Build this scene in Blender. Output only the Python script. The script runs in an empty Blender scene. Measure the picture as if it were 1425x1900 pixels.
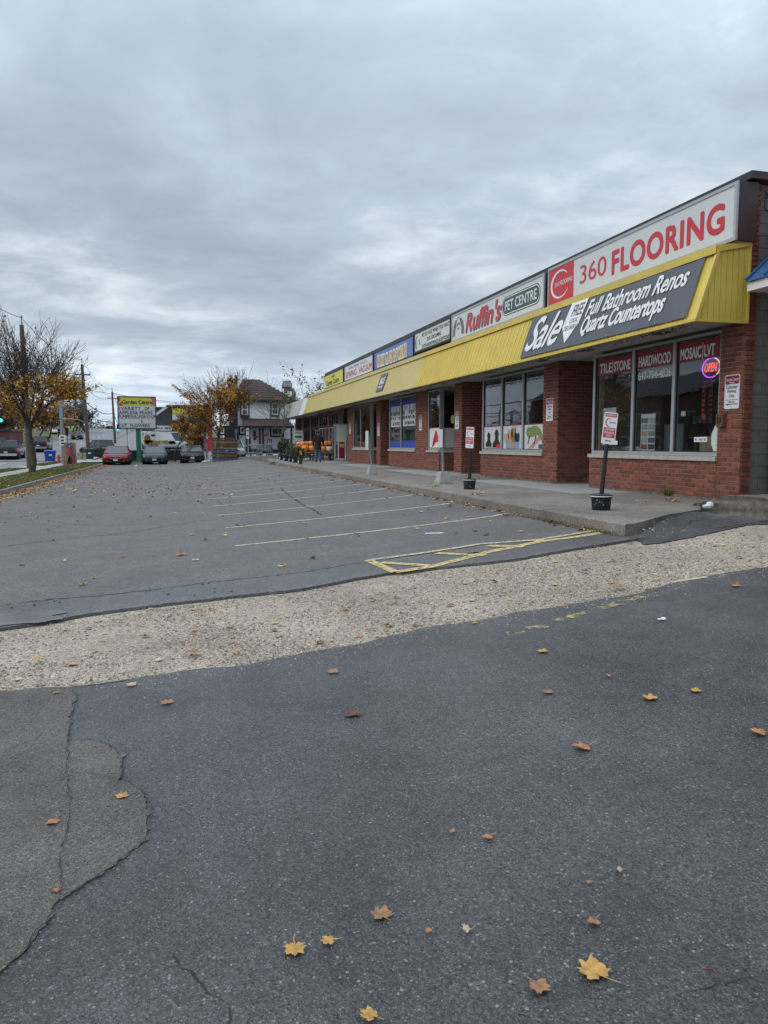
import bpy, bmesh, math, random
from mathutils import Vector, Matrix
R = math.radians
rnd = random.Random(7)
sc = bpy.context.scene
COL = sc.collection

# ------------------------------------------------------------------ camera
FPX, CZ = 1400.0, 1.6
PITCH, YAW = R(5.1428), R(15.2983)
cd = bpy.data.cameras.new('camera'); cam = bpy.data.objects.new('camera', cd); COL.objects.link(cam)
cd.sensor_fit = 'VERTICAL'; cd.sensor_height = 36.0; cd.lens = FPX / 1900.0 * 36.0
cd.clip_start = 0.05; cd.clip_end = 3000
cam.location = (0, 0, CZ); cam.rotation_euler = (R(90) - PITCH, 0, -YAW)
sc.camera = cam

# ------------------------------------------------------------------ world: overcast sky
SUN_EL, SUN_AZ = R(42), R(266)
w = bpy.data.worlds.new('World'); sc.world = w; w.use_nodes = True
nt = w.node_tree; nt.nodes.clear()
def N(t, **k):
    n = nt.nodes.new(t)
    for a, b in k.items():
        setattr(n, a, b)
    return n
def L(a, b): nt.links.new(a, b)
def math_(op, a, b=None, clamp=False):
    n = N('ShaderNodeMath', operation=op, use_clamp=clamp)
    for i, v in enumerate((a, b)):
        if v is None: continue
        if isinstance(v, (int, float)): n.inputs[i].default_value = v
        else: L(v, n.inputs[i])
    return n.outputs[0]
out = N('ShaderNodeOutputWorld')
sky = N('ShaderNodeTexSky'); sky.sky_type = 'NISHITA'; sky.sun_disc = False
sky.sun_elevation = SUN_EL; sky.sun_rotation = SUN_AZ; sky.air_density = 1.2; sky.dust_density = 3.0
bg1 = N('ShaderNodeBackground'); bg1.inputs[1].default_value = 0.08; L(sky.outputs[0], bg1.inputs[0])
tc = N('ShaderNodeTexCoord'); sep = N('ShaderNodeSeparateXYZ'); L(tc.outputs['Generated'], sep.inputs[0])
zc = math_('MAXIMUM', sep.outputs[2], 0.0)
den = math_('ADD', zc, 0.10)
u = math_('DIVIDE', sep.outputs[0], den); v = math_('DIVIDE', sep.outputs[1], den)
cmb = N('ShaderNodeCombineXYZ'); L(u, cmb.inputs[0]); L(v, cmb.inputs[1]); cmb.inputs[2].default_value = 3.7
def noise(scale, detail, rough, dist=0.0, vec=None):
    n = N('ShaderNodeTexNoise'); n.inputs['Scale'].default_value = scale; n.inputs['Detail'].default_value = detail
    n.inputs['Roughness'].default_value = rough; n.inputs['Distortion'].default_value = dist
    L(vec or cmb.outputs[0], n.inputs['Vector']); return n.outputs[0]
n1 = noise(0.42, 5, 0.55, 0.25); n2 = noise(1.25, 8, 0.58, 0.45); n3 = noise(4.2, 6, 0.6, 0.3)
mix = math_('ADD', math_('MULTIPLY', n1, 0.42), math_('ADD', math_('MULTIPLY', n2, 0.43), math_('MULTIPLY', n3, 0.15)))
ramp = N('ShaderNodeValToRGB'); L(mix, ramp.inputs[0])
cr = ramp.color_ramp
cr.elements[0].position = 0.37; cr.elements[0].color = (0.29, 0.345, 0.42, 1)
cr.elements[1].position = 0.67; cr.elements[1].color = (0.74, 0.80, 0.86, 1)
e = cr.elements.new(0.46); e.color = (0.345, 0.405, 0.48, 1)
e = cr.elements.new(0.54); e.color = (0.415, 0.49, 0.57, 1)
# an overcast sky brightens from the horizon to the zenith, and the cloud deck shows pale gaps low down
grad = N('ShaderNodeValToRGB'); L(zc, grad.inputs[0])
g = grad.color_ramp
g.elements[0].position = 0.0; g.elements[0].color = (1.15, 1.15, 1.15, 1)
g.elements[1].position = 1.0; g.elements[1].color = (2.4, 2.4, 2.4, 1)
for p, c in ((0.03, 1.15), (0.055, 1.06), (0.09, 0.86), (0.14, 0.73), (0.22, 0.72), (0.32, 0.86), (0.46, 1.09), (0.7, 1.75)):
    e = g.elements.new(p); e.color = (c, c, c, 1)
mul = N('ShaderNodeMix', data_type='RGBA', blend_type='MULTIPLY'); mul.inputs[0].default_value = 1.0
mul.clamp_result = False
L(ramp.outputs[0], mul.inputs[6]); L(grad.outputs[0], mul.inputs[7])
bg2 = N('ShaderNodeBackground'); bg2.inputs[1].default_value = 1.62; L(mul.outputs[2], bg2.inputs[0])
ms = N('ShaderNodeMixShader'); ms.inputs[0].default_value = 0.95
L(bg1.outputs[0], ms.inputs[1]); L(bg2.outputs[0], ms.inputs[2]); L(ms.outputs[0], out.inputs[0])

# ------------------------------------------------------------------ sun behind the cloud
sd = bpy.data.lights.new('sun', 'SUN'); sd.energy = 1.1; sd.angle = R(40); sd.color = (1.0, 0.93, 0.84)
so = bpy.data.objects.new('sun', sd); COL.objects.link(so)
so.rotation_euler = (R(90) - SUN_EL, 0, R(180) - SUN_AZ)
so.location = (0, 0, 60)

vs = sc.view_settings
vs.view_transform = 'Standard'; vs.look = 'None'; vs.exposure = 0.0; vs.gamma = 1.0; vs.use_curve_mapping = False
sc.cycles.max_bounces = 6; sc.cycles.transparent_max_bounces = 12; sc.cycles.use_denoising = True
sc.cycles.caustics_reflective = False; sc.cycles.caustics_refractive = False

# ------------------------------------------------------------------ pixel / place helpers
cf = (math.sin(YAW) * math.cos(PITCH), math.cos(YAW) * math.cos(PITCH), -math.sin(PITCH))
cf = Vector(cf); cr_ = Vector((math.cos(YAW), -math.sin(YAW), 0)); cu = cr_.cross(cf)
EYE = Vector((0, 0, CZ))
def ray(px, py): return cf + cr_ * ((px - 712.5) / FPX) - cu * ((py - 950.0) / FPX)
def at(px, py, Y):                                   # the point seen there on the vertical plane y = Y
    d = ray(px, py); return EYE + d * (Y / d.y)
def atx(px, py, X):
    d = ray(px, py); return EYE + d * (X / d.x)
def atz(px, py, Z):
    d = ray(px, py); return EYE + d * ((Z - CZ) / d.z)
WX = 9.25                                            # front plane of the shops
def FY(px, py=780): return atx(px, py, WX).y

# ground height: flat lot, rising to the shops on the right, the road climbing far off
_pts = [(-400, 0), (-1.2, 0), (0.8, 0.09), (3.0, 0.25), (4.6, 0.39), (5.4, 0.455), (7.2, 0.55), (9, 0.6), (400, 0.62)]
def _lin(x):
    for (a, za), (b, zb) in zip(_pts, _pts[1:]):
        if x <= b: return za + (zb - za) * (x - a) / (b - a)
    return _pts[-1][1]
_tab = [sum(_lin(-4 + i * 0.05 + k * 0.06) for k in range(-10, 11)) / 21 for i in range(401)]
def zx(x):
    t = (x + 4) / 0.05
    if t <= 0: return 0.0
    if t >= 400: return _tab[400]
    i = int(t); return _tab[i] + (_tab[i + 1] - _tab[i]) * (t - i)
def zt(x, y):
    r = 0.0
    if y > 70:
        t = y - 70; r = 0.041 * (t * t / 40.0 if t < 20 else t - 10)
        if y > 200: r = 0.041 * 120 + 3.0 * (1 - math.exp(-(y - 200) * 0.041 / 3.0))
    return zx(x) + r
def G(px, py):                                       # where the pixel's ray meets the ground
    d = ray(px, py); t = 0.5; p = EYE
    while t < 900:
        q = EYE + d * t
        if q.z < zt(q.x, q.y):
            a, b = t - max(0.02, t * 0.02), t
            for _ in range(30):
                m = (a + b) / 2; q = EYE + d * m
                if q.z < zt(q.x, q.y): b = m
                else: a = m
            return EYE + d * b
        t += max(0.02, t * 0.02)
    return q

# ------------------------------------------------------------------ mesh helpers
class MB:
    def __init__(s): s.v = []; s.f = []; s.m = []
    def add(s, vs, fs, mi=0):
        b = len(s.v); s.v += [tuple(p) for p in vs]
        for f in fs: s.f.append([b + i for i in f]); s.m.append(mi)
        return s
    def box(s, x0, x1, y0, y1, z0, z1, mi=0, M=None):
        if x0 > x1: x0, x1 = x1, x0
        if y0 > y1: y0, y1 = y1, y0
        if z0 > z1: z0, z1 = z1, z0
        vs = [(x0,y0,z0),(x1,y0,z0),(x1,y1,z0),(x0,y1,z0),(x0,y0,z1),(x1,y0,z1),(x1,y1,z1),(x0,y1,z1)]
        if M: vs = [M @ Vector(p) for p in vs]
        return s.add(vs, [(0,3,2,1),(4,5,6,7),(0,1,5,4),(1,2,6,5),(2,3,7,6),(3,0,4,7)], mi)
    def hexa(s, p, mi=0):                            # 8 points, bottom ring then top ring
        return s.add(p, [(0,3,2,1),(4,5,6,7),(0,1,5,4),(1,2,6,5),(2,3,7,6),(3,0,4,7)], mi)
    def bar(s, a, b, w, h=None, mi=0, up=(0,0,1)):
        a, b = Vector(a), Vector(b); h = h or w; d = (b - a).normalized()
        r = d.cross(Vector(up));
        if r.length < 1e-4: r = d.cross(Vector((1,0,0)))
        r.normalize(); q = r.cross(d)
        r *= w / 2; q *= h / 2
        return s.add([a-r-q, a+r-q, a+r+q, a-r+q, b-r-q, b+r-q, b+r+q, b-r+q],
                     [(0,1,2,3),(7,6,5,4),(1,0,4,5),(2,1,5,6),(3,2,6,7),(0,3,7,4)], mi)
    def tube(s, pts, rad, n=6, mi=0, cap=True):
        pts = [Vector(p) for p in pts]; k = len(pts)
        if isinstance(rad, (int, float)): rad = [rad] * k
        base = len(s.v); x = None
        for i, p in enumerate(pts):
            d = (pts[min(i+1, k-1)] - pts[max(i-1, 0)]).normalized()
            if x is None:
                x = d.cross(Vector((0.3, 0.2, 1.0)))
                if x.length < 0.05: x = d.cross(Vector((1, 0, 0)))
            else: x = x - d * x.dot(d)
            x.normalize(); y = d.cross(x)
            for j in range(n):
                a = 2 * math.pi * j / n; s.v.append(tuple(p + (x * math.cos(a) + y * math.sin(a)) * rad[i]))
        for i in range(k - 1):
            for j in range(n):
                a = base + i*n + j; b = base + i*n + (j+1) % n
                s.f.append([a, b, b + n, a + n]); s.m.append(mi)
        if cap and n > 3:
            s.f.append([base + j for j in range(n)][::-1]); s.m.append(mi)
            s.f.append([base + (k-1)*n + j for j in range(n)]); s.m.append(mi)
        return s
    def lathe(s, prof, n=16, c=(0,0,0), mi=0, axis='z', cap=True):
        base = len(s.v)
        for r, h in prof:
            for j in range(n):
                a = 2*math.pi*j/n; p = (r*math.cos(a), r*math.sin(a), h)
                if axis == 'x': p = (p[2], p[0], p[1])
                if axis == 'y': p = (p[1], p[2], p[0])
                s.v.append((p[0]+c[0], p[1]+c[1], p[2]+c[2]))
        for i in range(len(prof)-1):
            for j in range(n):
                a = base+i*n+j; b = base+i*n+(j+1)%n
                s.f.append([a, b, b+n, a+n]); s.m.append(mi)
        if cap:
            s.f.append([base+j for j in range(n)][::-1]); s.m.append(mi)
            s.f.append([base+(len(prof)-1)*n+j for j in range(n)]); s.m.append(mi)
        return s
    def prism(s, poly, d, mi=0):                     # polygon (3-D points) swept along d
        k = len(poly); d = Vector(d); P = [Vector(p) for p in poly]
        return s.add(P + [p + d for p in P], [list(range(k))[::-1], list(range(k, 2*k))] +
                     [(i, (i+1) % k, k+(i+1) % k, k+i) for i in range(k)], mi)
    def mesh(s, name):
        me = bpy.data.meshes.new(name); me.from_pydata(s.v, [], s.f)
        if any(s.m): me.polygons.foreach_set('material_index', s.m)
        me.update(); return me

def tag(o, label=None, cat=None, group=None, kind=None):
    for k, x in (('label', label), ('category', cat), ('group', group), ('kind', kind)):
        if x: o[k] = x
    return o
def offs(p):                                         # world offset of a parent chain (roots here are unrotated)
    s = Vector((0,0,0))
    while p is not None: s += p.location; p = p.parent
    return s
def obj(name, mb, mats, parent=None, smooth=None, label=None, cat=None, group=None, kind=None, local=False):
    """link mb as one mesh object. Vertices are world coordinates (or the parent's, with local)"""
    me = mb if isinstance(mb, bpy.types.Mesh) else mb.mesh(name)
    if not isinstance(mats, (list, tuple)): mats = [mats]
    if not me.materials:
        for m in mats: me.materials.append(m)
    o = bpy.data.objects.new(name, me); COL.objects.link(o)
    if parent is not None:
        o.parent = parent
        if not local: o.location = -offs(parent)
    elif not local and len(me.vertices):
        xs = [v.co.x for v in me.vertices]; ys = [v.co.y for v in me.vertices]; zs = [v.co.z for v in me.vertices]
        c = Vector(((min(xs)+max(xs))/2, (min(ys)+max(ys))/2, min(zs)))
        me.transform(Matrix.Translation(-c)); o.location = c
    if smooth is not None:
        me.polygons.foreach_set('use_smooth', [True]*len(me.polygons)); me.set_sharp_from_angle(angle=R(smooth))
    return tag(o, label, cat, group, kind)
def thing(name, loc, label, cat, group=None, rz=0.0, kind=None):
    o = bpy.data.objects.new(name, None); COL.objects.link(o); o.empty_display_size = 0.2
    o.location = loc; o.rotation_euler = (0, 0, rz)
    return tag(o, label, cat, group, kind)
def copy_tree(o, parent=None):
    c = o.copy(); COL.objects.link(c)
    if parent is not None: c.parent = parent
    for ch in list(o.children): copy_tree(ch, c)
    return c
bpy.context.view_layer.update()

# ------------------------------------------------------------------ materials
def mat(name, col, rough=0.6, metal=0.0, var=0.0, vscale=8.0, bump=0.0, bscale=60.0, emit=None, estr=0.0, spec=0.5, col2=None, isl=0.0, coat=0.0):
    """procedural: base colour broken up by two noises, fine bump, roughness variation"""
    m = bpy.data.materials.new(name); m.use_nodes = True
    t = m.node_tree; b = t.nodes['Principled BSDF']
    b.inputs['Base Color'].default_value = (*col, 1); b.inputs['Roughness'].default_value = rough
    b.inputs['Metallic'].default_value = metal; b.inputs['Specular IOR Level'].default_value = spec
    if coat: b.inputs['Coat Weight'].default_value = coat; b.inputs['Coat Roughness'].default_value = 0.06
    if emit: b.inputs['Emission Color'].default_value = (*emit, 1); b.inputs['Emission Strength'].default_value = estr
    if var or bump or isl:
        co = t.nodes.new('ShaderNodeNewGeometry')
        n = t.nodes.new('ShaderNodeTexNoise'); n.inputs['Scale'].default_value = vscale; n.inputs['Detail'].default_value = 7; n.inputs['Roughness'].default_value = 0.62
        t.links.new(co.outputs['Position'], n.inputs['Vector'])
        rp = t.nodes.new('ShaderNodeValToRGB')
        c2 = col2 or tuple(x * 1.25 for x in col)
        c1 = tuple(max(0.0, a - (bb - a) * 1.0) if col2 is None else a for a, bb in zip(col, c2))
        if col2 is None:
            c1 = tuple(x * (1 - var) for x in col); c2 = tuple(min(1, x * (1 + var)) for x in col)
        rp.color_ramp.elements[0].position = 0.3; rp.color_ramp.elements[0].color = (*c1, 1)
        rp.color_ramp.elements[1].position = 0.7; rp.color_ramp.elements[1].color = (*c2, 1)
        t.links.new(n.outputs[0], rp.inputs[0]); c_out = rp.outputs[0]
        if isl:
            oi = t.nodes.new('ShaderNodeObjectInfo')
            a = t.nodes.new('ShaderNodeMath'); a.operation = 'ADD'
            t.links.new(co.outputs['Random Per Island'], a.inputs[0]); t.links.new(oi.outputs['Random'], a.inputs[1])
            fr = t.nodes.new('ShaderNodeMath'); fr.operation = 'FRACT'; t.links.new(a.outputs[0], fr.inputs[0])
            mr = t.nodes.new('ShaderNodeMapRange'); mr.inputs[3].default_value = 1 - isl; mr.inputs[4].default_value = 1 + isl
            t.links.new(fr.outputs[0], mr.inputs[0])
            hs = t.nodes.new('ShaderNodeHueSaturation'); t.links.new(mr.outputs[0], hs.inputs['Value']); t.links.new(c_out, hs.inputs['Color'])
            c_out = hs.outputs[0]
        t.links.new(c_out, b.inputs['Base Color'])
        if bump:
            n2_ = t.nodes.new('ShaderNodeTexNoise'); n2_.inputs['Scale'].default_value = bscale; n2_.inputs['Detail'].default_value = 4
            t.links.new(co.outputs['Position'], n2_.inputs['Vector'])
            bp = t.nodes.new('ShaderNodeBump'); bp.inputs['Strength'].default_value = bump; bp.inputs['Distance'].default_value = 0.01
            t.links.new(n2_.outputs[0], bp.inputs['Height']); t.links.new(bp.outputs[0], b.inputs['Normal'])
    return m

def ramp_mat(name, stops, rough=0.7, by='island', trans=0.0):
    """each island of the mesh picks its own colour from the stops"""
    m = bpy.data.materials.new(name); m.use_nodes = True; t = m.node_tree; b = t.nodes['Principled BSDF']
    g = t.nodes.new('ShaderNodeNewGeometry'); rp = t.nodes.new('ShaderNodeValToRGB')
    cr = rp.color_ramp; cr.interpolation = 'LINEAR'
    cr.elements[0].position = stops[0][0]; cr.elements[0].color = (*stops[0][1], 1)
    cr.elements[1].position = stops[-1][0]; cr.elements[1].color = (*stops[-1][1], 1)
    for p, c in stops[1:-1]:
        e = cr.elements.new(p); e.color = (*c, 1)
    t.links.new(g.outputs['Random Per Island'], rp.inputs[0]); t.links.new(rp.outputs[0], b.inputs['Base Color'])
    b.inputs['Roughness'].default_value = rough
    if trans:
        tr = t.nodes.new('ShaderNodeBsdfTranslucent'); t.links.new(rp.outputs[0], tr.inputs[0])
        mx = t.nodes.new('ShaderNodeMixShader'); mx.inputs[0].default_value = trans
        o = t.nodes['Material Output']; t.links.new(b.outputs[0], mx.inputs[1]); t.links.new(tr.outputs[0], mx.inputs[2]); t.links.new(mx.outputs[0], o.inputs[0])
    return m

def asphalt(name, dark, light, rough_lo, rough_hi, stone=(0.30,0.30,0.29), stones=0.12, sscale=95.0, tint=None, bump=0.5, streak=0.0):
    m = bpy.data.materials.new(name); m.use_nodes = True; t = m.node_tree; b = t.nodes['Principled BSDF']
    nd = t.nodes.new; lk = t.links.new
    g = nd('ShaderNodeNewGeometry')
    def nz(s, d=6, r=0.6):
        n = nd('ShaderNodeTexNoise'); n.inputs['Scale'].default_value = s; n.inputs['Detail'].default_value = d; n.inputs['Roughness'].default_value = r
        lk(g.outputs['Position'], n.inputs['Vector']); return n.outputs[0]
    big = nz(0.45, 5); mid = nz(3.2, 6, 0.65); fine = nz(210, 4, 0.85); damp = nz(0.9, 4, 0.55)
    def m2(op, a, c, clamp=False):
        n = nd('ShaderNodeMath'); n.operation = op; n.use_clamp = clamp
        for i, q in enumerate((a, c)):
            if isinstance(q, (int, float)): n.inputs[i].default_value = q
            else: lk(q, n.inputs[i])
        return n.outputs[0]
    f = m2('ADD', m2('MULTIPLY', damp, 0.34), m2('ADD', m2('MULTIPLY', mid, 0.22), m2('MULTIPLY', fine, 0.44)))
    rp = nd('ShaderNodeValToRGB'); rp.color_ramp.elements[0].position = 0.38; rp.color_ramp.elements[0].color = (*dark, 1)
    rp.color_ramp.elements[1].position = 0.62; rp.color_ramp.elements[1].color = (*light, 1); lk(f, rp.inputs[0])
    # aggregate: every cell of two Voronoi nets is a stone, some of them pale
    col = rp.outputs[0]
    hsum = None
    for sc_, lo_, hi_ in ((sscale * 1.1, 0.62, 1.40), (sscale * 2.4, 0.55, 1.50)):   # every grain of the binder its own tone
        vo = nd('ShaderNodeTexVoronoi'); vo.inputs['Scale'].default_value = sc_; lk(g.outputs['Position'], vo.inputs['Vector'])
        sp = nd('ShaderNodeSeparateColor'); lk(vo.outputs['Color'], sp.inputs[0])
        mrr = nd('ShaderNodeMapRange'); mrr.inputs[3].default_value = lo_; mrr.inputs[4].default_value = hi_; lk(sp.outputs[1], mrr.inputs[0])
        vm = nd('ShaderNodeVectorMath'); vm.operation = 'SCALE'; lk(col, vm.inputs[0]); lk(mrr.outputs[0], vm.inputs['Scale']); col = vm.outputs[0]
    for sc_, pr, k in ((sscale, stones, 0.85), (sscale * 1.9, stones * 1.7, 0.75), (sscale * 3.4, stones * 2.2, 0.6)):
        vo = nd('ShaderNodeTexVoronoi'); vo.inputs['Scale'].default_value = sc_; lk(g.outputs['Position'], vo.inputs['Vector'])
        sp = nd('ShaderNodeSeparateColor'); lk(vo.outputs['Color'], sp.inputs[0])
        near = m2('LESS_THAN', vo.outputs['Distance'], m2('ADD', 0.14, m2('MULTIPLY', sp.outputs[1], 0.34)))
        pick = m2('MULTIPLY', m2('LESS_THAN', sp.outputs[0], pr), near)
        amt = m2('MULTIPLY', pick, m2('MULTIPLY', sp.outputs[1], k))
        mx = nd('ShaderNodeMix'); mx.data_type = 'RGBA'; lk(amt, mx.inputs[0]); lk(col, mx.inputs[6]); mx.inputs[7].default_value = (*stone, 1)
        dk = m2('MULTIPLY', m2('GREATER_THAN', sp.outputs[2], 0.86), near)
        mx2 = nd('ShaderNodeMix'); mx2.data_type = 'RGBA'; lk(m2('MULTIPLY', dk, 0.75), mx2.inputs[0]); lk(mx.outputs[2], mx2.inputs[6]); mx2.inputs[7].default_value = (dark[0]*.3, dark[1]*.3, dark[2]*.3, 1)
        col = mx2.outputs[2]
        h = m2('SUBTRACT', 0.6, vo.outputs['Distance']); hsum = h if hsum is None else m2('ADD', hsum, m2('MULTIPLY', h, 0.5))
    lk(col, b.inputs['Base Color'])
    mr = nd('ShaderNodeMapRange'); mr.inputs[1].default_value = 0.35; mr.inputs[2].default_value = 0.65
    mr.inputs[3].default_value = rough_lo; mr.inputs[4].default_value = rough_hi; lk(m2('ADD', m2('MULTIPLY', big, 0.6), m2('MULTIPLY', damp, 0.4)), mr.inputs[0]); lk(mr.outputs[0], b.inputs['Roughness'])
    bp = nd('ShaderNodeBump'); bp.inputs['Strength'].default_value = bump; bp.inputs['Distance'].default_value = 0.004
    lk(m2('ADD', hsum, m2('MULTIPLY', mid, 0.6)), bp.inputs['Height']); lk(bp.outputs[0], b.inputs['Normal'])
    return m

def glass_mat(name, tint=(0.84,0.87,0.87), ior=2.05):
    m = bpy.data.materials.new(name); m.use_nodes = True; t = m.node_tree; t.nodes.clear()
    o = t.nodes.new('ShaderNodeOutputMaterial'); gl = t.nodes.new('ShaderNodeBsdfGlossy'); gl.inputs['Roughness'].default_value = 0.015
    gl.inputs['Color'].default_value = (0.9, 0.93, 0.95, 1)
    tr = t.nodes.new('ShaderNodeBsdfTransparent'); tr.inputs[0].default_value = (*tint, 1)
    fr = t.nodes.new('ShaderNodeFresnel'); fr.inputs['IOR'].default_value = ior
    g = t.nodes.new('ShaderNodeNewGeometry'); n = t.nodes.new('ShaderNodeTexNoise'); n.inputs['Scale'].default_value = 0.9
    t.links.new(g.outputs['Position'], n.inputs['Vector'])
    bp = t.nodes.new('ShaderNodeBump'); bp.inputs['Strength'].default_value = 0.05; bp.inputs['Distance'].default_value = 0.05
    t.links.new(n.outputs[0], bp.inputs['Height']); t.links.new(bp.outputs[0], gl.inputs['Normal'])
    mx = t.nodes.new('ShaderNodeMixShader'); 
    inv = t.nodes.new('ShaderNodeMath'); inv.operation = 'SUBTRACT'; inv.inputs[0].default_value = 1.0; t.links.new(g.outputs['Backfacing'], inv.inputs[1])
    mu = t.nodes.new('ShaderNodeMath'); mu.operation = 'MULTIPLY'; t.links.new(fr.outputs[0], mu.inputs[0]); t.links.new(inv.outputs[0], mu.inputs[1])
    t.links.new(mu.outputs[0], mx.inputs[0]); t.links.new(tr.outputs[0], mx.inputs[1]); t.links.new(gl.outputs[0], mx.inputs[2])
    t.links.new(mx.outputs[0], o.inputs[0]); return m

def worn_paint(name, col, keep=0.5, scale=14):
    """traffic paint worn through to the road: gaps are transparent"""
    m = bpy.data.materials.new(name); m.use_nodes = True; t = m.node_tree; b = t.nodes['Principled BSDF']
    g = t.nodes.new('ShaderNodeNewGeometry'); n = t.nodes.new('ShaderNodeTexNoise'); n.inputs['Scale'].default_value = scale; n.inputs['Detail'].default_value = 9; n.inputs['Roughness'].default_value = 0.75
    t.links.new(g.outputs['Position'], n.inputs['Vector'])
    rp = t.nodes.new('ShaderNodeValToRGB'); rp.color_ramp.elements[0].position = 1 - keep - 0.06; rp.color_ramp.elements[1].position = 1 - keep + 0.06
    t.links.new(n.outputs[0], rp.inputs[0])
    b.inputs['Base Color'].default_value = (*col, 1); b.inputs['Roughness'].default_value = 0.65
    t.links.new(rp.outputs[0], b.inputs['Alpha']); return m

M = {}
M['asphalt_near'] = asphalt('asphalt_near', (0.021,0.021,0.0212), (0.095,0.094,0.093), 0.27, 0.52, stone=(0.27,0.268,0.26), stones=0.12, sscale=84, bump=0.8)
M['asphalt_old'] = asphalt('asphalt_old', (0.036,0.031,0.026), (0.165,0.148,0.126), 0.62, 0.85, stones=0.16, sscale=100, stone=(0.30,0.285,0.25), bump=0.9)
M['asphalt_lot'] = asphalt('asphalt_lot', (0.064,0.056,0.051), (0.152,0.136,0.126), 0.52, 0.75, stones=0.12, sscale=60, bump=0.7)
M['asphalt_wet'] = asphalt('asphalt_wet', (0.050,0.049,0.050), (0.108,0.106,0.106), 0.30, 0.52, stones=0.08, sscale=60, bump=0.35)
M['asphalt_black'] = asphalt('asphalt_black', (0.024,0.024,0.025), (0.066,0.065,0.066), 0.5, 0.7, stones=0.03, sscale=45, bump=1.0)
M['crack'] = mat('crack', (0.030,0.028,0.025), .95, var=.5, vscale=60)
M['road'] = asphalt('road', (0.15,0.15,0.15), (0.20,0.20,0.20), 0.5, 0.7, stones=0.1, sscale=30, bump=0.3)
M['gravel'] = asphalt('gravel', (0.20,0.162,0.117), (0.50,0.42,0.325), 0.8, 0.95, stones=0.22, sscale=64, stone=(0.52,0.49,0.42), bump=1.0)
M['stone'] = ramp_mat('stone', [(0,(0.11,0.09,0.068)), (0.35,(0.28,0.232,0.175)), (0.8,(0.42,0.36,0.28)), (1,(0.58,0.53,0.45))], 0.85)
M['stone_dark'] = ramp_mat('stone_dark', [(0,(0.03,0.03,0.03)), (0.7,(0.10,0.095,0.09)), (1,(0.3,0.28,0.25))], 0.8)
M['concrete'] = asphalt('concrete', (0.098,0.083,0.068), (0.285,0.255,0.222), 0.75, 0.9, stone=(0.34,0.32,0.28), stones=0.10, sscale=70, bump=0.5)
M['concrete_pale'] = mat('concrete_pale', (0.34,0.34,0.32), 0.85, var=0.16, vscale=5, bump=0.3, bscale=70)
M['concrete_dirty'] = mat('concrete_dirty', (0.14,0.125,0.10), 0.9, var=0.55, vscale=9, bump=0.8, bscale=50)
M['soil'] = mat('soil', (0.09,0.08,0.06), 0.95, var=0.4, vscale=1.5, bump=0.5, bscale=20)
M['turf'] = mat('turf', (0.10,0.115,0.04), 0.95, var=0.4, vscale=1.7, bump=0.6, bscale=40)
M['grass'] = ramp_mat('grass', [(0,(0.06,0.09,0.02)), (0.5,(0.12,0.15,0.04)), (0.85,(0.2,0.19,0.07)), (1,(0.28,0.23,0.1))], 0.8, trans=0.25)
M['yellow_paint'] = worn_paint('yellow_paint', (0.60,0.45,0.19), 0.55, 16)
M['yellow_paint_faded'] = worn_paint('yellow_paint_faded', (0.52,0.45,0.31), 0.55, 22)
M['drive_paint'] = worn_paint('drive_paint', (0.46,0.37,0.15), 0.47, 9)
M['puddle'] = mat('puddle', (0.10,0.10,0.098), 0.16, spec=0.8, var=.12, vscale=2)
M['white_line'] = worn_paint('white_line', (0.52,0.48,0.38), 0.56, 26)
M['brick'] = mat('brick', (0.205,0.062,0.040), 0.82, var=0.22, vscale=14, bump=0.5, bscale=120, isl=0.32)
M['mortar'] = mat('mortar', (0.30,0.24,0.20), 0.95, var=0.2, vscale=20, bump=0.5, bscale=150)
M['block'] = mat('block', (0.21,0.195,0.18), 0.92, var=0.12, vscale=6, bump=0.6, bscale=160, isl=0.07)
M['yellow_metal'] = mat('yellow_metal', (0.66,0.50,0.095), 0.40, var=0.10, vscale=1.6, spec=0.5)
M['yellow_pale_sheen'] = mat('yellow_pale_sheen', (0.61,0.52,0.22), 0.45, var=0.06, vscale=1.6)  # far awning: glancing sky sheen, dirt and fading put into a paler colour
M['dark_brown'] = mat('dark_brown', (0.035,0.028,0.026), 0.5, var=0.25, vscale=6)
M['black'] = mat('black', (0.012,0.012,0.013), 0.55, var=0.2, vscale=8)
M['soffit'] = mat('soffit', (0.42,0.41,0.39), 0.7, var=0.15, vscale=2)
M['alu'] = mat('alu', (0.42,0.44,0.45), 0.42, metal=0.35, var=0.10, vscale=5)
M['sill'] = mat('sill', (0.44,0.41,0.36), 0.85, var=0.18, vscale=9, bump=0.5, bscale=60)
M['sign_white'] = mat('sign_white', (0.62,0.64,0.65), 0.35, var=0.05, vscale=1.4)
M['sign_cream'] = mat('sign_cream', (0.60,0.64,0.60), 0.4, var=0.06, vscale=2)
M['white'] = mat('white', (0.76,0.77,0.78), 0.45, var=0.04, vscale=3)
M['red'] = mat('red', (0.56,0.035,0.05), 0.4, var=0.05, vscale=3)
M['dark_red'] = mat('dark_red', (0.26,0.012,0.03), 0.45, var=0.08, vscale=3)
M['ink'] = mat('ink', (0.02,0.02,0.025), 0.5, var=0.1, vscale=9)
M['dark_green'] = mat('dark_green', (0.045,0.095,0.095), 0.45, var=0.08, vscale=3)
M['sign_blue'] = mat('sign_blue', (0.11,0.17,0.47), 0.4, var=0.06, vscale=2)
M['sign_yellow'] = mat('sign_yellow', (0.62,0.58,0.06), 0.45, var=0.08, vscale=3)
M['gold'] = mat('gold', (0.62,0.42,0.10), 0.5, var=0.1, vscale=3)
M['banner'] = mat('banner', (0.085,0.087,0.10), 0.42, var=0.10, vscale=1.4, bump=0.25, bscale=3)
M['glass'] = glass_mat('glass')
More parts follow.
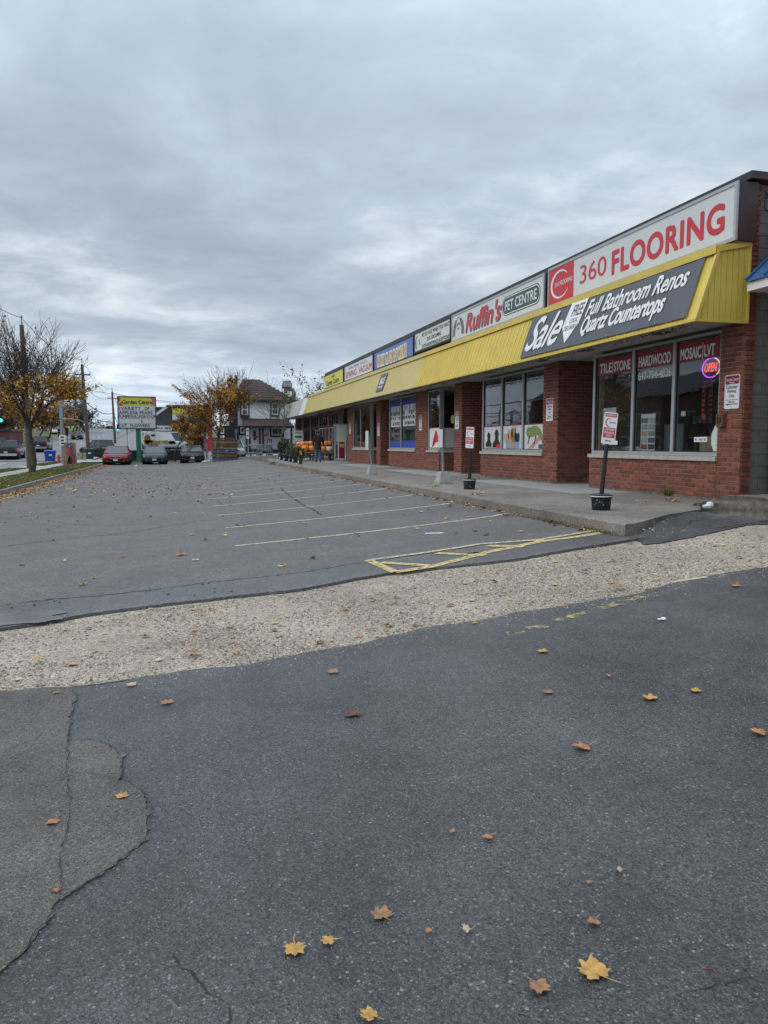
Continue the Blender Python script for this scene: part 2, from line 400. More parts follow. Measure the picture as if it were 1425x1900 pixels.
M['room'] = mat('room', (0.20,0.20,0.19), 0.9, var=0.3, vscale=1.2)
M['room_dark'] = mat('room_dark', (0.06,0.06,0.06), 0.9, var=0.4, vscale=1.5)
M['tan'] = mat('tan', (0.34,0.29,0.20), 0.6, var=0.25, vscale=4)
M['teal'] = mat('teal', (0.12,0.34,0.42), 0.5, var=0.1, vscale=4)
M['blue'] = mat('blue', (0.02,0.07,0.40), 0.4, var=0.1, vscale=4)
M['lamp'] = mat('lamp', (0.9,0.9,0.85), 0.4, emit=(1.0,0.93,0.75), estr=1.2)
M['neon_red'] = mat('neon_red', (0.8,0.05,0.05), 0.4, emit=(1.0,0.06,0.07), estr=2.2)
M['neon_violet'] = mat('neon_violet', (0.5,0.1,0.8), 0.4, emit=(0.62,0.08,1.0), estr=1.6)
M['neon_pink'] = mat('neon_pink', (0.9,0.5,0.5), 0.4, emit=(1.0,0.50,0.42), estr=1.4)
M['bark'] = mat('bark', (0.055,0.045,0.036), 0.95, var=0.45, vscale=5, bump=0.9, bscale=26)
M['bark_green'] = mat('bark_green', (0.075,0.085,0.04), 0.95, var=0.4, vscale=4, bump=0.9, bscale=26)
M['pole_wood'] = mat('pole_wood', (0.115,0.085,0.07), 0.9, var=0.3, vscale=6, bump=0.5, bscale=30)
M['wire'] = mat('wire', (0.03,0.03,0.032), 0.6, var=0.1)
M['steel'] = mat('steel', (0.30,0.31,0.32), 0.45, metal=0.5, var=0.12, vscale=5)
M['leaf_yellow'] = mat('leaf_yellow', (0.47,0.26,0.065), 0.6, var=0.35, vscale=40, bump=0.4, bscale=90)
M['leaf_orange'] = mat('leaf_orange', (0.38,0.165,0.06), 0.6, var=0.35, vscale=40, bump=0.4, bscale=90)
M['leaf_brown'] = mat('leaf_brown', (0.30,0.15,0.07), 0.65, var=0.4, vscale=40, bump=0.4, bscale=90)
M['leaf_dark'] = mat('leaf_dark', (0.12,0.05,0.035), 0.65, var=0.4, vscale=40, bump=0.4, bscale=90)
M['leaf_pale'] = mat('leaf_pale', (0.46,0.34,0.22), 0.65, var=0.3, vscale=40, bump=0.4, bscale=90)
M['litter'] = ramp_mat('litter', [(0,(0.14,0.05,0.03)), (0.3,(0.36,0.14,0.05)), (0.6,(0.50,0.26,0.08)), (0.85,(0.58,0.40,0.14)), (1,(0.55,0.46,0.32))], 0.7)
M['foliage_gold'] = ramp_mat('foliage_gold', [(0,(0.26,0.11,0.02)), (0.35,(0.52,0.24,0.035)), (0.7,(0.74,0.40,0.055)), (1,(0.82,0.55,0.11))], 0.65, trans=0.3)
M['foliage_rust'] = ramp_mat('foliage_rust', [(0,(0.09,0.035,0.02)), (0.4,(0.26,0.10,0.03)), (0.75,(0.44,0.19,0.04)), (1,(0.52,0.30,0.06))], 0.65, trans=0.3)
M['foliage_dark'] = ramp_mat('foliage_dark', [(0,(0.02,0.032,0.02)), (0.6,(0.04,0.06,0.035)), (1,(0.075,0.095,0.05))], 0.75)
M['foliage_bluegreen'] = ramp_mat('foliage_bluegreen', [(0,(0.04,0.07,0.055)), (0.6,(0.08,0.12,0.09)), (1,(0.13,0.17,0.12))], 0.75)
M['foliage_olive'] = ramp_mat('foliage_olive', [(0,(0.05,0.045,0.02)), (0.6,(0.12,0.10,0.04)), (1,(0.2,0.14,0.06))], 0.75)
M['foliage_brown'] = ramp_mat('foliage_brown', [(0,(0.05,0.04,0.03)), (0.6,(0.11,0.085,0.065)), (1,(0.17,0.12,0.085))], 0.8)
M['rubber'] = mat('rubber', (0.016,0.016,0.017), 0.85, var=0.2, vscale=20)
M['car_glass'] = mat('car_glass', (0.03,0.036,0.04), 0.06, var=0.1, spec=0.9)
M['chrome'] = mat('chrome', (0.55,0.56,0.58), 0.2, metal=0.9, var=0.05)
M['headlamp'] = mat('headlamp', (0.62,0.64,0.66), 0.12, var=0.15, vscale=25, spec=0.8)
M['tail'] = mat('tail', (0.42,0.02,0.02), 0.2, var=0.1)
M['tail_lit'] = mat('tail_lit', (0.6,0.03,0.02), 0.3, emit=(1.0,0.05,0.03), estr=0.9)
M['plate'] = mat('plate', (0.62,0.64,0.68), 0.5, var=0.1, vscale=60)
def paint(name, c, r=0.28, metal=0.25): return mat(name, c, r, metal=metal, var=0.06, vscale=2, spec=0.4, coat=0.25)
M['p_red'] = paint('paint_red', (0.20,0.006,0.014)); M['p_grey'] = paint('paint_grey', (0.035,0.044,0.052), metal=0.3)
M['p_black'] = paint('paint_black', (0.006,0.006,0.008), metal=0.0); M['p_silver'] = paint('paint_silver', (0.38,0.40,0.43), metal=0.6)
M['p_white'] = paint('paint_white', (0.72,0.73,0.74), metal=0.0); M['p_dark'] = paint('paint_dark', (0.010,0.012,0.015), metal=0.0)

# ================================================================== THE GROUND
def frange(a, b, n): return [a + (b - a) * i / (n - 1) for i in range(n)]
def interp(pts):
    pts = sorted(pts)
    def f(x):
        if x <= pts[0][0]:
            (a, p), (b, q) = pts[0], pts[1]
        elif x >= pts[-1][0]:
            (a, p), (b, q) = pts[-2], pts[-1]
        else:
            for (a, p), (b, q) in zip(pts, pts[1:]):
                if x <= b: break
        return p + (q - p) * (x - a) / (b - a)
    return f
def smooth_noise(seed, step):
    r = random.Random(seed); t = [r.uniform(-1, 1) for _ in range(4000)]
    def f(x):
        s = x / step + 1500; i = int(s); k = s - i; k = k*k*(3-2*k)
        return t[i % 4000] * (1-k) + t[(i+1) % 4000] * k
    return f
def band(name, m, xs, near, far, dz, rows, skirt=0.0, power=1.0, kind='structure', parent=None):
    mb = MB(); n = len(xs)
    for j in range(rows):
        t = (j / (rows - 1)) ** power
        for x in xs:
            y = near(x) + (far(x) - near(x)) * t
            mb.v.append((x, y, zt(x, y) + dz))
    for j in range(rows - 1):
        for i in range(n - 1):
            a = j*n + i; mb.f.append([a, a+1, a+n+1, a+n]); mb.m.append(0)
    if skirt:
        for row, flip in ((0, False), (rows-1, True)):
            b = len(mb.v)
            for i in range(n):
                p = mb.v[row*n + i]; mb.v.append((p[0], p[1] + (0.012 if flip else -0.012), p[2] - skirt))
            for i in range(n - 1):
                a = row*n + i; q = [a, b+i, b+i+1, a+1]
                mb.f.append(q[::-1] if flip else q); mb.m.append(0)
    return obj(name, mb, m, parent, smooth=40, kind=kind)
def ribbon(mb, pts, wd, dz, step=0.25):
    P = [Vector((p[0], p[1], 0)) for p in pts]; c = []
    for a, b in zip(P, P[1:]):
        k = max(1, int((b - a).length / step))
        for i in range(k): c.append(a + (b - a) * i / k)
    c.append(P[-1]); base = len(mb.v)
    for i, p in enumerate(c):
        d = (c[min(i+1, len(c)-1)] - c[max(i-1, 0)]).normalized(); s = Vector((-d.y, d.x, 0))
        ww = wd(i / max(1, len(c)-1)) if callable(wd) else wd
        for q in (p + s * ww / 2, p - s * ww / 2): mb.v.append((q.x, q.y, zt(q.x, q.y) + dz))
    for i in range(len(c) - 1):
        a = base + 2*i; mb.f.append([a, a+1, a+3, a+2]); mb.m.append(0)
    return mb

# the soil sheet that everything lies on, to the horizon
gx = frange(-700, -60, 17)[:-1] + frange(-60, -12, 13)[:-1] + frange(-12, 14, 53)[:-1] + frange(14, 60, 10)[:-1] + frange(60, 700, 17)
gy = frange(-300, -12, 8)[:-1] + frange(-12, 70, 83)[:-1] + frange(70, 240, 60)[:-1] + frange(240, 1500, 24)
mb = MB()
for y in gy:
    for x in gx: mb.v.append((x, y, zt(x, y) - 0.07))
for j in range(len(gy)-1):
    for i in range(len(gx)-1):
        a = j*len(gx)+i; mb.f.append([a, a+1, a+len(gx)+1, a+len(gx)]); mb.m.append(0)
obj('ground', mb, M['soil'], smooth=60, kind='structure')

lower = interp([tuple(G(*q)[:2]) for q in ((0,1285),(130,1270),(240,1256),(340,1245),(480,1226),(590,1208),(690,1185),(830,1158),(1000,1130),(1120,1108),(1180,1100),(1265,1076),(1425,1052))])
upper = interp([tuple(G(*q)[:2]) for q in ((0,1165),(150,1140),(310,1120),(440,1106),(560,1092),(660,1073),(730,1062),(860,1048),(960,1037),(1080,1014),(1180,1000),(1290,985),(1390,970))])
jn = smooth_noise(1, 0.11); jn2 = smooth_noise(2, 0.45); jf = smooth_noise(3, 0.13); jf2 = smooth_noise(4, 0.6)
low_j = lambda x: lower(x) + 0.018*jn(x) + 0.045*jn2(x)
up_j = lambda x: upper(x) + 0.012*jf(x) + 0.04*jf2(x)
xs_f = frange(-14, 9.6, 420)
band('asphalt_drive', M['asphalt_near'], xs_f, lambda x: -9.0, low_j, -0.005, 40, skirt=0.06)
band('gravel_strip', M['gravel'], frange(-14, 11.5, 260), lambda x: lower(x) - 0.5, lambda x: upper(x) + 0.5, -0.032, 24)
# parking lot: near edge is broken asphalt, far edge the kerb at the end of the lot; right of the kerb line it stops at the walkway's end
walk_end = interp([(5.40, 8.28), (6.72, 9.26), (7.8, 9.9), (8.5, 10.9)])
def lot_far(x): return 70.0 if x < 5.38 else min(walk_end(x), 11.0)
xs_l = frange(-5.5, 5.375, 220) + frange(5.385, 7.79, 40)
band('parking_lot', M['asphalt_lot'], xs_l, lambda x: up_j(x) + 0.55 + 0.25*jf2(x*0.7+3), lambda x: max(lot_far(x), up_j(x)+0.6), -0.005, 90, power=1.6)
# patched, smoother strip along the gravel edge, wet on the left
band('asphalt_patch', M['asphalt_wet'], frange(-14, 7.79, 260), up_j, lambda x: up_j(x) + (1.05 if x < -0.2 else max(0.72, 1.05 - 0.11*(x+.2))) + 0.05*jf(x*.6) + 0.10*jf2(x*1.3+9), 0.0, 10, skirt=0.055)
band('lot_apron', M['asphalt_lot'], frange(-14, -5.49, 30), lambda x: up_j(x) + 0.6, lambda x: 16.0, -0.005, 30)
# older patch in the near left corner
pp = [(-40,1287),(0,1284),(60,1277),(128,1273),(143,1292),(139,1320),(128,1348),(128,1374),(170,1374),(205,1383),(224,1405),(229,1425),(222,1446),(243,1453),(263,1468),(278,1488),(284,1508),(275,1535),(268,1558),(240,1585),(205,1612),(160,1640),(112,1668),(95,1700),(60,1745),(20,1790),(-40,1850),(-220,1900),(-260,1500)]
poly = [G(*q) for q in pp]
def jitter_poly(P, step, amp, seed):
    r = random.Random(seed); o_ = []
    for a, b in zip(P, P[1:] + P[:1]):
        k = max(1, int((b-a).length/step))
        for i in range(k):
            q = a + (b-a)*i/k; o_.append(Vector((q.x + r.uniform(-amp, amp), q.y + r.uniform(-amp, amp), 0)))
    return o_
pj = jitter_poly(poly, 0.016, 0.005, 5); ej = smooth_noise(17, .05); ej2 = smooth_noise(18, .16)
pj = [Vector((p.x + .012*ej(p.y*1.3 + p.x) + .022*ej2(p.y + p.x*.7), p.y + .012*ej(p.x*1.4 - p.y) + .016*ej2(p.x - p.y), 0)) for p in pj]
mb = MB(); mb.add([(p.x, p.y, zt(p.x, p.y) + 0.001) for p in pj], [list(range(len(pj)))])
nb = len(pj); mb.add([(p.x, p.y, zt(p.x, p.y) - 0.008) for p in pj], [])
for i in range(nb): mb.f.append([i, (i+1) % nb, nb + (i+1) % nb, nb + i][::-1]); mb.m.append(0)
obj('old_asphalt', mb, M['asphalt_old'], kind='structure')
# cracks: recessed dark seams as thin strips
cr_mb = MB()
def crack(px, wd=0.012, dz=0.0075, seed=0, amp=0.012):
    P = [G(*q) for q in px]; r = random.Random(seed); o_ = []
    for a, b in zip(P, P[1:]):
        k = max(2, int((b-a).length/0.035))
        for i in range(k):
            q = a + (b-a)*i/k; o_.append((q.x + r.uniform(-amp, amp), q.y + r.uniform(-amp, amp)))
    o_.append((P[-1].x, P[-1].y))
    rr = random.Random(seed+50); ws = [wd * rr.uniform(0.3, 1.5) for _ in range(64)]
    ribbon(cr_mb, o_, lambda t: ws[int(t*63)], dz, step=0.05)
crack([(128,1273),(143,1292),(139,1320),(128,1348),(128,1374),(170,1374),(205,1383),(224,1405),(229,1425),(222,1446)], 0.0035, seed=1, amp=.008)
crack([(140,1437),(180,1437),(222,1446),(243,1453),(263,1468),(278,1488),(284,1508),(275,1535),(268,1558),(240,1585),(205,1612),(160,1640),(112,1668)], 0.0035, seed=2, amp=.008)
crack([(128,1374),(122,1430),(130,1500),(118,1560),(112,1610),(112,1668),(95,1700),(60,1745),(20,1790),(0,1808)], 0.004, seed=3, amp=.010)
crack([(325,1765),(350,1805),(390,1835),(420,1866),(425,1899)], 0.0045, dz=-0.002, seed=4)
crack([(1425,1815),(1330,1822),(1290,1832),(1250,1848)], 0.003, dz=-0.002, seed=5)
crack([(128,1273),(180,1270),(240,1260)], 0.012, dz=-0.001, seed=6)
crack([(0,1123),(90,1112),(180,1106),(300,1093),(390,1080),(470,1072),(560,1062),(660,1046),(760,1030)], 0.018, dz=0.003, seed=7, amp=.03)
crack([(0,1015),(110,1000),(260,985),(330,972),(420,960)], 0.016, dz=-0.002, seed=8, amp=.04)
crack([(0,962),(90,953),(190,940),(300,933)], 0.016, dz=-0.002, seed=9, amp=.05)
crack([(520,905),(538,920),(560,935),(585,948),(600,956)], 0.022, dz=-0.002, seed=10, amp=.04)
obj('asphalt_cracks', cr_mb, M['crack'], kind='structure')
# black cold patch against the end of the walkway
rp_ = [(1168,979),(1183,966),(1215,960),(1245,951),(1285,949),(1330,960),(1388,968),(1420,966),(1425,972),(1330,990),(1240,1000),(1165,1000)]
mb = MB(); c3 = [atz(q[0], q[1], 0.56) for q in ((1172,977),(1190,966),(1220,957),(1248,951),(1290,949),(1335,956),(1395,965),(1440,969),(1385,970),(1290,982),(1230,988),(1195,989))]
cen = sum(c3, Vector())/len(c3); r = random.Random(4)
ring = jitter_poly([Vector((p.x,p.y,0)) for p in c3], 0.08, 0.02, 8); k = len(ring)
vs = []
lump, lump2 = smooth_noise(41, .09), smooth_noise(42, .22); NR = 12
for a in range(NR):
    s_ = 1.0 - a/NR; e_ = min(1, (1-s_)*3.2)
    for p in ring:
        q = Vector((cen.x, cen.y, 0)).lerp(p, s_)
        back = max(0.0, min(1.0, (q.y - cen.y)*.8 + .45))
        h = -0.02 + e_*(0.028 + 0.030*back) + e_*(.010*lump(q.x + q.y*1.7) + .014*lump2(q.x*1.4 - q.y) + r.uniform(-.006, .006))
        vs.append((q.x, q.y, zt(q.x, q.y) + h))
vs.append((cen.x, cen.y, zt(cen.x, cen.y) + 0.06)); fs = []
for a in range(NR-1):
    for i in range(k): fs.append((a*k+i, a*k+(i+1) % k, (a+1)*k+(i+1) % k, (a+1)*k+i))
for i in range(k): fs.append(((NR-1)*k+i, (NR-1)*k+(i+1) % k, NR*k))
mb.add(vs, fs); obj('asphalt_ramp', mb, M['asphalt_near'], smooth=80, kind='structure')

# shallow water standing on the patched strip at the left
mb = MB(); r = random.Random(19); pr = []
for px, py in ((-90,1150),(-40,1140),(20,1139),(70,1133),(110,1132),(128,1137),(95,1143),(118,1149),(70,1156),(20,1160),(-40,1166),(-90,1168)): p = G(px, py); pr.append(Vector((p.x, p.y, 0)))
pr = jitter_poly(pr, 0.05, 0.014, 20); mb.add([(p.x, p.y, zt(p.x, p.y) + .0065) for p in pr], [list(range(len(pr)))]); obj('puddle', mb, M['puddle'], kind='structure')
mb = MB()
for a_, b_, c_ in (((425,1338),(545,1350),(660,1358)),((840,1185),(760,1192),(650,1204)),((955,1418),(1050,1408),(1130,1398)),((590,1370),(700,1352),(790,1330))):
    ribbon(mb, [tuple(G(*a_)[:2]), tuple(G(*b_)[:2]), tuple(G(*c_)[:2])], .006, -.003, .1)
obj('tyre_scuff', mb, worn_paint('scuff', (.16,.16,.165), .5, 30), kind='structure')
# loose stones on the gravel strip: real stones, one mesh
def stone_cloud(name, n, place, smin, smax, m, seed, kind='stuff'):
    r = random.Random(seed); mb = MB()
    octa = [(1,0,0),(0,1,0),(-1,0,0),(0,-1,0),(0,0,1),(0,0,-0.6)]
    fs = [(0,1,4),(1,2,4),(2,3,4),(3,0,4),(1,0,5),(2,1,5),(3,2,5),(0,3,5)]
    for _ in range(n):
        p = place(r)
        if p is None: continue
        s = smin * (smax/smin) ** (r.random() ** 2.2); a = r.uniform(0, 6.28); ca, sa = math.cos(a), math.sin(a)
        sx, sy, sz = s*r.uniform(.7, 1.3), s*r.uniform(.6, 1.0), s*r.uniform(.4, .8)
        mb.add([(p[0] + (x*sx*ca - y*sy*sa)*r.uniform(.8,1.15), p[1] + (x*sx*sa + y*sy*ca)*r.uniform(.8,1.15), p[2] + z*sz) for x, y, z in octa], fs)
    return obj(name, mb, m, kind=kind)
clump = smooth_noise(31, 0.7); clump2 = smooth_noise(32, 0.5)
def on_gravel(r):
    x = r.triangular(-3.2, 8.2, 0.0); t = r.random() ** 1.15
    y = lower(x) + 0.02 + (upper(x) - lower(x) - 0.05) * t
    if 0.6 + clump(x + y*.4) * 0.5 + clump2(y*1.3 - x*.5) * 0.35 < r.random(): return None
    return (x, y, zt(x, y) - 0.03)
stone_cloud('gravel', 52000, on_gravel, 0.004, 0.019, M['stone'], 11)
def on_edges(r):
    x = r.uniform(-2.5, 6.5)
    if r.random() < 0.6: y = lower(x) - abs(r.gauss(0, 0.16)); z = -0.005
    else: y = upper(x) + abs(r.gauss(0, 0.11)); z = 0.0
    return (x, y, zt(x, y) + z)
stone_cloud('stray_gravel', 4200, on_edges, 0.003, 0.010, M['stone'], 12)
def on_puddle(r):
    x = r.uniform(-2.2, 0.6); y = upper(x) + r.uniform(0.05, 1.0)
    return (x, y, zt(x, y) + 0.004)
stone_cloud('asphalt_crumbs', 46, on_puddle, 0.006, 0.028, M['asphalt_black'], 13)
def on_ramp(r):
    q = atz(r.uniform(1190, 1250), r.uniform(962, 985), 0.58); return (q.x, q.y, zt(q.x, q.y) + 0.05)
stone_cloud('ramp_crumbs', 60, on_ramp, 0.006, 0.022, M['stone'], 14)

# painted lines
def line_obj(name, segs, wd, m, dz=0.0, label=None):
    mb = MB()
    for s_ in segs: ribbon(mb, s_, wd, dz)
    return obj(name, mb, m, kind='structure')
KX = 5.4
stall = []
for k, (px, py) in enumerate(((989,952),(884,934),(807,917.5),(747,905),(700,897),(664,890.5),(636,884),(610,879),(589,875.5),(576,871))):
    y = 11.32 + 2.49 * k
    c = 0.10 * (1 if k < 6 else 0)
    stall.append([(0.80, y), (3.0, y + 0.02), (4.4, y + 0.05), (5.0, y + 0.10 + c*.3), (5.3, y + 0.2 + c)])
for k in range(7):
    y = 11.32 + 2.49 * (10 + k); stall.append([(1.2, y), (5.2, y + .05)])
line_obj('parking_line', stall[:3], 0.10, M['yellow_paint_faded'])
line_obj('parking_line', stall[3:], 0.11, M['white_line'])
hp = lambda *q: tuple(G(*q)[:2])
line_obj('hatch_line', [[hp(733,1062), hp(800,1052), hp(905,1025), hp(1010,1004), hp(1075,996), hp(1142,985)]], 0.13, M['yellow_paint'], 0.006)
line_obj('hatch_line', [[hp(683,1040), hp(733,1062)], [hp(708,1044), hp(795,1050)], [hp(810,1027), hp(900,1031)], [hp(905,1013), hp(972,1015)], [hp(992,1003), hp(1018,1004)]], 0.11, M['yellow_paint'], 0.006)
line_obj('hatch_line', [[hp(683,1040), hp(780,1027), hp(890,1010), hp(1000,1002), hp(1060,992), hp(1110,984)]], 0.10, M['yellow_paint_faded'], 0.006)
line_obj('drive_line', [[hp(1190,1106), hp(1120,1127), hp(1030,1152)], [hp(1015,1161), hp(978,1166)], [hp(975,1173), hp(940,1175)]], lambda t: 0.085 + 0.035*math.sin(t*9), M['drive_paint'], 0.0)
line_obj('drive_line', [[hp(1310,1070), hp(1245,1080)]], 0.06, M['yellow_paint_faded'], 0.0)
line_obj('end_line', [[hp(355,867), hp(401,864)]], 0.30, M['white_line'], 0.0)
line_obj('end_line', [[hp(251,865), hp(256,860)]], 0.12, M['white_line'], 0.0)

# ------------------------------------------------------------------ road, verge, pavement on the left
def strip(name, m, x0, x1, ys, dz, kind='structure', th=0.0, cols=4, parent=None):
    mb = MB(); xs = frange(x0, x1, cols); n = cols
    for y in ys:
        for x in xs: mb.v.append((x, y, zt(x, y) + dz))
    for j in range(len(ys)-1):
        for i in range(n-1):
            a = j*n+i; mb.f.append([a, a+1, a+n+1, a+n]); mb.m.append(0)
    if th:
        for i, fl in ((0, True), (n-1, False)):
            b = len(mb.v)
            for j in range(len(ys)): p = mb.v[j*n+i]; mb.v.append((p[0], p[1], p[2]-th))
            for j in range(len(ys)-1):
                q = [j*n+i, b+j, b+j+1, (j+1)*n+i]; mb.f.append(q if not fl else q[::-1]); mb.m.append(0)
        for j, fl in ((0, False), (len(ys)-1, True)):
            b = len(mb.v)
            for i in range(n): p = mb.v[j*n+i]; mb.v.append((p[0], p[1], p[2]-th))
            for i in range(n-1):
                q = [j*n+i, b+i, b+i+1, j*n+i+1]; mb.f.append(q if not fl else q[::-1]); mb.m.append(0)
    return obj(name, mb, m, parent, kind=kind if parent is None else None)
yl = frange(-40, 70, 56)[:-1] + frange(70, 430, 100)
strip('road', M['road'], -21.0, -10.4, yl, -0.03)
strip('road_side', M['road'], -10.2, 2.5, frange(112, 430, 80), -0.02)
strip('road_kerb', M['concrete_pale'], -10.4, -10.2, [y for y in yl if y < 113], 0.09, th=0.2, cols=2)
strip('road_kerb', M['concrete_pale'], -21.25, -21.0, yl, 0.09, th=0.2, cols=2)
strip('verge', M['turf'], -10.2, -8.95, [y for y in yl if y < 75], 0.08)
strip('pavement', M['concrete_pale'], -8.95, -7.7, [y for y in yl if y < 100], 0.09)
strip('lawn', M['turf'], -7.7, -5.62, frange(6, 62.4, 40), 0.09)
strip('far_bank', M['turf'], -60, -21.25, yl, 0.12, cols=8)
strip('driveway', M['concrete_pale'], -10.2, -8.95, frange(52, 57, 4), 0.096)
strip('driveway', M['road'], -7.69, -5.0, frange(75, 112, 20), 0.03)
strip('pavement', M['concrete_pale'], -7.69, -5.4, frange(68, 75, 5), 0.095)
mb = MB()
for x in (-13.9, -17.4):
    y = 40
    while y < 210:
        ribbon(mb, [(x, y), (x, y+3)], 0.14, -0.022, 1.0); y += 9
for y0 in (47.5, 50.5): ribbon(mb, [(-20.5, y0), (-10.6, y0)], 0.4, -0.022, 1.0)
obj('lane_marking', mb, M['white'], kind='structure')
# lot kerb along the lawn, in cast lengths
kb = thing('lot_kerb', (-5.5, 6, 0), None, None, kind='structure')
for k in range(19):
    y0 = 6 + k*3.0; y1 = y0 + 2.985
    if y1 > 62: y1 = 61.9
    mb = MB(); z0 = -0.05
    p = [(-5.62,y0,z0),(-5.40,y0,z0),(-5.40,y1,z0),(-5.62,y1,z0),(-5.62,y0,.115),(-5.43,y0,.13),(-5.43,y1,.13),(-5.62,y1,.115)]
    mb.hexa(p); obj('kerb_stone', mb, M['concrete'], kb)
# kerb at the far end of the lot, in the gaps between the cars
kb = thing('end_kerb', (0, 62.6, 0), None, None, kind='structure')
for px0, px1, py in ((150,192,861),(243,264,858),(311,333,857),(380,452,858),(453,515,855)):
    a = at(px0, py, 62.5); b = at(px1, py, 62.5); mb = MB()
    za, zb = zt(a.x, 62.5), zt(b.x, 62.5)
    mb.hexa([(a.x,62.4,za-.1),(b.x,62.4,zb-.1),(b.x,62.75,zb-.1),(a.x,62.75,za-.1),(a.x,62.42,za+.13),(b.x,62.42,zb+.13),(b.x,62.75,zb+.13),(a.x,62.75,za+.13)])
    obj('kerb_stone', mb, M['concrete_pale'], kb)
# plantings behind that kerb and the lane in front of the house
def patch(name, m, x0, x1, y0, y1, dz, cols=10, rows=6): return strip(name, m, x0, x1, frange(y0, y1, rows), dz, cols=cols)
patch('lawn', M['turf'], -5.6, -2.0, 66.5, 69.5, 0.07)
patch('lane', M['road'], -4.0, 16, 70.0, 76.0, 0.03, cols=20)
patch('footway', M['concrete_pale'], 2.4, 16, 62.76, 69.9, 0.10, cols=20)
patch('lane', M['road'], -40, 40, 76.0, 112, 0.01, cols=30, rows=20)

# grass blades on the lawn and verge
def grass(name, n, place, seed, hgt=0.07):
    r = random.Random(seed); mb = MB()
    for _ in range(n):
        x, y = place(r); z = zt(x, y) + 0.08; a = r.uniform(0, 6.28); h = hgt*r.uniform(.5, 1.5); s = r.uniform(.012, .03)
        c, q = math.cos(a)*s, math.sin(a)*s; lx, ly = r.gauss(0, .03), r.gauss(0, .03)
        mb.add([(x-c, y-q, z), (x+c, y+q, z), (x+lx, y+ly, z+h)], [(0,1,2)])
    return obj(name, mb, M['grass'], kind='stuff')
grass('grass', 26000, lambda r: (r.uniform(-7.68, -5.64), 22 + 40.3*r.random()**1.3), 21)
grass('verge_grass', 7000, lambda r: (r.uniform(-10.18, -8.97), r.choice((r.uniform(30, 52), r.uniform(57, 74)))), 22)
grass('end_grass', 4500, lambda r: (r.uniform(-5.5, -2.1), r.uniform(66.5, 69.4)), 23)

# ------------------------------------------------------------------ fallen leaves
def leaf_outline(r, s):
    """a maple leaf: five lobes, notched, with a stalk"""
    pts = []; skew = r.uniform(.72, 1.0)
    lobes = [(-152,.50),(-130,.47),(-112,.66),(-104,.60),(-96,.68),(-82,.52),(-66,.58),(-54,.78),(-47,.72),(-40,.88),(-31,.70),(-20,.58),(-12,.80),(-6,.76),(0,1.0),(7,.78),(13,.80),(20,.58),(31,.70),(40,.88),(47,.72),(54,.78),(66,.58),(82,.52),(96,.68),(104,.60),(112,.66),(130,.47),(152,.50),(174,.28)]
    for a, d in lobes:
        a = R(a + 90 + r.uniform(-4, 4)); d = d * s * r.uniform(.84, 1.1) * (skew if a > R(90) else 1.0); pts.append((math.cos(a)*d, math.sin(a)*d))
    return pts
def add_leaf(mb, r, x, y, z, s, ang, curl=0.12, stem=True, tilt=0.06):
    pts = leaf_outline(r, s); ca, sa = math.cos(ang), math.sin(ang); b = len(mb.v)
    tx, ty = r.uniform(-tilt, tilt), r.uniform(-tilt, tilt)
    def P(u, v_):
        d2 = (u*u+v_*v_)/(s*s); h = curl*s*d2*(0.6+0.5*math.sin(3*math.atan2(v_, u)+ang)) + tx*u + ty*v_
        return (x+u*ca-v_*sa, y+u*sa+v_*ca, z+abs(h)+0.002)
    mb.v.append(P(0, 0)); mb.v += [P(*p) for p in pts]; n = len(pts)
    for i in range(n): mb.f.append([b, b+1+i, b+1+(i+1) % n]); mb.m.append(0)
    if stem:
        a = [P(0, -.15*s), P(.08*s, -.7*s), P(.02*s, -1.15*s)]; t = .018*s+.0008
        b = len(mb.v)
        for p in a: mb.v += [(p[0]-t*ca, p[1]-t*sa, p[2]+.002), (p[0]+t*ca, p[1]+t*sa, p[2]+.002)]
        for i in range(2): mb.f.append([b+2*i, b+2*i+1, b+2*i+3, b+2*i+2]); mb.m.append(0)
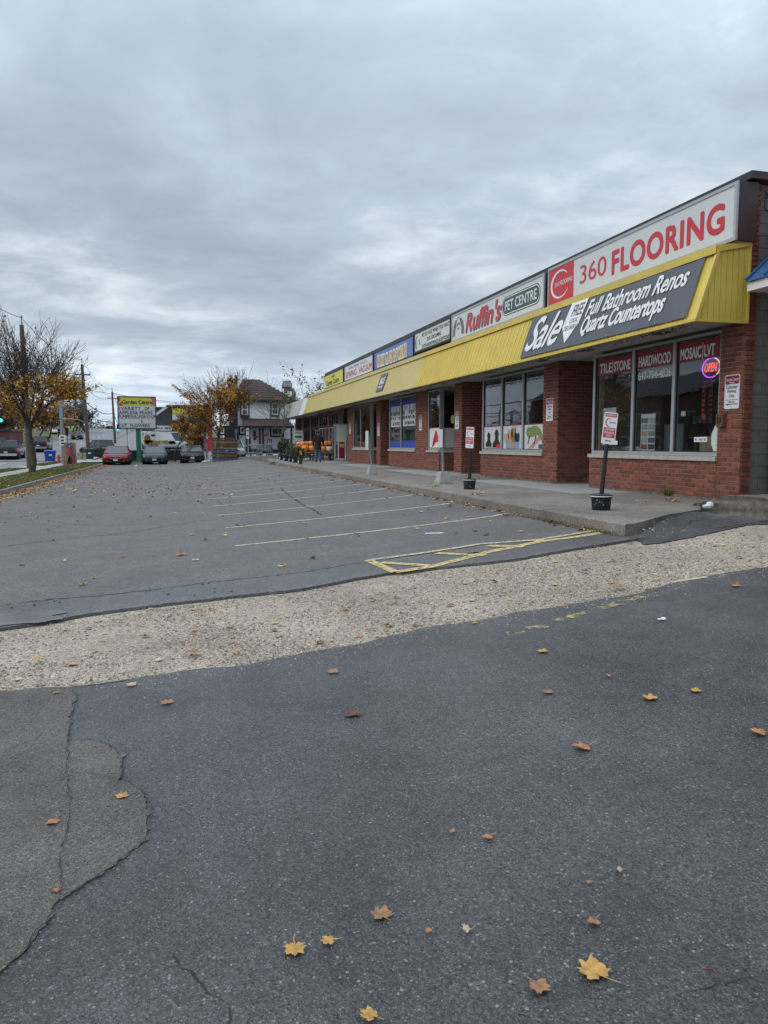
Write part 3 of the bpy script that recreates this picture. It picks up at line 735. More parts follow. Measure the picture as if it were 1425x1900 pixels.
LV = [ # px, py, width px, angle, material, curl, label
 (1103,1808,72,20,'leaf_yellow',.14,'largest leaf, a bright golden maple leaf flat on the dark asphalt at lower right'),
 (1000,1832,50,200,'leaf_brown',.2,'dull brown maple leaf just left of the large golden leaf'),
 (707,1701,50,10,'leaf_brown',.16,'tan brown maple leaf with upright stalk in the middle foreground'),
 (547,1761,46,170,'leaf_yellow',.10,'ochre maple leaf with its stalk pointing right, left of a smaller ochre leaf'),
 (612,1748,30,80,'leaf_yellow',.10,'small ochre maple leaf with a long stalk, right of a bigger ochre leaf'),
 (688,1888,38,40,'leaf_yellow',.12,'yellow maple leaf cut off by the bottom edge of the picture'),
 (1103,1713,27,120,'leaf_brown',.3,'upright curled brown leaf above the large golden leaf'),
 (866,1729,22,60,'leaf_pale',.5,'pale pinkish shrivelled leaf standing on edge on asphalt'),
 (796,1730,16,30,'leaf_orange',.1,'tiny orange star shaped leaf right of the tan brown one'),
 (907,1555,23,110,'leaf_orange',.15,'lone reddish orange leaf in the middle of the near asphalt'),
 (839,1545,14,10,'leaf_brown',.15,'tiny brown leaf left of the lone reddish orange leaf'),
 (1083,1388,36,95,'leaf_orange',.25,'orange maple leaf lying on the bluish asphalt below the gravel'),
 (1207,1297,34,15,'leaf_yellow',.2,'yellow maple leaf right of the orange one on the bluish asphalt'),
 (1412,1362,34,60,'leaf_orange',.3,'orange leaf touching the right edge of the picture'),
 (1006,1210,26,0,'leaf_yellow',.15,'flat ochre leaf below the worn yellow drive line'),
 (227,1480,26,25,'leaf_yellow',.2,'bright yellow orange leaf on the rounded old asphalt patch'),
 (100,1526,28,160,'leaf_orange',.15,'tan orange leaf near the left edge on old asphalt'),
 (243,1272,24,0,'leaf_pale',.1,'pale yellow leaf just below the left end of the gravel'),
 (310,1305,28,10,'leaf_orange',.1,'pale orange leaf on bluish asphalt right of the pale yellow one'),
 (655,1327,38,0,'leaf_dark',.2,'dark maroon dried leaf with a long stalk on bluish asphalt'),
 (618,1248,28,5,'leaf_brown',.15,'brown leaf close below the middle of the gravel strip'),
 (1150,1618,14,40,'leaf_pale',.6,'tiny crumpled whitish leaf in the right foreground'),
 (1093,1640,12,10,'leaf_brown',.3,'tiny rust leaf beside the crumpled whitish leaf'),
 (357,1211,34,0,'leaf_brown',.2,'large rust leaf on the gravel strip at left'),
 (440,1209,20,40,'leaf_yellow',.2,'ochre leaf at the lower edge of the gravel right of the rust leaf'),
 (376,1136,18,10,'leaf_orange',.2,'salmon orange leaf in the middle of the gravel strip'),
 (1366,1088,22,0,'leaf_orange',.25,'orange leaf on asphalt near the right end of the gravel'),
 (1291,1283,26,0,'leaf_yellow',.1,'thin olive yellow leaf far right on the asphalt'),
 (1130,1255,12,60,'leaf_orange',.3,'tiny bright orange leaf above two yellow leaves at right'),
 (1017,1286,24,0,'leaf_brown',.15,'faded brown leaf on the asphalt between yellow and orange leaves'),
 (335,1030,24,0,'leaf_orange',.35,'large rusty red leaf alone in the middle of the parking lot'),
 (362,1040,18,0,'leaf_pale',.2,'pale straw leaf beside the rusty red leaf on the lot'),
 (106,1655,16,90,'leaf_orange',.3,'small orange leaf lying in the crack of old asphalt'),
 (104,1287,18,0,'leaf_brown',.15,'small brown leaf at the top of the old asphalt patch'),
 (68,1224,22,0,'leaf_yellow',.2,'straw yellow leaf at the left end of the gravel'),
 (1148,1090,26,0,'leaf_brown',.25,'rust brown leaf near the lower right edge of the gravel'),
 (1085,1060,16,0,'leaf_dark',.25,'dark brown leaf in the right part of the gravel'),
 (880,1157,14,0,'leaf_yellow',.2,'small yellow leaf on asphalt below the gravel and left of worn line'),
]
for i, (px, py, wpx, ang, mm, curl, lab) in enumerate(LV):
    p = G(px, py); s = wpx / FPX * (p - EYE).dot(cf) * 0.68
    mb = MB(); r = random.Random(100+i); add_leaf(mb, r, p.x, p.y, p.z + 0.004, s, R(ang), curl * 1.5, True)
    obj('maple_leaf', mb, M[mm], label=lab, cat='leaf', group='leaves fallen on the asphalt and gravel')
mb = MB(); r = random.Random(77)
dens = smooth_noise(5, 1.3)
for _ in range(6900):
    k = r.random()
    if k < 0.42:   # drift along the lawn kerb
        y = 19 + 43*r.random()**1.4; x = -5.36 + abs(r.gauss(0, 0.34))
    elif k < 0.57: # sparse field left of the middle
        y = r.gauss(30, 7); x = -5.0 + 6.5*r.random()**1.3
        if dens(x*1.3 + y*.7) < r.uniform(-.9, .5): continue
    elif k < 0.78:
        y = r.uniform(9, 60); x = r.uniform(-5.2, 5.2)
        if r.random() < .45: continue
    elif k < 0.83: y = r.uniform(9, 50); x = 5.36 - abs(r.gauss(0, 0.10))
    else: # on the lawn
        y = 22 + 40*r.random(); x = r.uniform(-7.6, -5.7)
    if y < 9 or (k >= .57 and k < .78 and r.random() < 0.55): continue
    if 5.7 < -x < 8: z = zt(x, y) + 0.12
    else: z = zt(x, y) + 0.002
    add_leaf(mb, r, x, y, z, r.uniform(.045, .085), r.uniform(0, 6.28), r.uniform(.15, .7), False, .3)
for _ in range(90):
    x = r.uniform(-2, 7); t = r.random(); y = lower(x) + (upper(x)-lower(x))*t
    add_leaf(mb, r, x, y, zt(x, y)-.02, r.uniform(.03, .06), r.uniform(0, 6.28), r.uniform(.1, .5), False, .2)
for px, py, n_ in ((807,912,50),(884,931,24),(1150,980,26),(1250,930,36),(1195,936,8),(700,895,12),(725,893,14)):
    for _ in range(n_):
        q = G(px + r.gauss(0, 7), py + r.gauss(0, 2)); zz = q.z + .01
        if q.x > 5.42 and q.y > 9.3: zz = .615
        add_leaf(mb, r, q.x, q.y, zz, r.uniform(.025, .05), r.uniform(0, 6.28), r.uniform(.2, .6), False, .4)
obj('leaf_litter', mb, M['litter'], kind='stuff')
def twig(px0, px1, rad, lab):
    a, b = G(*px0), G(*px1); mb = MB(); m_ = (a+b)/2 + Vector((.01, .012, .006))
    mb.tube([a+Vector((0,0,.004)), m_+Vector((0,0,.004)), b+Vector((0,0,.004))], [rad, rad*.8, rad*.4], 5)
    return obj('twig', mb, M['leaf_dark'], label=lab, cat='twig')
twig((1308,1800), (1340,1822), .003, 'thin dark twig on the asphalt in the bottom right corner')
twig((415,1432), (428,1438), .003, 'tiny dark twig on bluish asphalt right of the old patch')
twig((1048,1705), (1085,1716), .0025, 'thin curved twig touching the upright curled brown leaf')
mb = MB(); q = G(1231,1150); mb.lathe([(0.0,0),(.022,.004),(.02,.014),(.008,.02)], 7, (q.x, q.y, q.z)); mb.lathe([(0,0),(.014,.003),(.012,.01)], 6, (q.x-.03, q.y+.01, q.z))
obj('paper_scrap', mb, M['white'], label='small white scrap of paper on the asphalt below the gravel at right', cat='litter')
mb = MB(); q = G(806,990); mb.hexa([(q.x-.14,q.y-.015,q.z+.002),(q.x+.14,q.y-.02,q.z+.002),(q.x+.14,q.y+.02,q.z+.002),(q.x-.14,q.y+.02,q.z+.002),(q.x-.13,q.y-.01,q.z+.012),(q.x+.13,q.y-.01,q.z+.012),(q.x+.13,q.y+.015,q.z+.012),(q.x-.13,q.y+.015,q.z+.012)])
obj('paper_strip', mb, M['white'], label='thin white strip of litter lying in the first parking stall', cat='litter')

# ================================================================== frames, lettering, flat print
def FR(p, deg): return Matrix.Translation(Vector(p)) @ Matrix.Rotation(R(deg), 4, 'Z')
def FAC(y1, X=WX): return FR((X, y1, 0), -90)            # facing the lot: u runs towards the viewer, d into the wall
def fbox(mb, F, u0, u1, d0, d1, z0, z1, mi=0): return mb.box(u0, u1, d0, d1, z0, z1, mi, F)
def fpoly(mb, F, pts, d, th=0.003, mi=0):
    """flat shape of (u, z) points; front face at depth d, th thick into the wall"""
    n = len(pts); a = [F @ Vector((u_, d, z_)) for u_, z_ in pts]; b = [F @ Vector((u_, d + th, z_)) for u_, z_ in pts]
    ar = sum(p[0]*q[1] - q[0]*p[1] for p, q in zip(pts, pts[1:] + pts[:1]))
    f = [tuple(range(n)), tuple(range(2*n-1, n-1, -1))] + [(i, n+i, n+(i+1) % n, (i+1) % n) for i in range(n)]
    if ar < 0: f = [t[::-1] for t in f]
    return mb.add(a + b, f, mi)
def ell(cx, cz, rx, rz, n=20, a0=0, a1=360): return [(cx + rx*math.cos(R(a0 + (a1-a0)*i/n)), cz + rz*math.sin(R(a0 + (a1-a0)*i/n))) for i in range(n + (0 if a1-a0 == 360 else 1))]
def rrect(u0, u1, z0, z1, r, n=5):
    o_ = []
    for cx, cz, a in ((u1-r, z1-r, 0), (u0+r, z1-r, 90), (u0+r, z0+r, 180), (u1-r, z0+r, 270)):
        o_ += [(cx + r*math.cos(R(a+90*i/n)), cz + r*math.sin(R(a+90*i/n))) for i in range(n+1)]
    return o_
_fonts = {}
def text_mesh(s, bold=0.0, shear=0.0, space=1.0):
    c = bpy.data.curves.new('lettering', 'FONT'); c.body = s; c.offset = bold; c.shear = shear; c.space_character = space
    c.resolution_u = 7; c.fill_mode = 'FRONT'
    o = bpy.data.objects.new('tmp_text', c); COL.objects.link(o)
    bpy.context.view_layer.update()
    me = bpy.data.meshes.new_from_object(o.evaluated_get(bpy.context.evaluated_depsgraph_get()))
    bpy.data.objects.remove(o); bpy.data.curves.remove(c); me.materials.clear(); return me
def text(s, F, u0, u1, z0, z1, m, parent, d=-0.004, bold=0.0, shear=0.0, space=1.0, name='lettering', slope=0.0, local=False, arc=0.0):
    """lettering stretched to fill u0..u1, z0..z1 of the frame"""
    me = text_mesh(s, 0.0, shear, space)
    X = [v.co.x for v in me.vertices]; Y = [v.co.y for v in me.vertices]
    if not X: return None
    x0, x1, y0, y1 = min(X), max(X), min(Y), max(Y)
    for v in me.vertices:
        t = (v.co.x - x0)/(x1-x0)
        u_ = u0 + t*(u1-u0); z_ = z0 + (v.co.y-y0)/(y1-y0)*(z1-z0) + slope*(u_-u0) + arc*(1-(2*t-1)**2)
        v.co = F @ Vector((u_, d, z_))
    if bold:                                         # heavier strokes: the same outline repeated a hair to every side
        q = bold * (z1 - z0) * 1.05; bm = bmesh.new(); src = me.copy()
        ux, uz, ud = F.to_3x3() @ Vector((1,0,0)), F.to_3x3() @ Vector((0,0,1)), F.to_3x3() @ Vector((0,1,0))
        for i in range(8):
            a = i * math.pi / 4; sh = ux*math.cos(a)*q + uz*math.sin(a)*q + ud*(.0003*(i+1)); c = src.copy(); c.transform(Matrix.Translation(sh)); bm.from_mesh(c); bpy.data.meshes.remove(c)
        bm.from_mesh(src); bm.to_mesh(me); bm.free(); bpy.data.meshes.remove(src)
    o = obj(name, me, m, parent, local=local); return o

def strokes(F, u0, u1, z0, z1, m, parent, d, n=9, seed=1, local=False):
    """a line of print too small to read in the photograph: letter-sized marks"""
    r = random.Random(seed); mb = MB(); w = (u1-u0)/n
    for i in range(n):
        if r.random() < .14 and 0 < i < n-1: continue
        a = u0 + w*i; h = z0 + (z1-z0)*r.uniform(.0, .25); fpoly(mb, F, [(a, h), (a + w*r.uniform(.45, .8), h), (a + w*r.uniform(.45, .8), z1), (a, z1)], d, .001)
    return obj('print', mb, m, parent, local=local, kind='stuff')

# ================================================================== WALKWAY in front of the shops
wk = thing('walkway', (5.4, 8.3, 0.6), None, None, kind='structure')
edges = [8.28] + [10.9 + 2.95*k for k in range(15)]
for k in range(len(edges)-1):
    y0, y1 = edges[k] + (0.008 if k else 0), edges[k+1] - 0.008; mb = MB(); zb = 0.36
    xa = 5.40 + (0 if y1 < 46 else 0.22*(k-13)); r = random.Random(k); dz = r.uniform(-.006, .006) if k > 1 else 0
    if k == 0: poly_ = [(5.40,8.28),(5.62,8.36),(6.72,9.26),(7.74,9.86),(7.74,y1),(5.40,y1)]
    else: poly_ = [(xa,y0),(7.74,y0),(7.74,y1),(xa + (0.22 if y1 > 46 else 0),y1)]
    n = len(poly_); lo = [(x, y, zb) for x, y in poly_]
    hi = [(x + (0.02 if x < 5.5 else 0), y + (.01 if y == y0 else 0), 0.6 + dz) for x, y in poly_]; md = [(x, y, 0.585 + dz) for x, y in poly_]
    mb.add(lo + md + hi, [tuple(range(2*n, 3*n))] + [(i, (i+1) % n, n+(i+1) % n, n+i) for i in range(n)] + [(n+i, n+(i+1) % n, 2*n+(i+1) % n, 2*n+i) for i in range(n)])
    obj('paving_slab', mb, M['concrete'], wk)
for k in range(17):
    y0, y1 = 10.9 + 2.95*k + .006, 10.9 + 2.95*(k+1) - .006
    if k == 0:
        mb = MB(); mb.prism([(7.755,9.87,.36),(8.5,10.88,.36),(7.755,10.88,.36)], (0,0,.236)); obj('paving_slab', mb, M['concrete'], wk)
    mb = MB(); mb.box(7.755, 9.6 if k < 14 else 12, y0, y1, .36, .596 + random.Random(k+90).uniform(-.004, .004)); obj('paving_slab', mb, M['concrete_pale'] if k % 3 else M['concrete'], wk)
mb = MB(); mb.box(9.6, 11.0, 10.8, 61, .36, .595); obj('paving_slab', mb, M['concrete_pale'], wk)
# mossy rubble at the foot of the kerb
mb = MB(); r = random.Random(3)
for _ in range(420):
    y = 8.4 + 20*r.random()**1.6; x = 5.385 - abs(r.gauss(0, .05)); s = r.uniform(.006, .022)
    mb.lathe([(0,-s*.3),(s,0),(s*.7,s*.6),(0,s*.8)], 5, (x, y, zt(x, y)+.003), cap=False)
obj('kerb_debris', mb, M['concrete_dirty'], kind='stuff')

# ================================================================== THE SHOP ROW
RZ = 6.02; Y0, Y1 = 10.71, 61.0; YW = Y0 + .10
shop = thing('strip_mall', (WX, Y0, 0.6), 'long single storey red brick shop row with a yellow metal awning along its front', 'building')
def part(name, mb, m, parent=shop, **k): return obj(name, mb, m, parent, **k)
CH, BL, JT = 0.0815, 0.25, 0.013
_brick = {}
def brick_mesh(l):
    key = round(l, 3)
    if key not in _brick:
        mb = MB(); h = CH - JT; e_ = .004
        mb.add([(e_,-.012,e_),(l-e_,-.012,e_),(l-e_,-.012,h-e_),(e_,-.012,h-e_),(0,0.004,0),(l,0.004,0),(l,0.004,h),(0,0.004,h)],
               [(0,1,2,3),(4,0,3,7),(1,5,6,2),(3,2,6,7),(4,5,1,0)])
        me = mb.mesh('brick'); me.materials.append(M['brick']); _brick[key] = me
    return _brick[key]
courses = MB(); n_brick = [0]
def brickwork(P0, deg, length, z0, z1, parts=False):
    F = FR(P0, deg); k = 0; z = z0; rr = random.Random(int(P0[1]*100 + length*7 + deg))
    while z + CH - JT <= z1 + 0.01:
        u_ = -BL/2 if k % 2 else 0.0
        while u_ < length - 0.02:
            a, b = max(u_, 0), min(u_ + BL - JT, length)
            if b - a > 0.03:
                if parts and n_brick[0] < 290:
                    o = bpy.data.objects.new('brick', brick_mesh(b-a)); COL.objects.link(o); o.parent = shop
                    o.matrix_local = Matrix.Translation(-shop.location) @ F @ Matrix.Translation((a, rr.uniform(-.003, .002), z))
                    n_brick[0] += 1
                else:
                    me = brick_mesh(b-a); T = F @ Matrix.Translation((a, rr.uniform(-.003, .002), z))
                    courses.add([T @ v.co for v in me.vertices], [tuple(p.vertices) for p in me.polygons])
            u_ += BL
        z += CH; k += 1
ZT, ZW0, ZW1 = 3.66, 1.297, 3.60      # soffit, sill underside, window head
def wpart(*q): mb = MB(); mb.box(*q); part('wall', mb, M['mortar'])
def wall_front(y0, y1, z0, z1, parts=False, x=WX, th=0.2):
    wpart(x, x+th, y0+.018, y1-.002, z0-.1, z1); brickwork((x, y1, 0), -90, y1-y0, max(z0, .645), z1, parts)
def wall_side(y, x0, x1, z0, z1, parts=False, th=0.2):
    wpart(x0, x1, y, y+th, z0-.1, z1); brickwork((x0, y, 0), 0, x1-x0, max(z0, .645), z1, parts)
bays = {'a': (FY(1333), FY(1098)), 'b': (FY(1008), FY(894)), 'c': (26.16, 27.50), 'd': (FY(771), FY(722)), 'e': (FY(687), FY(655))}
ya0, ya1 = bays['a']; yb0, yb1 = bays['b']; yd0, yd1 = bays['d']; ye0, ye1 = bays['e']
# nearest first so that the bricks that show largest are the single ones
wall_front(ya0, ya1 + .05, .6, ZW0, True)
wall_front(YW, ya0, .6, ZT, True)
brickwork((WX + .004, YW, 0), 0, .18, .645, 5.85, True); wpart(WX + .03, WX+.18, YW + .017, YW+.19, ZT + .04, 5.88); wpart(WX + .012, WX + .18, YW + .0165, YW + .0175, .5, 5.88)
wall_front(17.28, yb0, .6, ZT)
wall_front(yb0, yb1 + .06, .6, ZW0)
wall_front(23.90, 24.62, .6, ZT)
wall_front(26.16, 27.52, .6, ZW0); wall_front(27.52, yd0, .6, ZT)
wall_front(yd0, yd1 + .06, .6, ZW0)
wall_front(34.44, 35.14, .6, ZT)
wall_front(ye0, ye1 + .05, .6, ZW0); wall_front(ye1 + .05, 41.5, .6, ZT)
for y in (17.28, 23.90, 34.44): wall_side(y + .012, WX + .012, 11.0, .6, ZT)
wall_side(26.172, WX + .22, 11.0, .6, ZW0); wall_side(ye0 + .012, WX + .22, 11.0, .6, ZW0)
for y in (43.6, 46.9, 50.2, 53.5, 56.8, 60.4): wall_front(y, y + .42, .6, ZT)
# walls the camera does not face: far sides of the entrances, backs of the entrances
for y in (ya1 + .05, yb1 + .06, 24.42, yd1 + .06): wpart(WX + .21, 11.0, y - .2, y, .5, ZT)
for a, b in ((ya1, 17.3), (yb1, 26.2), (yd1, 36.4)): wpart(11.0, 11.12, a, b, .5, ZT)
part('brick_courses', courses, M['brick'], kind='stuff')
for a, b in ((YW, ya1), (17.28, yb1), (26.16, yd1), (34.44, 41.5)): mb = MB(); mb.box(WX - .025, WX - .001, a, b, .5, .642); part('foundation', mb, M['concrete_dirty'])
# upper wall, coping, roof, block end wall
mb = MB(); mb.box(WX + .01, WX + .2, Y0 + .3, 47.4, ZT + .04, 5.90); mb.box(WX + .01, WX + .2, 47.41, Y1, ZT + .04, 4.85); part('parapet', mb, M['dark_brown'])
mb = MB(); mb.box(WX - .16, WX + .35, Y0 - .07, 47.4, 5.90, RZ); mb.box(WX + .351, 22, Y0 - .07, Y0 + .3, 5.90, RZ - .01); part('coping', mb, M['dark_brown'])
mb = MB(); mb.box(WX + .36, 22, Y0 + .31, 47.3, 5.6, 5.75); mb.box(WX + .21, 22, 47.31, Y1, 4.6, 4.84); part('roof', mb, M['black'])
mb = MB(); mb.box(WX + .185, 22, YW + .05, YW + .3, .3, 5.895); mb.box(21.8, 22, Y0 + .3, Y1, .3, 4.6); mb.box(WX+.2, 21.8, Y1 - .2, Y1, .3, 4.6); part('end_wall', mb, M['mortar'])
bm_ = MB(); bm_.box(0, .405, -.012, .0, 0, .19); blk = bm_.mesh('block'); blk.materials.append(M['block'])
z, k = .62, 0
while z < 5.7:
    for i in range(3):
        o = bpy.data.objects.new('block', blk); COL.objects.link(o); o.parent = shop
        o.location = Vector((WX + .20 + i*.417 + (.2 if k % 2 else 0), YW + .05, z)) - shop.location
    if k % 2:
        mb = MB(); mb.box(WX+.20, WX+.388, YW+.038, YW+.05, z, z+.19); part('block', mb, M['block'])
    z += .2025; k += 1
mb = MB(); F = FR((WX+.18, YW+.02, 5.40), 0)
mb.tube([F @ Vector(p) for p in ((.25,-.02,.35),(.12,-.04,.34),(.05,-.05,.22),(.06,-.05,.08),(.2,-.05,.02),(.5,-.04,.0),(.8,-.03,.1))], .012, 6)
mb.tube([F @ Vector(p) for p in ((.06,-.03,.38),(.18,-.05,.2),(.3,-.05,.28),(.42,-.05,.1),(.8,-.04,.2))], .010, 6); part('cable', mb, M['wire'])

# soffit boards
for i in range(8):
    mb = MB(); mb.box(8.27 + .122*i, 8.27 + .122*i + .114, Y0 + .08, 50.7, ZT, ZT + .02); part('soffit_board', mb, M['soffit'])
mb = MB(); mb.box(WX - .003, 11.2, Y0 + .3, Y1, ZT + .022, ZT + .035); mb.box(8.24, 9.25, Y0+.07, 50.7, ZT+.02, ZT+.03); part('soffit', mb, M['soffit'])
for y in (12.2, 14.9, 17.0, 20.2, 24.3, 28.5, 33.0, 38.0):
    mb = MB(); mb.box(8.62, 8.86, y, y + .4, ZT - .012, ZT - .001); part('soffit_vent', mb, M['black'])

# ---- awning: ribbed panels, each its own piece
AB, AT = (8.22, 3.63), (8.60, 4.74)
sl = Vector((AT[0]-AB[0], 0, AT[1]-AB[1])); SL = sl.length; sl.normalize()
def slope_frame(y1, off=0.0):
    u_ = Vector((0,-1,0)); inn = sl.cross(u_); o = Vector((AB[0], y1, AB[1])) - inn*off
    return Matrix(((u_.x, inn.x, sl.x, o.x), (u_.y, inn.y, sl.y, o.y), (u_.z, inn.z, sl.z, o.z), (0,0,0,1)))
PW = 0.25; mb = MB(); mb.box(0, PW-.002, 0, .012, 0, SL); mb.box(0, .024, -.013, .0, 0, SL); mb.box(.11, .125, -.006, 0, 0, SL)
pan = mb.mesh('awning_panel'); pan.materials.append(M['yellow_metal']); pan2 = pan.copy(); pan2.materials.clear(); pan2.materials.append(M['yellow_pale_sheen'])
npan = int((50.68 - Y0 - .09)/PW)
for i in range(npan):
    y1 = Y0 + .09 + (i+1)*PW
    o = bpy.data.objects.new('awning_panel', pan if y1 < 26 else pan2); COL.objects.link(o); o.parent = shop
    o.matrix_local = Matrix.Translation(-shop.location) @ slope_frame(y1)
yend = Y0 + .09 + npan*PW
for a, b, m in ((Y0 + .03, 26.0, 'yellow_metal'), (26.0, yend, 'yellow_pale_sheen')):
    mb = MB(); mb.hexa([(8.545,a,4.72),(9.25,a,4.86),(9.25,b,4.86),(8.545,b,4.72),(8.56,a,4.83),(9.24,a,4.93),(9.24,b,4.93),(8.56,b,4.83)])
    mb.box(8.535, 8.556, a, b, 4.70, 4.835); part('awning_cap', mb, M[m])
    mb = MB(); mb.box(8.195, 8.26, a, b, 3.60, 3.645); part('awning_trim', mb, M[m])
mb = MB(); mb.box(9.20, 9.245, Y0 + .03, Y0 + .30, 4.93, 5.03); mb.hexa([(8.86,Y0+.03,4.885),(9.2,Y0+.03,4.93),(9.2,Y0+.06,4.93),(8.86,Y0+.06,4.885),(8.9,Y0+.03,4.90),(9.2,Y0+.03,5.03),(9.2,Y0+.06,5.03),(8.9,Y0+.06,4.90)]); part('flashing', mb, M['yellow_metal'])
nb_ = 9
for i in range(nb_):
    xa, xb = AB[0] + (9.235-AB[0])*i/nb_ + .004, AB[0] + (9.235-AB[0])*(i+1)/nb_ - .004
    def top(x): return min(AB[1] + (x-AB[0])/(AT[0]-AB[0])*(AT[1]-AB[1]), AT[1] + (x-AT[0])*.2)
    mb = MB(); xm = min(max(AT[0], xa), xb); P = [(xa, AB[1]), (xb, AB[1]), (xb, top(xb))] + ([(xm, top(xm))] if xa < xm < xb else []) + [(xa, max(top(xa), AB[1]+.005))]
    mb.prism([(x, Y0 + .055, z) for x, z in P], (0, .02, 0)); part('end_board', mb, M['yellow_metal'])
mb = MB(); mb.bar((AB[0]+.0, Y0+.05, AB[1]), (AT[0], Y0+.05, AT[1]), .05, .05); part('corner_trim', mb, M['yellow_metal'])
mb = MB(); mb.box(8.24, 9.24, Y0 + .04, Y0 + .075, 3.60, 3.64); mb.box(9.205, 9.24, Y0+.035, Y0+.07, 3.64, 4.92); part('corner_trim', mb, M['yellow_metal'])
mb = MB(); mb.box(8.6, 9.2, Y0+.1, 50.6, ZT+.05, ZT+.08); part('awning_frame', mb, M['black'])
# grey canvas awning on the last unit
mb = MB()
def slope_prism(a, b, x_off=0.0): mb.prism([(AB[0]-x_off, a, AB[1]-.05), (9.25, a, AB[1]-.05), (9.25, a, 4.80), (AT[0]-x_off*.4, a, AT[1])], (0, b-a, 0))
slope_prism(52.6, 61.2, .06); part('canvas_awning', mb, mat('canvas_grey', (0.36,0.36,0.33), 0.8, var=.15, vscale=2))
mb = MB(); slope_prism(yend + .02, 52.58, .03); part('awning_end_panel', mb, mat('canvas_pale', (0.58,0.59,0.60), 0.7, var=.08, vscale=2))
mb = MB(); mb.box(8.5, 8.7, yend-.05, yend+.25, 4.74, 4.92); part('awning_bracket', mb, M['black'])

# ---- windows
def window(F, W, z0, z1, mull, name='shop_window', m='alu', split=None, sill=True, label=None):
    """frame > pane, mullion, sill; u from 0 (far end) to W"""
    fw = .055; mb = MB()
    fbox(mb, F, 0, W, .015, .10, z0, z0+.07); fbox(mb, F, 0, W, .015, .10, z1-.05, z1)
    fbox(mb, F, 0, fw*1.5, .012, .10, z0+.07, z1-.05); fbox(mb, F, W-fw*.7, W, .012, .10, z0+.07, z1-.05)
    fr = part(name, mb, M[m])
    if label: fr['label'] = label
    us = [fw*1.5] + list(mull) + [W-fw*.7]
    for u_ in mull:
        mb = MB(); fbox(mb, F, u_-.042, u_+.042, .0, .095, z0+.07, z1-.05); part('mullion', mb, M[m], fr)
    for i, (a, b) in enumerate(zip(us, us[1:])):
        a_ = a + (.042 if i else 0); b_ = b - (.042 if i < len(us)-2 else 0)
        mb = MB(); fbox(mb, F, a_, b_, .050, .056, z0+.07, z1-.05); part('pane', mb, M['glass'], fr)
        mb = MB()   # inner bead round each pane
        for q in ((a_, a_+.02, z0+.07, z1-.05), (b_-.02, b_, z0+.07, z1-.05), (a_+.02, b_-.02, z0+.07, z0+.085), (a_+.02, b_-.02, z1-.065, z1-.05)): fbox(mb, F, q[0], q[1], .032, .05, q[2], q[3])
        part('bead', mb, M['black'], fr)
    if sill:
        n = max(1, round(W/1.6)); e_ = [ -.06 + (W+.08)*i/n for i in range(n+1)]
        for a, b in zip(e_, e_[1:]):
            mb = MB(); fbox(mb, F, a+.003, b-.003, -.055, .06, z0-.085, z0-.004); part('sill', mb, M['sill'], fr)
    return fr
ZB = ZW0 + .085
Fa = FAC(ya1); Wa = ya1 - ya0
ma = [ya1 - FY(1172), ya1 - FY(1247)]
wa = window(Fa, Wa, ZB, ZW1, ma, label='showroom window with red lettering bands and an OPEN light')
Fb = FAC(yb1); Wb = yb1 - yb0
wb = window(Fb, Wb, ZB, ZW1, [yb1 - FY(930), yb1 - FY(969)], label='pet shop window with animal pictures along its foot')
Fc = FAC(27.5); wc = window(Fc, 27.5 - 26.16, ZB, ZW1, [], label='narrow window with a red parrot picture')
Fs = FR((WX + .1, 26.17, 0), 0); ws = window(Fs, 1.6, ZB, ZW1, [], label='side window with a brown hamster picture')
Fd = FAC(yd1); Wd = yd1 - yd0; wd_ = window(Fd, Wd, ZB, ZW1, [Wd*.47], label='window papered with blue and white notices')
Fe = FAC(ye1); We = ye1 - ye0; we = window(Fe, We, ZB, ZW1, [We*.45])
window(FR((WX + .1, ye0 + .01, 0), 0), 1.6, ZB, ZW1, [.8])
for y in (44.02, 47.32, 50.62, 53.92, 57.22):
    F = FAC(y + 2.88); window(F, 2.88, .75, 2.65, [1.0, 1.95], name='shop_window', m='dark_brown' if y > 50 else 'alu', sill=False)
    window(F, 2.88, 2.72, 3.45, [.72, 1.44, 2.16], name='transom_window', m='dark_brown', sill=False)
mb = MB(); mb.box(WX+.02, WX+.16, 43.6, 60.8, .58, .74); part('plinth', mb, M['dark_brown'])
# entrance doors deep in the recesses
for a, b in ((ya1, 17.2), (yb1, 23.9), (24.6, 26.2), (yd1, 34.4), (35.1, 36.3)):
    W = min(b-a-.2, 1.2); F = FR((10.985, (a+b)/2 + W/2, 0), -90); mb = MB()
    for q in ((0, .09, .6, 2.75), (W-.09, W, .6, 2.75), (.09, W-.09, 2.62, 2.75), (.09, W-.09, .6, .85), (.09, W-.09, 1.55, 1.63)): fbox(mb, F, q[0], q[1], -.02, .02, q[2], q[3])
    dr = part('door', mb, M['alu'])
    mb = MB(); fbox(mb, F, .09, W-.09, -.004, .004, .85, 2.62); part('pane', mb, M['car_glass'], dr)
    mb = MB(); fbox(mb, F, .12, .15, -.08, -.02, 1.3, 1.8); part('handle', mb, M['steel'], dr)
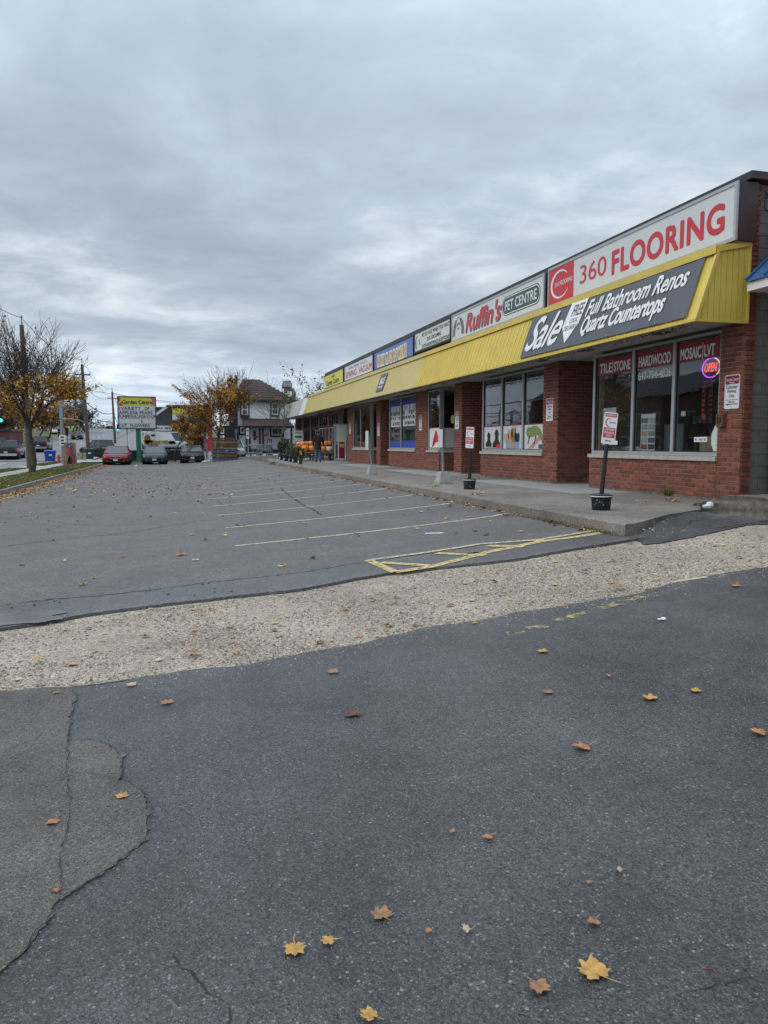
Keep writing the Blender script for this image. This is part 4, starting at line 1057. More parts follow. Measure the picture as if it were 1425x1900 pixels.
# rooms behind the glass
mb = MB(); mb.box(15.5, 15.6, Y0 + .4, Y1 - .3, .6, ZT); mb.box(11.2, 15.5, Y0+.35, Y1-.3, .56, .59); mb.box(WX+.22, 11.2, Y0+.35, ya1-.25, .56, .59); mb.box(WX+.22, 11.2, 18.1, yb1-.3, .56, .59); mb.box(11.2, 15.5, Y0+.35, Y1-.3, ZT+.022, ZT+.05)
for y in (Y0 + .33, 16.5, 23.2, 28.4, 34.9, 41.2): mb.box(11.2, 15.5, y, y+.1, .6, ZT)
part('interior', mb, M['room'])
for y in (24.9, 26.6): 
    for x in (12.0, 13.6):
        mb = MB(); mb.box(x, x+.28, y, y+1.3, ZT-.08, ZT-.02); part('ceiling_light', mb, M['lamp'])
r = random.Random(6)
for y0, y1, n in ((11.3, 15.8, 5), (18.3, 22.4, 6), (24.0, 28.2, 6), (29.2, 33.4, 4), (36.5, 40.5, 3), (43.9, 60, 12)):
    for i in range(n):
        y = y0 + (y1-y0)*(i+.2)/n; mb = MB(); x = r.uniform(11.6, 14.5); h = r.uniform(.9, 1.9); mb.box(x, x+.5, y, y+(y1-y0)/n*.7, .6, .6+h)
        for s_ in (.35, .7): mb.box(x-.06, x-.001, y+.03, y+(y1-y0)/n*.6, .6+h*s_, .6+h*s_+r.uniform(.08,.2))
        part('shelf_unit', mb, r.choice([M['room'], M['tan'], M['room_dark'], M['steel']]))

# ---- print on and behind the showroom glass
def UY(y1, px, py=760): return y1 - FY(px, py)
band_z = (3.14, 3.50)
pa = [0.09] + ma + [Wa-.05]
for i, (a, b) in enumerate(zip(pa, pa[1:])):
    mb = MB(); a_, b_ = a+.045, b-.045; rr = random.Random(i); top_ = [(b_ - (b_-a_)*k/16, band_z[1] + rr.uniform(-.04, .03)) for k in range(17)]
    fpoly(mb, Fa, [(a_, band_z[0]), (b_, band_z[0])] + top_, .0465, .002); part('lettering_band', mb, M['dark_red'], wa)
for s, i in (('TILE', 0), ('STONE', 0), ('HARDWOOD', 1), ('MOSAIC', 2), ('LVT', 2)):
    a, b = pa[i] + .13, pa[i+1] - .17
    if s == 'TILE': b = a + (b-a)*.40
    if s == 'STONE': a = a + (b-a)*.47
    if s == 'MOSAIC': b = a + (b-a)*.62
    if s == 'LVT': a = a + (b-a)*.71
    text(s, Fa, a, b, band_z[0] + .05, band_z[0] + .25, M['white'], wa, d=.0435, bold=.035)
for i, t in ((0, .435), (2, .665)):
    a, b = pa[i]+.13, pa[i+1]-.17; mb = MB(); u_ = a+(b-a)*t; fpoly(mb, Fa, [(u_-.008, band_z[0]+.01), (u_+.008, band_z[0]+.01), (u_+.008, band_z[0]+.30), (u_-.008, band_z[0]+.30)], .043, .002); part('lettering', mb, M['white'], wa)
text('647-794-4836', Fa, pa[1]+.12, pa[2]-.14, 2.92, 3.08, M['white'], wa, d=.0475, bold=.03)
def card(F, u0, u1, z0, z1, m, parent, d=.07, name='poster'):
    mb = MB(); fpoly(mb, F, [(u0,z0),(u1,z0),(u1,z1),(u0,z1)], d, .004); return part(name, mb, m, parent)
ua = lambda px: UY(ya1, px)
ZP = lambda px, py: atx(px, py, WX).z
card(Fa, ua(1112), ua(1136), ZP(1120,826), ZP(1120,757), M['white'], wa, .10)
u0, u1 = ua(1181), ua(1207); zt0, zt1 = ZP(1190,838), ZP(1190,768)
card(Fa, u0, u1, zt0, zt1, M['white'], wa, .12, 'sample_board')
cols = [(.35,.12,.09),(.06,.07,.10),(.55,.52,.42),(.10,.10,.12),(.52,.46,.22),(.25,.30,.33),(.40,.42,.40),(.45,.45,.44),(.16,.2,.22),(.5,.5,.48)]
for i in range(10):
    c, ro = i % 2, i // 2; w2 = (u1-u0)/2; hz = (zt1-zt0-.1)/5
    card(Fa, u0+.03+c*w2, u0+c*w2+w2-.01, zt0+.05+ro*hz, zt0+.03+ro*hz+hz*.9, mat('sample', cols[i], .5, var=.15, vscale=8), wa, .112, 'sample_tile')
card(Fa, ua(1130), ua(1144), ZP(1130,825), ZP(1130,818), M['white'], wa, .0445, 'sticker')
card(Fa, ua(1286), ua(1310), ZP(1290,820), ZP(1290,811), M['white'], wa, .0445, 'sticker'); strokes(Fa, ua(1288), ua(1308), ZP(1290,818), ZP(1290,814), M['ink'], wa, .0425, 11)
mb = MB(); c_, zc_ = ua(1325), ZP(1325,815); fpoly(mb, Fa, [(c_, zc_-.26), (c_+.10, zc_-.09), (c_+.10, zc_+.09), (c_, zc_+.26), (c_-.10, zc_+.09), (c_-.10, zc_-.09)], .0445, .003); part('sticker', mb, M['sign_cream'], wa)
card(Fa, ua(1258), ua(1266), ZP(1262,772), ZP(1262,763), M['white'], wa, .07); card(Fa, ua(1297), ua(1303), ZP(1300,778), ZP(1300,769), M['red'], wa, .07)
for k in range(4): card(Fa, ua(1262+9*k), ua(1269+9*k), ZP(1270,786), ZP(1270,771), M['ink'], wa, .3)
mb = MB(); mb.box(WX+.35, WX+.40, FY(1240), FY(1205), .7, 2.0); part('display_panel', mb, mat('slate', (.12,.15,.16), .5, var=.2), wa)
mb = MB(); mb.box(WX+.35, WX+.9, FY(1162), FY(1112), 1.2, 1.55); part('display_shelf', mb, mat('bench', (.5,.48,.40), .5, var=.1), wa)
mb = MB(); mb.box(WX+.45, WX+.5, FY(1325), FY(1262), .9, 1.75); part('display_panel', mb, M['tan'], wa)
# OPEN light
ne = thing('open_sign', tuple(Fa @ Vector((ua(1306), .12, 2.98))), 'round glowing OPEN sign with violet ring and red letters inside showroom glass', 'neon sign')
cu_, cz_ = ua(1306), 2.98
def ring(F, cx, cz, rx, rz, a0, a1, d, rad, n=28): 
    mb = MB(); mb.tube([F @ Vector((cx+rx*math.cos(R(a0+(a1-a0)*i/n)), d, cz+rz*math.sin(R(a0+(a1-a0)*i/n)))) for i in range(n+1)], rad, 6); return mb
obj('ring_tube', ring(Fa, cu_, cz_, .235, .175, 70, 300, .12, .011), M['neon_violet'], ne)
obj('ring_tube', ring(Fa, cu_, cz_, .235, .175, -50, 65, .12, .011), M['neon_pink'], ne)
text('OPEN', Fa, cu_-.165, cu_+.165, cz_-.075, cz_+.085, M['neon_red'], ne, d=.11, bold=.006, shear=.2, name='letters')
mb = MB(); fpoly(mb, Fa, ell(cu_, cz_, .26, .2), .135, .01); obj('back_plate', mb, M['black'], ne)
mb = MB(); mb.tube([Fa @ Vector((cu_-.1, .14, cz_+.18)), Fa @ Vector((cu_-.1, .14, ZT))], .004, 4); mb.tube([Fa @ Vector((cu_+.1, .14, cz_+.18)), Fa @ Vector((cu_+.1, .14, ZT))], .004, 4); obj('hanger', mb, M['wire'], ne)
hr = thing('hours_sign', tuple(Fa @ Vector((ua(1306), .11, 2.2))), 'dim red lettered opening hours strip hanging below the OPEN sign', 'sign')
hz0 = 2.74
strokes(Fa, cu_-.17, cu_+.15, hz0-.03, hz0+.01, M['red'], hr, .10, 13, 2)
for k in range(7): strokes(Fa, cu_-.19, cu_-.10, hz0-.12-.085*k, hz0-.06-.085*k, M['red'], hr, .10, 3, 10+k); strokes(Fa, cu_+.0, cu_+.10, hz0-.12-.085*k, hz0-.07-.085*k, M['dark_red'], hr, .10, 4, 20+k)

# ---- pet pictures
ub = lambda px: UY(yb1, px); zb0 = ZB + .08; zb1 = ZP(950,790)
mbs = [.09, yb1-FY(930), yb1-FY(969), Wb-.05]
for a, b in zip(mbs, mbs[1:]):
    card(Fb, a+.02, b-.03, zb0, zb1, M['sign_white'], wb, .045); card(Fb, a+.02, b-.03, zb1, zb1+.035, M['dark_red'], wb, .045, 'poster_edge')
def shape(F, pts, m, parent, d=.066, name='poster_print'):
    mb = MB(); fpoly(mb, F, pts, d, .003); return part(name, mb, m, parent)
def S(F, u0, u1, z0, z1, pts, m, parent, d=.041): return shape(F, [(u0+(u1-u0)*x, z0+(z1-z0)*y) for x, y in pts], m, parent, d)
black_fur = mat('black_fur', (.02,.018,.018), .8, var=.4, vscale=20); brown_fur = mat('brown_fur', (.30,.15,.07), .8, var=.35, vscale=20); skin_print = mat('skin_print', (.52,.27,.18), .7, var=.25, vscale=9); green_print = mat('green_print', (.20,.26,.07), .6, var=.4, vscale=14); blue_print = mat('blue_print', (.18,.36,.56), .6, var=.15)
pup = [(.05,0),(.95,0),(.98,.2),(.75,.42),(.72,.6),(.78,.75),(.66,.95),(.5,1),(.36,.95),(.26,.75),(.34,.6),(.3,.42),(.02,.2)]
a, b = mbs[0]+.05, mbs[1]-.06; h = zb1-zb0
S(Fb, a+(b-a)*.06, a+(b-a)*.44, zb0+.06, zb0+h*.76, pup, black_fur, wb); S(Fb, a+(b-a)*.48, a+(b-a)*.95, zb0+.04, zb0+h*.88, pup, black_fur, wb)
S(Fb, a+(b-a)*.02, a+(b-a)*.98, zb0+.01, zb0+h*.14, [(0,.3),(.3,1),(.6,.4),(.8,1),(1,.5),(.9,0),(.1,0)], M['leaf_pale'], wb, .043); S(Fb, a+(b-a)*.7, a+(b-a)*1.0, zb0+.02, zb0+h*.22, [(0,.3),(.3,1),(1,.8),(.9,0),(.1,0)], M['red'], wb, .038)
a, b = mbs[1]+.07, mbs[2]-.07
S(Fb, a+(b-a)*.12, a+(b-a)*.88, zb0+.0, zb0+h*.42, [(0.05,0),(.95,0),(1,1),(0,1)], blue_print, wb, .043)
for c, m_, hh in ((.18, M['leaf_pale'], .70), (.38, skin_print, .88), (.56, brown_fur, .98), (.74, black_fur, .72)): S(Fb, a+(b-a)*(c-.13), a+(b-a)*(c+.13), zb0+h*.3, zb0+h*hh, [(.2,0),(.8,0),(1,.45),(.95,.8),(.75,1),(.6,.85),(.4,.85),(.22,1),(.05,.8),(0,.45)], m_, wb, .040)
S(Fb, a+(b-a)*.32, a+(b-a)*.66, zb0+.0, zb0+h*.26, ell(.5,.5,.5,.5,12), skin_print, wb, .038)
a, b = mbs[2]+.07, mbs[3]-.04
S(Fb, a+(b-a)*.2, a+(b-a)*.95, zb0+.0, zb0+h*.58, [(0,.05),(.1,0),(.4,.1),(1,.8),(1,1),(.85,1)], skin_print, wb, .043)
S(Fb, a+(b-a)*.10, a+(b-a)*.98, zb0+h*.46, zb0+h*.95, [(0,.45),(.05,.2),(.16,.0),(.3,.12),(.5,.1),(.7,.25),(.88,.0),(1,-.5),(.98,.3),(.85,.75),(.62,1),(.4,.98),(.22,.85),(.12,.95),(.03,.7)], green_print, wb, .040)
for c in (.28, .62): S(Fb, a+(b-a)*(c-.1), a+(b-a)*(c+.04), zb0+h*.2, zb0+h*.56, [(0,0),(.3,.05),(1,.9),(.7,1)], black_fur, wb, .038)
S(Fb, a+(b-a)*.78, a+(b-a)*.98, zb0+.02, zb0+h*.20, [(0,0),(1,0),(1,1),(0,1)], M['dark_green'], wb, .040)
nb1 = 1.34
card(Fc, .10, 1.30, zb0, zb1+.06, M['white'], wc, .045); card(Fc, .10, 1.30, zb1+.06, zb1+.10, M['red'], wc, .045, 'poster_edge')
S(Fc, .35, 1.15, zb0+.02, zb1, [(.05,0),(.2,.05),(.35,.12),(.62,.3),(.95,.32),(.92,.45),(1,.55),(.85,.7),(.72,.92),(.6,1),(.48,.9),(.38,.68),(.22,.45)], M['red'], wc, .041)
S(Fc, .45, 1.0, zb0+.03, zb1-.12, [(.0,0),(.3,.12),(.55,.4),(.5,.85),(.3,.6)], M['dark_red'], wc, .038)
card(Fs, .10, 1.5, zb0, zb1+.06, M['sign_white'], ws, .045); card(Fs, .10, 1.5, zb1+.06, zb1+.10, M['dark_red'], ws, .045, 'poster_edge')
S(Fs, .55, 1.5, zb0+.04, zb1+.05, [(.1,0),(.95,0),(1,.3),(.95,.6),(.88,.78),(.95,.95),(.78,.98),(.7,.88),(.45,.88),(.32,1),(.18,.9),(.25,.72),(.15,.5),(.02,.25)], brown_fur, ws, .041)
S(Fs, .68, .95, zb0+.40, zb0+.52, ell(.5,.5,.5,.5,10), black_fur, ws, .038); card(Fs, .62, 1.32, 2.03, 2.36, M['teal'], ws, .3)
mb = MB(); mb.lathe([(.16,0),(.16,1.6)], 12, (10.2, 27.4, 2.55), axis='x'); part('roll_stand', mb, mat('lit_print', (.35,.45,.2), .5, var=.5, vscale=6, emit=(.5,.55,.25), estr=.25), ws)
card(Fd, .1, Wd-.06, 3.22, 3.45, mat('violet_print', (.03,.05,.35), .5, var=.3), wd_, .0455)
for i, (a, b) in enumerate(((.1, Wd*.45), (Wd*.5, Wd-.07))):
    card(Fd, a+.06, b-.04, 2.35, 3.24, M['sign_white'], wd_, .045)
    rr = random.Random(i+3)
    for k in range(6): card(Fd, a+.1+k*(b-a)*.15, a+.1+k*(b-a)*.15+(b-a)*.09, 3.0, 3.2, M['teal'] if k % 2 else M['sign_white'], wd_, .0425)
    strokes(Fd, a+.1, b-.1, 2.82, 3.0, M['ink'], wd_, .0415, 6, i+30); strokes(Fd, a+.1, b-.12, 2.64, 2.78, M['dark_red'] if i == 0 else M['ink'], wd_, .0415, 5, i+40); strokes(Fd, a+.4, b-.15, 2.40, 2.55, M['ink'], wd_, .0415, 4, i+50)
card(Fd, .1, Wd*.46, ZB+.08, ZB+.36, M['blue'], wd_, .0455); card(Fd, Wd*.48, Wd-.06, ZB+.08, ZB+.36, M['blue'], wd_, .0455)
mb = MB(); mb.box(WX+.3, WX+.5, 29.4, 32.6, .7, 1.7); part('display_counter', mb, M['room_dark'], wd_)

# ---- fascia signs
def cabinet(y0, y1, z0, z1, face, label, dep=.30, x=8.88, edge='alu'):
    sg = thing('shop_sign', (x, y0, z0), label, 'shop sign', 'box signs along the shop roof edge'); F = FR((x, y1, 0), -90); W = y1-y0
    mb = MB(); fbox(mb, F, 0, W, .03, dep+.06, z0, z1); obj('cabinet', mb, M['dark_brown'], sg)
    mb = MB(); fbox(mb, F, .05, W-.05, .004, .028, z0+.05, z1-.05); obj('face', mb, M[face], sg)
    mb = MB()
    for q in ((0, W, z0, z0+.055), (0, W, z1-.055, z1), (0, .06, z0+.055, z1-.055), (W-.06, W, z0+.055, z1-.055)): fbox(mb, F, q[0], q[1], -.012, .029, q[2], q[3])
    obj('frame', mb, M[edge], sg)
    return sg, F, W
SX = lambda px, py: atx(px, py, 8.88).y
s1, F1, W1 = cabinet(SX(1367,400), SX(1017,535), 4.92, 5.86, 'sign_white', 'largest white sign with red 360 FLOORING lettering at the near end', dep=.35)
mb = MB(); u1_ = SX(1017,535) - SX(1064,520); fpoly(mb, F1, [(.06,4.97),(u1_,4.97),(u1_,5.81),(.06,5.81)], -.002, .004); obj('red_square', mb, M['red'], s1)
cx, cz, rx, rz = u1_*.48, 5.39, u1_*.36, .33
mb = MB(); o_, i_ = ell(cx, cz, rx, rz, 40, 40, 330), ell(cx+.035, cz, rx*.90, rz*.88, 40, 40, 330); fpoly_pts = o_ + i_[::-1]
for k in range(40):
    fpoly(mb, F1, [o_[k], o_[k+1], i_[k+1], i_[k]], -.005, .002)
obj('ring_logo', mb, M['white'], s1)
text('360', F1, cx-rx*.55, cx+rx*.0, 5.36, 5.46, M['sign_white'], s1, -.007, 0); text('FLOORING', F1, cx+rx*.08, u1_-.05, 5.36, 5.46, M['white'], s1, -.007, .03)
yy1 = SX(1017,535); us = lambda px, py: yy1 - SX(px, py)
text('360', F1, us(1076,510), us(1125,490), 5.20, 5.60, M['red'], s1, -.003, 0.0); text('FLOORING', F1, us(1136,485), us(1343,410), 5.14, 5.60, M['red'], s1, -.003, .045, 0, 1.08)
s2, F2, W2 = cabinet(SX(1010,545), SX(838,610), 4.95, 5.83, 'sign_white', 'white sign with red script and a green PET CENTRE oval')
y2 = SX(838,610); u2 = lambda px, py: y2 - SX(px, py)
gm = mat('grey_print', (.13,.15,.17), .5, var=.1)
dw = W2*.14
S(F2, .12, .12+dw*.42, 5.10, 5.62, [(.0,.05),(.1,0),(.5,.05),(.55,.35),(.75,.8),(1,1),(.6,1),(.25,.75),(.05,.4)], gm, s2, -.002)
S(F2, .12+dw*.62, .12+dw*1.08, 5.10, 5.64, [(1,.05),(.9,0),(.45,.05),(.5,.35),(.3,.8),(0,1),(.4,1),(.8,.75),(1,.4)], gm, s2, -.002)
mb = MB()
o_, i_ = ell(.12+dw*.52, 5.46, dw*.22, .24, 20, -20, 200), ell(.12+dw*.52, 5.46, dw*.20, .22, 20, -20, 200)
for k in range(20): fpoly(mb, F2, [o_[k], o_[k+1], i_[k+1], i_[k]], -.004, .002)
obj('face_outline', mb, gm, s2)
for c in (.44, .60): S(F2, .12+dw*(c-.05), .12+dw*(c+.05), 5.42, 5.52, ell(.5,.5,.5,.5,8), gm, s2, -.004)
S(F2, .12+dw*.44, .12+dw*.60, 5.30, 5.37, ell(.5,.5,.5,.5,8), M['dark_red'], s2, -.004)
ra, rb = u2(864,600), u2(930,572)
text("Ruffin's", F2, ra+.025, rb+.025, 5.09, 5.66, gm, s2, -.003, .055, .3); text("Ruffin's", F2, ra, rb, 5.12, 5.68, M['red'], s2, -.007, .035, .3)
pa_, pb_ = u2(933,572), u2(1001,545)
mb = MB(); fpoly(mb, F2, rrect(pa_-.05, pb_+.05, 5.14, 5.66, .25, 8), -.002, .003); obj('oval_edge', mb, M['dark_green'], s2)
mb = MB(); fpoly(mb, F2, rrect(pa_-.025, pb_+.025, 5.165, 5.635, .23, 8), -.004, .002); obj('oval_line', mb, M['white'], s2)
mb = MB(); fpoly(mb, F2, rrect(pa_, pb_, 5.19, 5.61, .2, 8), -.006, .002); obj('oval', mb, M['dark_green'], s2)
text('PET CENTRE', F2, pa_+.16, pb_-.14, 5.27, 5.53, M['white'], s2, -.009, .02)
s3, F3, W3 = cabinet(SX(836,612), SX(769,640), 5.06, 5.82, 'sign_cream', 'pale letter board sign offering pet tags, grooming and adoptions', edge='dark_brown')
for i, (s, a, b) in enumerate((('CATS ANONYMOUS ADOPTIONS', .23, .97), ('DOG GROOMING', .38, .76), ('PET ID TAGS WHILE YOU WAIT', .23, .97))): text(s, F3, W3*a, W3*b, 5.14+.21*i, 5.27+.21*i, M['ink'], s3, -.002, .02)
S(F3, .12, .12+W3*.10, 5.2, 5.68, [(.2,0),(.4,.02),(.3,.3),(.2,.5),(.35,.85),(.7,.98),(.5,1),(.2,.9),(0,.5),(.05,.2)], M['dark_green'], s3, -.002); S(F3, .12+W3*.11, .12+W3*.15, 5.3, 5.55, [(.5,0),(1,.1),(.5,.9),(0,1)], M['dark_green'], s3, -.002)
s4, F4, W4 = cabinet(SX(767,640), SX(694,672), 4.97, 5.80, 'sign_blue', 'blue sign with curved gold outlined lettering', edge='dark_brown')
text('UNDRY GLASS EMPORIUM', F4, W4*.10-.03, W4*.84+.03, 5.10, 5.60, M['white'], s4, -.002, .09, 0, 1.0, arc=-.06); text('UNDRY GLASS EMPORIUM', F4, W4*.10, W4*.84, 5.14, 5.56, M['gold'], s4, -.006, .03, 0, 1.0, arc=-.06)
s5, F5, W5 = cabinet(SX(692,672), SX(639,698), 4.95, 5.80, 'sign_white', 'white sign reading SEWING VACUUM in pink red capitals', edge='dark_brown')
text('HALTON HILLS', F5, W5*.2, W5*.8, 5.52, 5.64, M['ink'], s5, -.002, .0, 0, 1.3); text('SEWING', F5, W5*.06, W5*.46, 5.12, 5.42, M['red'], s5, -.002, .03); text('VACUUM', F5, W5*.54, W5*.96, 5.12, 5.42, M['red'], s5, -.002, .03)
s6, F6, W6 = cabinet(SX(637,697), SX(601,712), 4.95, 5.78, 'sign_yellow', 'yellow Garden Centre sign at the far end of the row', edge='dark_brown')
text('Garden Centre', F6, W6*.15, W6*.80, 5.10, 5.40, M['ink'], s6, -.002, .03); S(F6, W6*.4, W6*.6, 5.50, 5.66, [(0,0),(.3,.8),(.5,.2),(.7,1),(1,0)], M['dark_green'], s6, -.002)
S(F6, .08, W6*.1, 5.02, 5.7, [(0,0),(1,0),(.6,.6),(0,1)], M['white'], s6, -.002)
# banners on the awning slope
FB = slope_frame(17.32, .034); WB = 17.32 - 11.0
bn = thing('sale_banner', (8.2, 11.0, 3.7), 'big dark grey sale banner with white slanted lettering strapped on the yellow awning', 'banner')
mb = MB(); nu, nv = 60, 10; r = random.Random(9); z0b, z1b = .06, SL-.02; k1, k2 = smooth_noise(51, .35), smooth_noise(52, .9)
P = [[FB @ Vector((WB*i/nu, -.002 + .006*k1(i*.35 + j*.22) + .006*k2(i*.2 - j*.3), z0b + (z1b-z0b)*j/nv)) for i in range(nu+1)] for j in range(nv+1)]
for row in P: mb.v += [tuple(p) for p in row]
for j in range(nv):
    for i in range(nu): a = j*(nu+1)+i; mb.f.append([a, a+1, a+nu+2, a+nu+1]); mb.m.append(0)
b0 = len(mb.v)
obj('cloth', mb, M['banner'], bn, smooth=60)
mb = MB()
for i in range(9):
    for zz in (z0b+.03, z1b-.03): mb.lathe([(0,-.004),(.016,-.003),(.016,.003),(0,.004)], 8, tuple(FB @ Vector((  .06+(WB-.12)*i/8, -.016, zz))), axis='x', cap=False)
obj('eyelets', mb, M['chrome'], bn)
text('Sale', FB, .16, 1.80, z0b+.16, z1b-.12, M['white'], bn, -.018, .02, .45, .95)
text('Full Bathroom Renos', FB, 2.75, WB-.28, z0b+.62, z1b-.12, M['white'], bn, -.018, .028, .22); text('Quartz Countertops', FB, 2.75, WB-.75, z0b+.12, z0b+.60, M['white'], bn, -.018, .028, .22)
S(FB, 1.84, 2.66, z0b+.10, z1b-.02, [(.0,.42),(.42,0),(.86,.42),(1,1),(.14,1)], M['white'], bn, -.017)
text('FREE', FB, 2.10, 2.56, z0b+.72, z0b+.98, M['banner'], bn, -.021, .02, .15); text('LOCAL', FB, 2.12, 2.46, z0b+.56, z0b+.67, M['banner'], bn, -.021, 0, .1); text('DELIVERY', FB, 1.95, 2.50, z0b+.40, z0b+.51, M['banner'], bn, -.021, 0, .1)
yb_ = atx(699,728,8.3).y; FB2 = slope_frame(yb_, .034); W2b = yb_ - atx(718,705,8.45).y
sb = thing('small_banner', (8.3, yb_-1, 3.9), 'small grey banner alone on the far part of the yellow awning', 'banner')
mb = MB(); fpoly(mb, FB2, [(0,.18),(W2b,.18),(W2b,SL-.22),(0,SL-.22)], -.004, .006); obj('cloth', mb, M['banner'], sb)
text('SALE', FB2, W2b*.2, W2b*.85, .5, .78, M['white'], sb, -.008, .04); strokes(FB2, W2b*.2, W2b*.8, .3, .42, M['sign_white'], sb, -.008, 7, 3)
# garland of lights and dry greenery under the awning edge
mb = MB(); r = random.Random(12)
y = Y0 + .1
while y < 50.5:
    for _ in range(7):
        p = Vector((8.215 + r.gauss(0, .018), y + r.uniform(0, .05), 3.575 - abs(r.gauss(0, .030)))); s = r.uniform(.018, .05); a = r.uniform(0, 6.28); b = r.uniform(-1, 1)
        d = Vector((math.cos(a)*.5, math.sin(a), b)).normalized()*s; q = Vector((r.uniform(-1,1), r.uniform(-1,1), r.uniform(-1,1))).normalized()*s*.35
        mb.add([p-q, p+q, p+d], [(0,1,2)])
    y += .05
obj('garland', mb, ramp_mat('garland', [(0,(.015,.02,.015)),(.6,(.04,.05,.03)),(.85,(.09,.06,.03)),(1,(.35,.12,.04))], .7), label='dry garland with small orange bulbs hanging along the lower edge of the awning', cat='garland')

# ---- customer parking plates on the piers
def plate(px, py, y, zc, rot=0):
    o = thing('parking_sign', (WX-.03, y, zc-.29), None, 'parking sign', 'customer parking signs on the brick piers'); F = FR((WX - .022, y + .18, zc - .29), -90)
    mb = MB(); fpoly(mb, F, rrect(0, .36, 0, .58, .03, 3), 0, .006); obj('plate', mb, M['white'], o)
    mb = MB(); fpoly(mb, F, rrect(.015, .345, .42, .565, .02, 2), -.002, .002); obj('header', mb, M['dark_red'], o)
    text('Garden Centre', F, .03, .33, .475, .525, M['white'], o, -.004, .02); text('Plaza', F, .12, .24, .43, .468, M['white'], o, -.004, .02)
    for s, a, b, z in (('Customer', .04, .32, .345), ('Parking', .08, .28, .265), ('Only', .12, .24, .185)): text(s, F, a, b, z, z+.06, M['dark_red'] if 0 else M['ink'], o, -.003, .02)
    mb = MB(); fpoly(mb, F, [(.03,.150),(.33,.150),(.33,.157),(.03,.157)], -.002, .002); obj('rule', mb, M['ink'], o)
    text('Offenders', F, .09, .27, .105, .135, M['dark_red'], o, -.003, .01); text('Tagged and Towed', F, .03, .33, .06, .095, M['ink'], o, -.003, .01)
    mb = MB()
    for z in (.03, .55): mb.lathe([(0,-.006),(.008,-.004),(.008,0)], 6, tuple(F @ Vector((.18, -.004, z))), axis='x')
    obj('screw', mb, M['steel'], o); return o
for (px, py), lab in (((1360,727), 'customer parking plate on the brick beside the OPEN window, nearest of all'), ((1021,760), 'customer parking plate on the pier between showroom and pet shop'), ((849,780), 'customer parking plate on the pier behind the thin bucket sign'), ((781,785), 'customer parking plate on the speckled pier between parrot picture and papered window'), ((703,797), 'customer parking plate on the pier left of the papered window'), ((650,795), 'customer parking plate on the far pier beside the open white door')):
    p = atx(px, py, WX); plate(px, py, p.y, p.z)['label'] = lab
M['rust'] = mat('rust', (.16,.085,.055), .7, metal=.2, var=.5, vscale=20)
p = atx(1344, 779, WX); eb = thing('meter_box', (WX-.1, p.y, p.z-.14), 'rusty metal outlet box on the brick under the nearest parking plate', 'electrical box'); F = FR((WX-.10, p.y+.09, p.z-.12), -90) @ Matrix.Scale(.8, 4)
mb = MB(); fbox(mb, F, 0, .20, .02, .105, 0, .28); obj('box', mb, M['rust'], eb); mb = MB()
for q in ((0,.20,0,.03),(0,.20,.25,.28),(0,.03,.03,.25),(.17,.20,.03,.25)): fbox(mb, F, q[0], q[1], 0, .02, q[2], q[3])
obj('rim', mb, M['rust'], eb); mb = MB(); fbox(mb, F, .07, .13, .0, .019, .08, .2); obj('socket', mb, M['ink'], eb)

# ---- the neighbour at the right edge: block step, blue awning end
nbr = thing('neighbour_shop', (9.75, 4, .6), 'grey walled shop at the right edge with a blue metal awning end', 'building')
mb = MB(); mb.box(9.75, 20, -8, Y0 - .02, .3, 5.2); obj('wall', mb, M['block'], nbr)
q = at(1386, 541, Y0 - .1)
xA, zA = q.x, q.z
mb = MB(); mb.box(xA, 9.75, -8, Y0-.1, zA, zA+.14); obj('fascia', mb, M['white'], nbr)
bluem = mat('blue_metal', (.035,.11,.26), .4, var=.1)
for k in range(24):
    y1 = Y0 - .1 - k*.4; mb = MB()
    mb.hexa([(xA-.04,y1-.39,zA+.141),(9.75,y1-.39,zA+.76),(9.75,y1,zA+.76),(xA-.04,y1,zA+.141),(xA-.04,y1-.39,zA+.16),(9.75,y1-.39,zA+.80),(9.75,y1,zA+.80),(xA-.04,y1,zA+.16)])
    mb.bar((xA-.04,y1-.02,zA+.18),(9.74,y1-.02,zA+.82),.04,.05); obj('awning_panel', mb, bluem, nbr)
mb = MB(); mb.box(9.52, 9.74, -6, Y0-.14, zA+.85, zA+1.5); obj('sign_board', mb, M['red'], nbr)
st = thing('concrete_step', (7.8, 6, .4), 'rough low concrete step at the right edge before the grey block wall', 'step')
mb = MB(); mb.hexa([(7.82,3.0,.3),(9.74,3.0,.3),(9.74,9.6,.3),(7.80,9.6,.3),(7.86,3.0,.85),(9.74,3.0,.86),(9.74,9.55,.86),(7.85,9.55,.84)])
bm = bmesh.new(); me = mb.mesh('slab'); bm.from_mesh(me); bmesh.ops.subdivide_edges(bm, edges=bm.edges[:], cuts=14, use_grid_fill=True)
r = random.Random(2); w1, w2_ = smooth_noise(61, .12), smooth_noise(62, .4)
for v in bm.verts:
    if v.co.z > .5: v.co.z += .012*w1(v.co.y*3+v.co.x) + .015*w2_(v.co.y)
    if v.co.x < 8.2: v.co.x += .022*w1(v.co.y*2.2+v.co.z*5) + .02*w2_(v.co.z*3+v.co.y)
bm.to_mesh(me); bm.free(); obj('slab', me, M['concrete_dirty'], st, smooth=35)
mb = MB(); q = atz(1317, 941, .6); mb.lathe([(0,0),(.05,.004),(.065,.04),(.05,.085),(.02,.10),(0,.10)], 9, (q.x, q.y, zt(q.x, q.y)+.01)); mb.lathe([(0,0),(.04,.01),(.045,.04),(0,.06)], 7, (q.x-.06, q.y+.03, zt(q.x-.06, q.y)+.01))
obj('crumpled_bag', mb, M['white'], label='crumpled white bag lying beside the concrete step', cat='litter')
mb = MB(); q = atz(1306, 938, .6); r = random.Random(8)
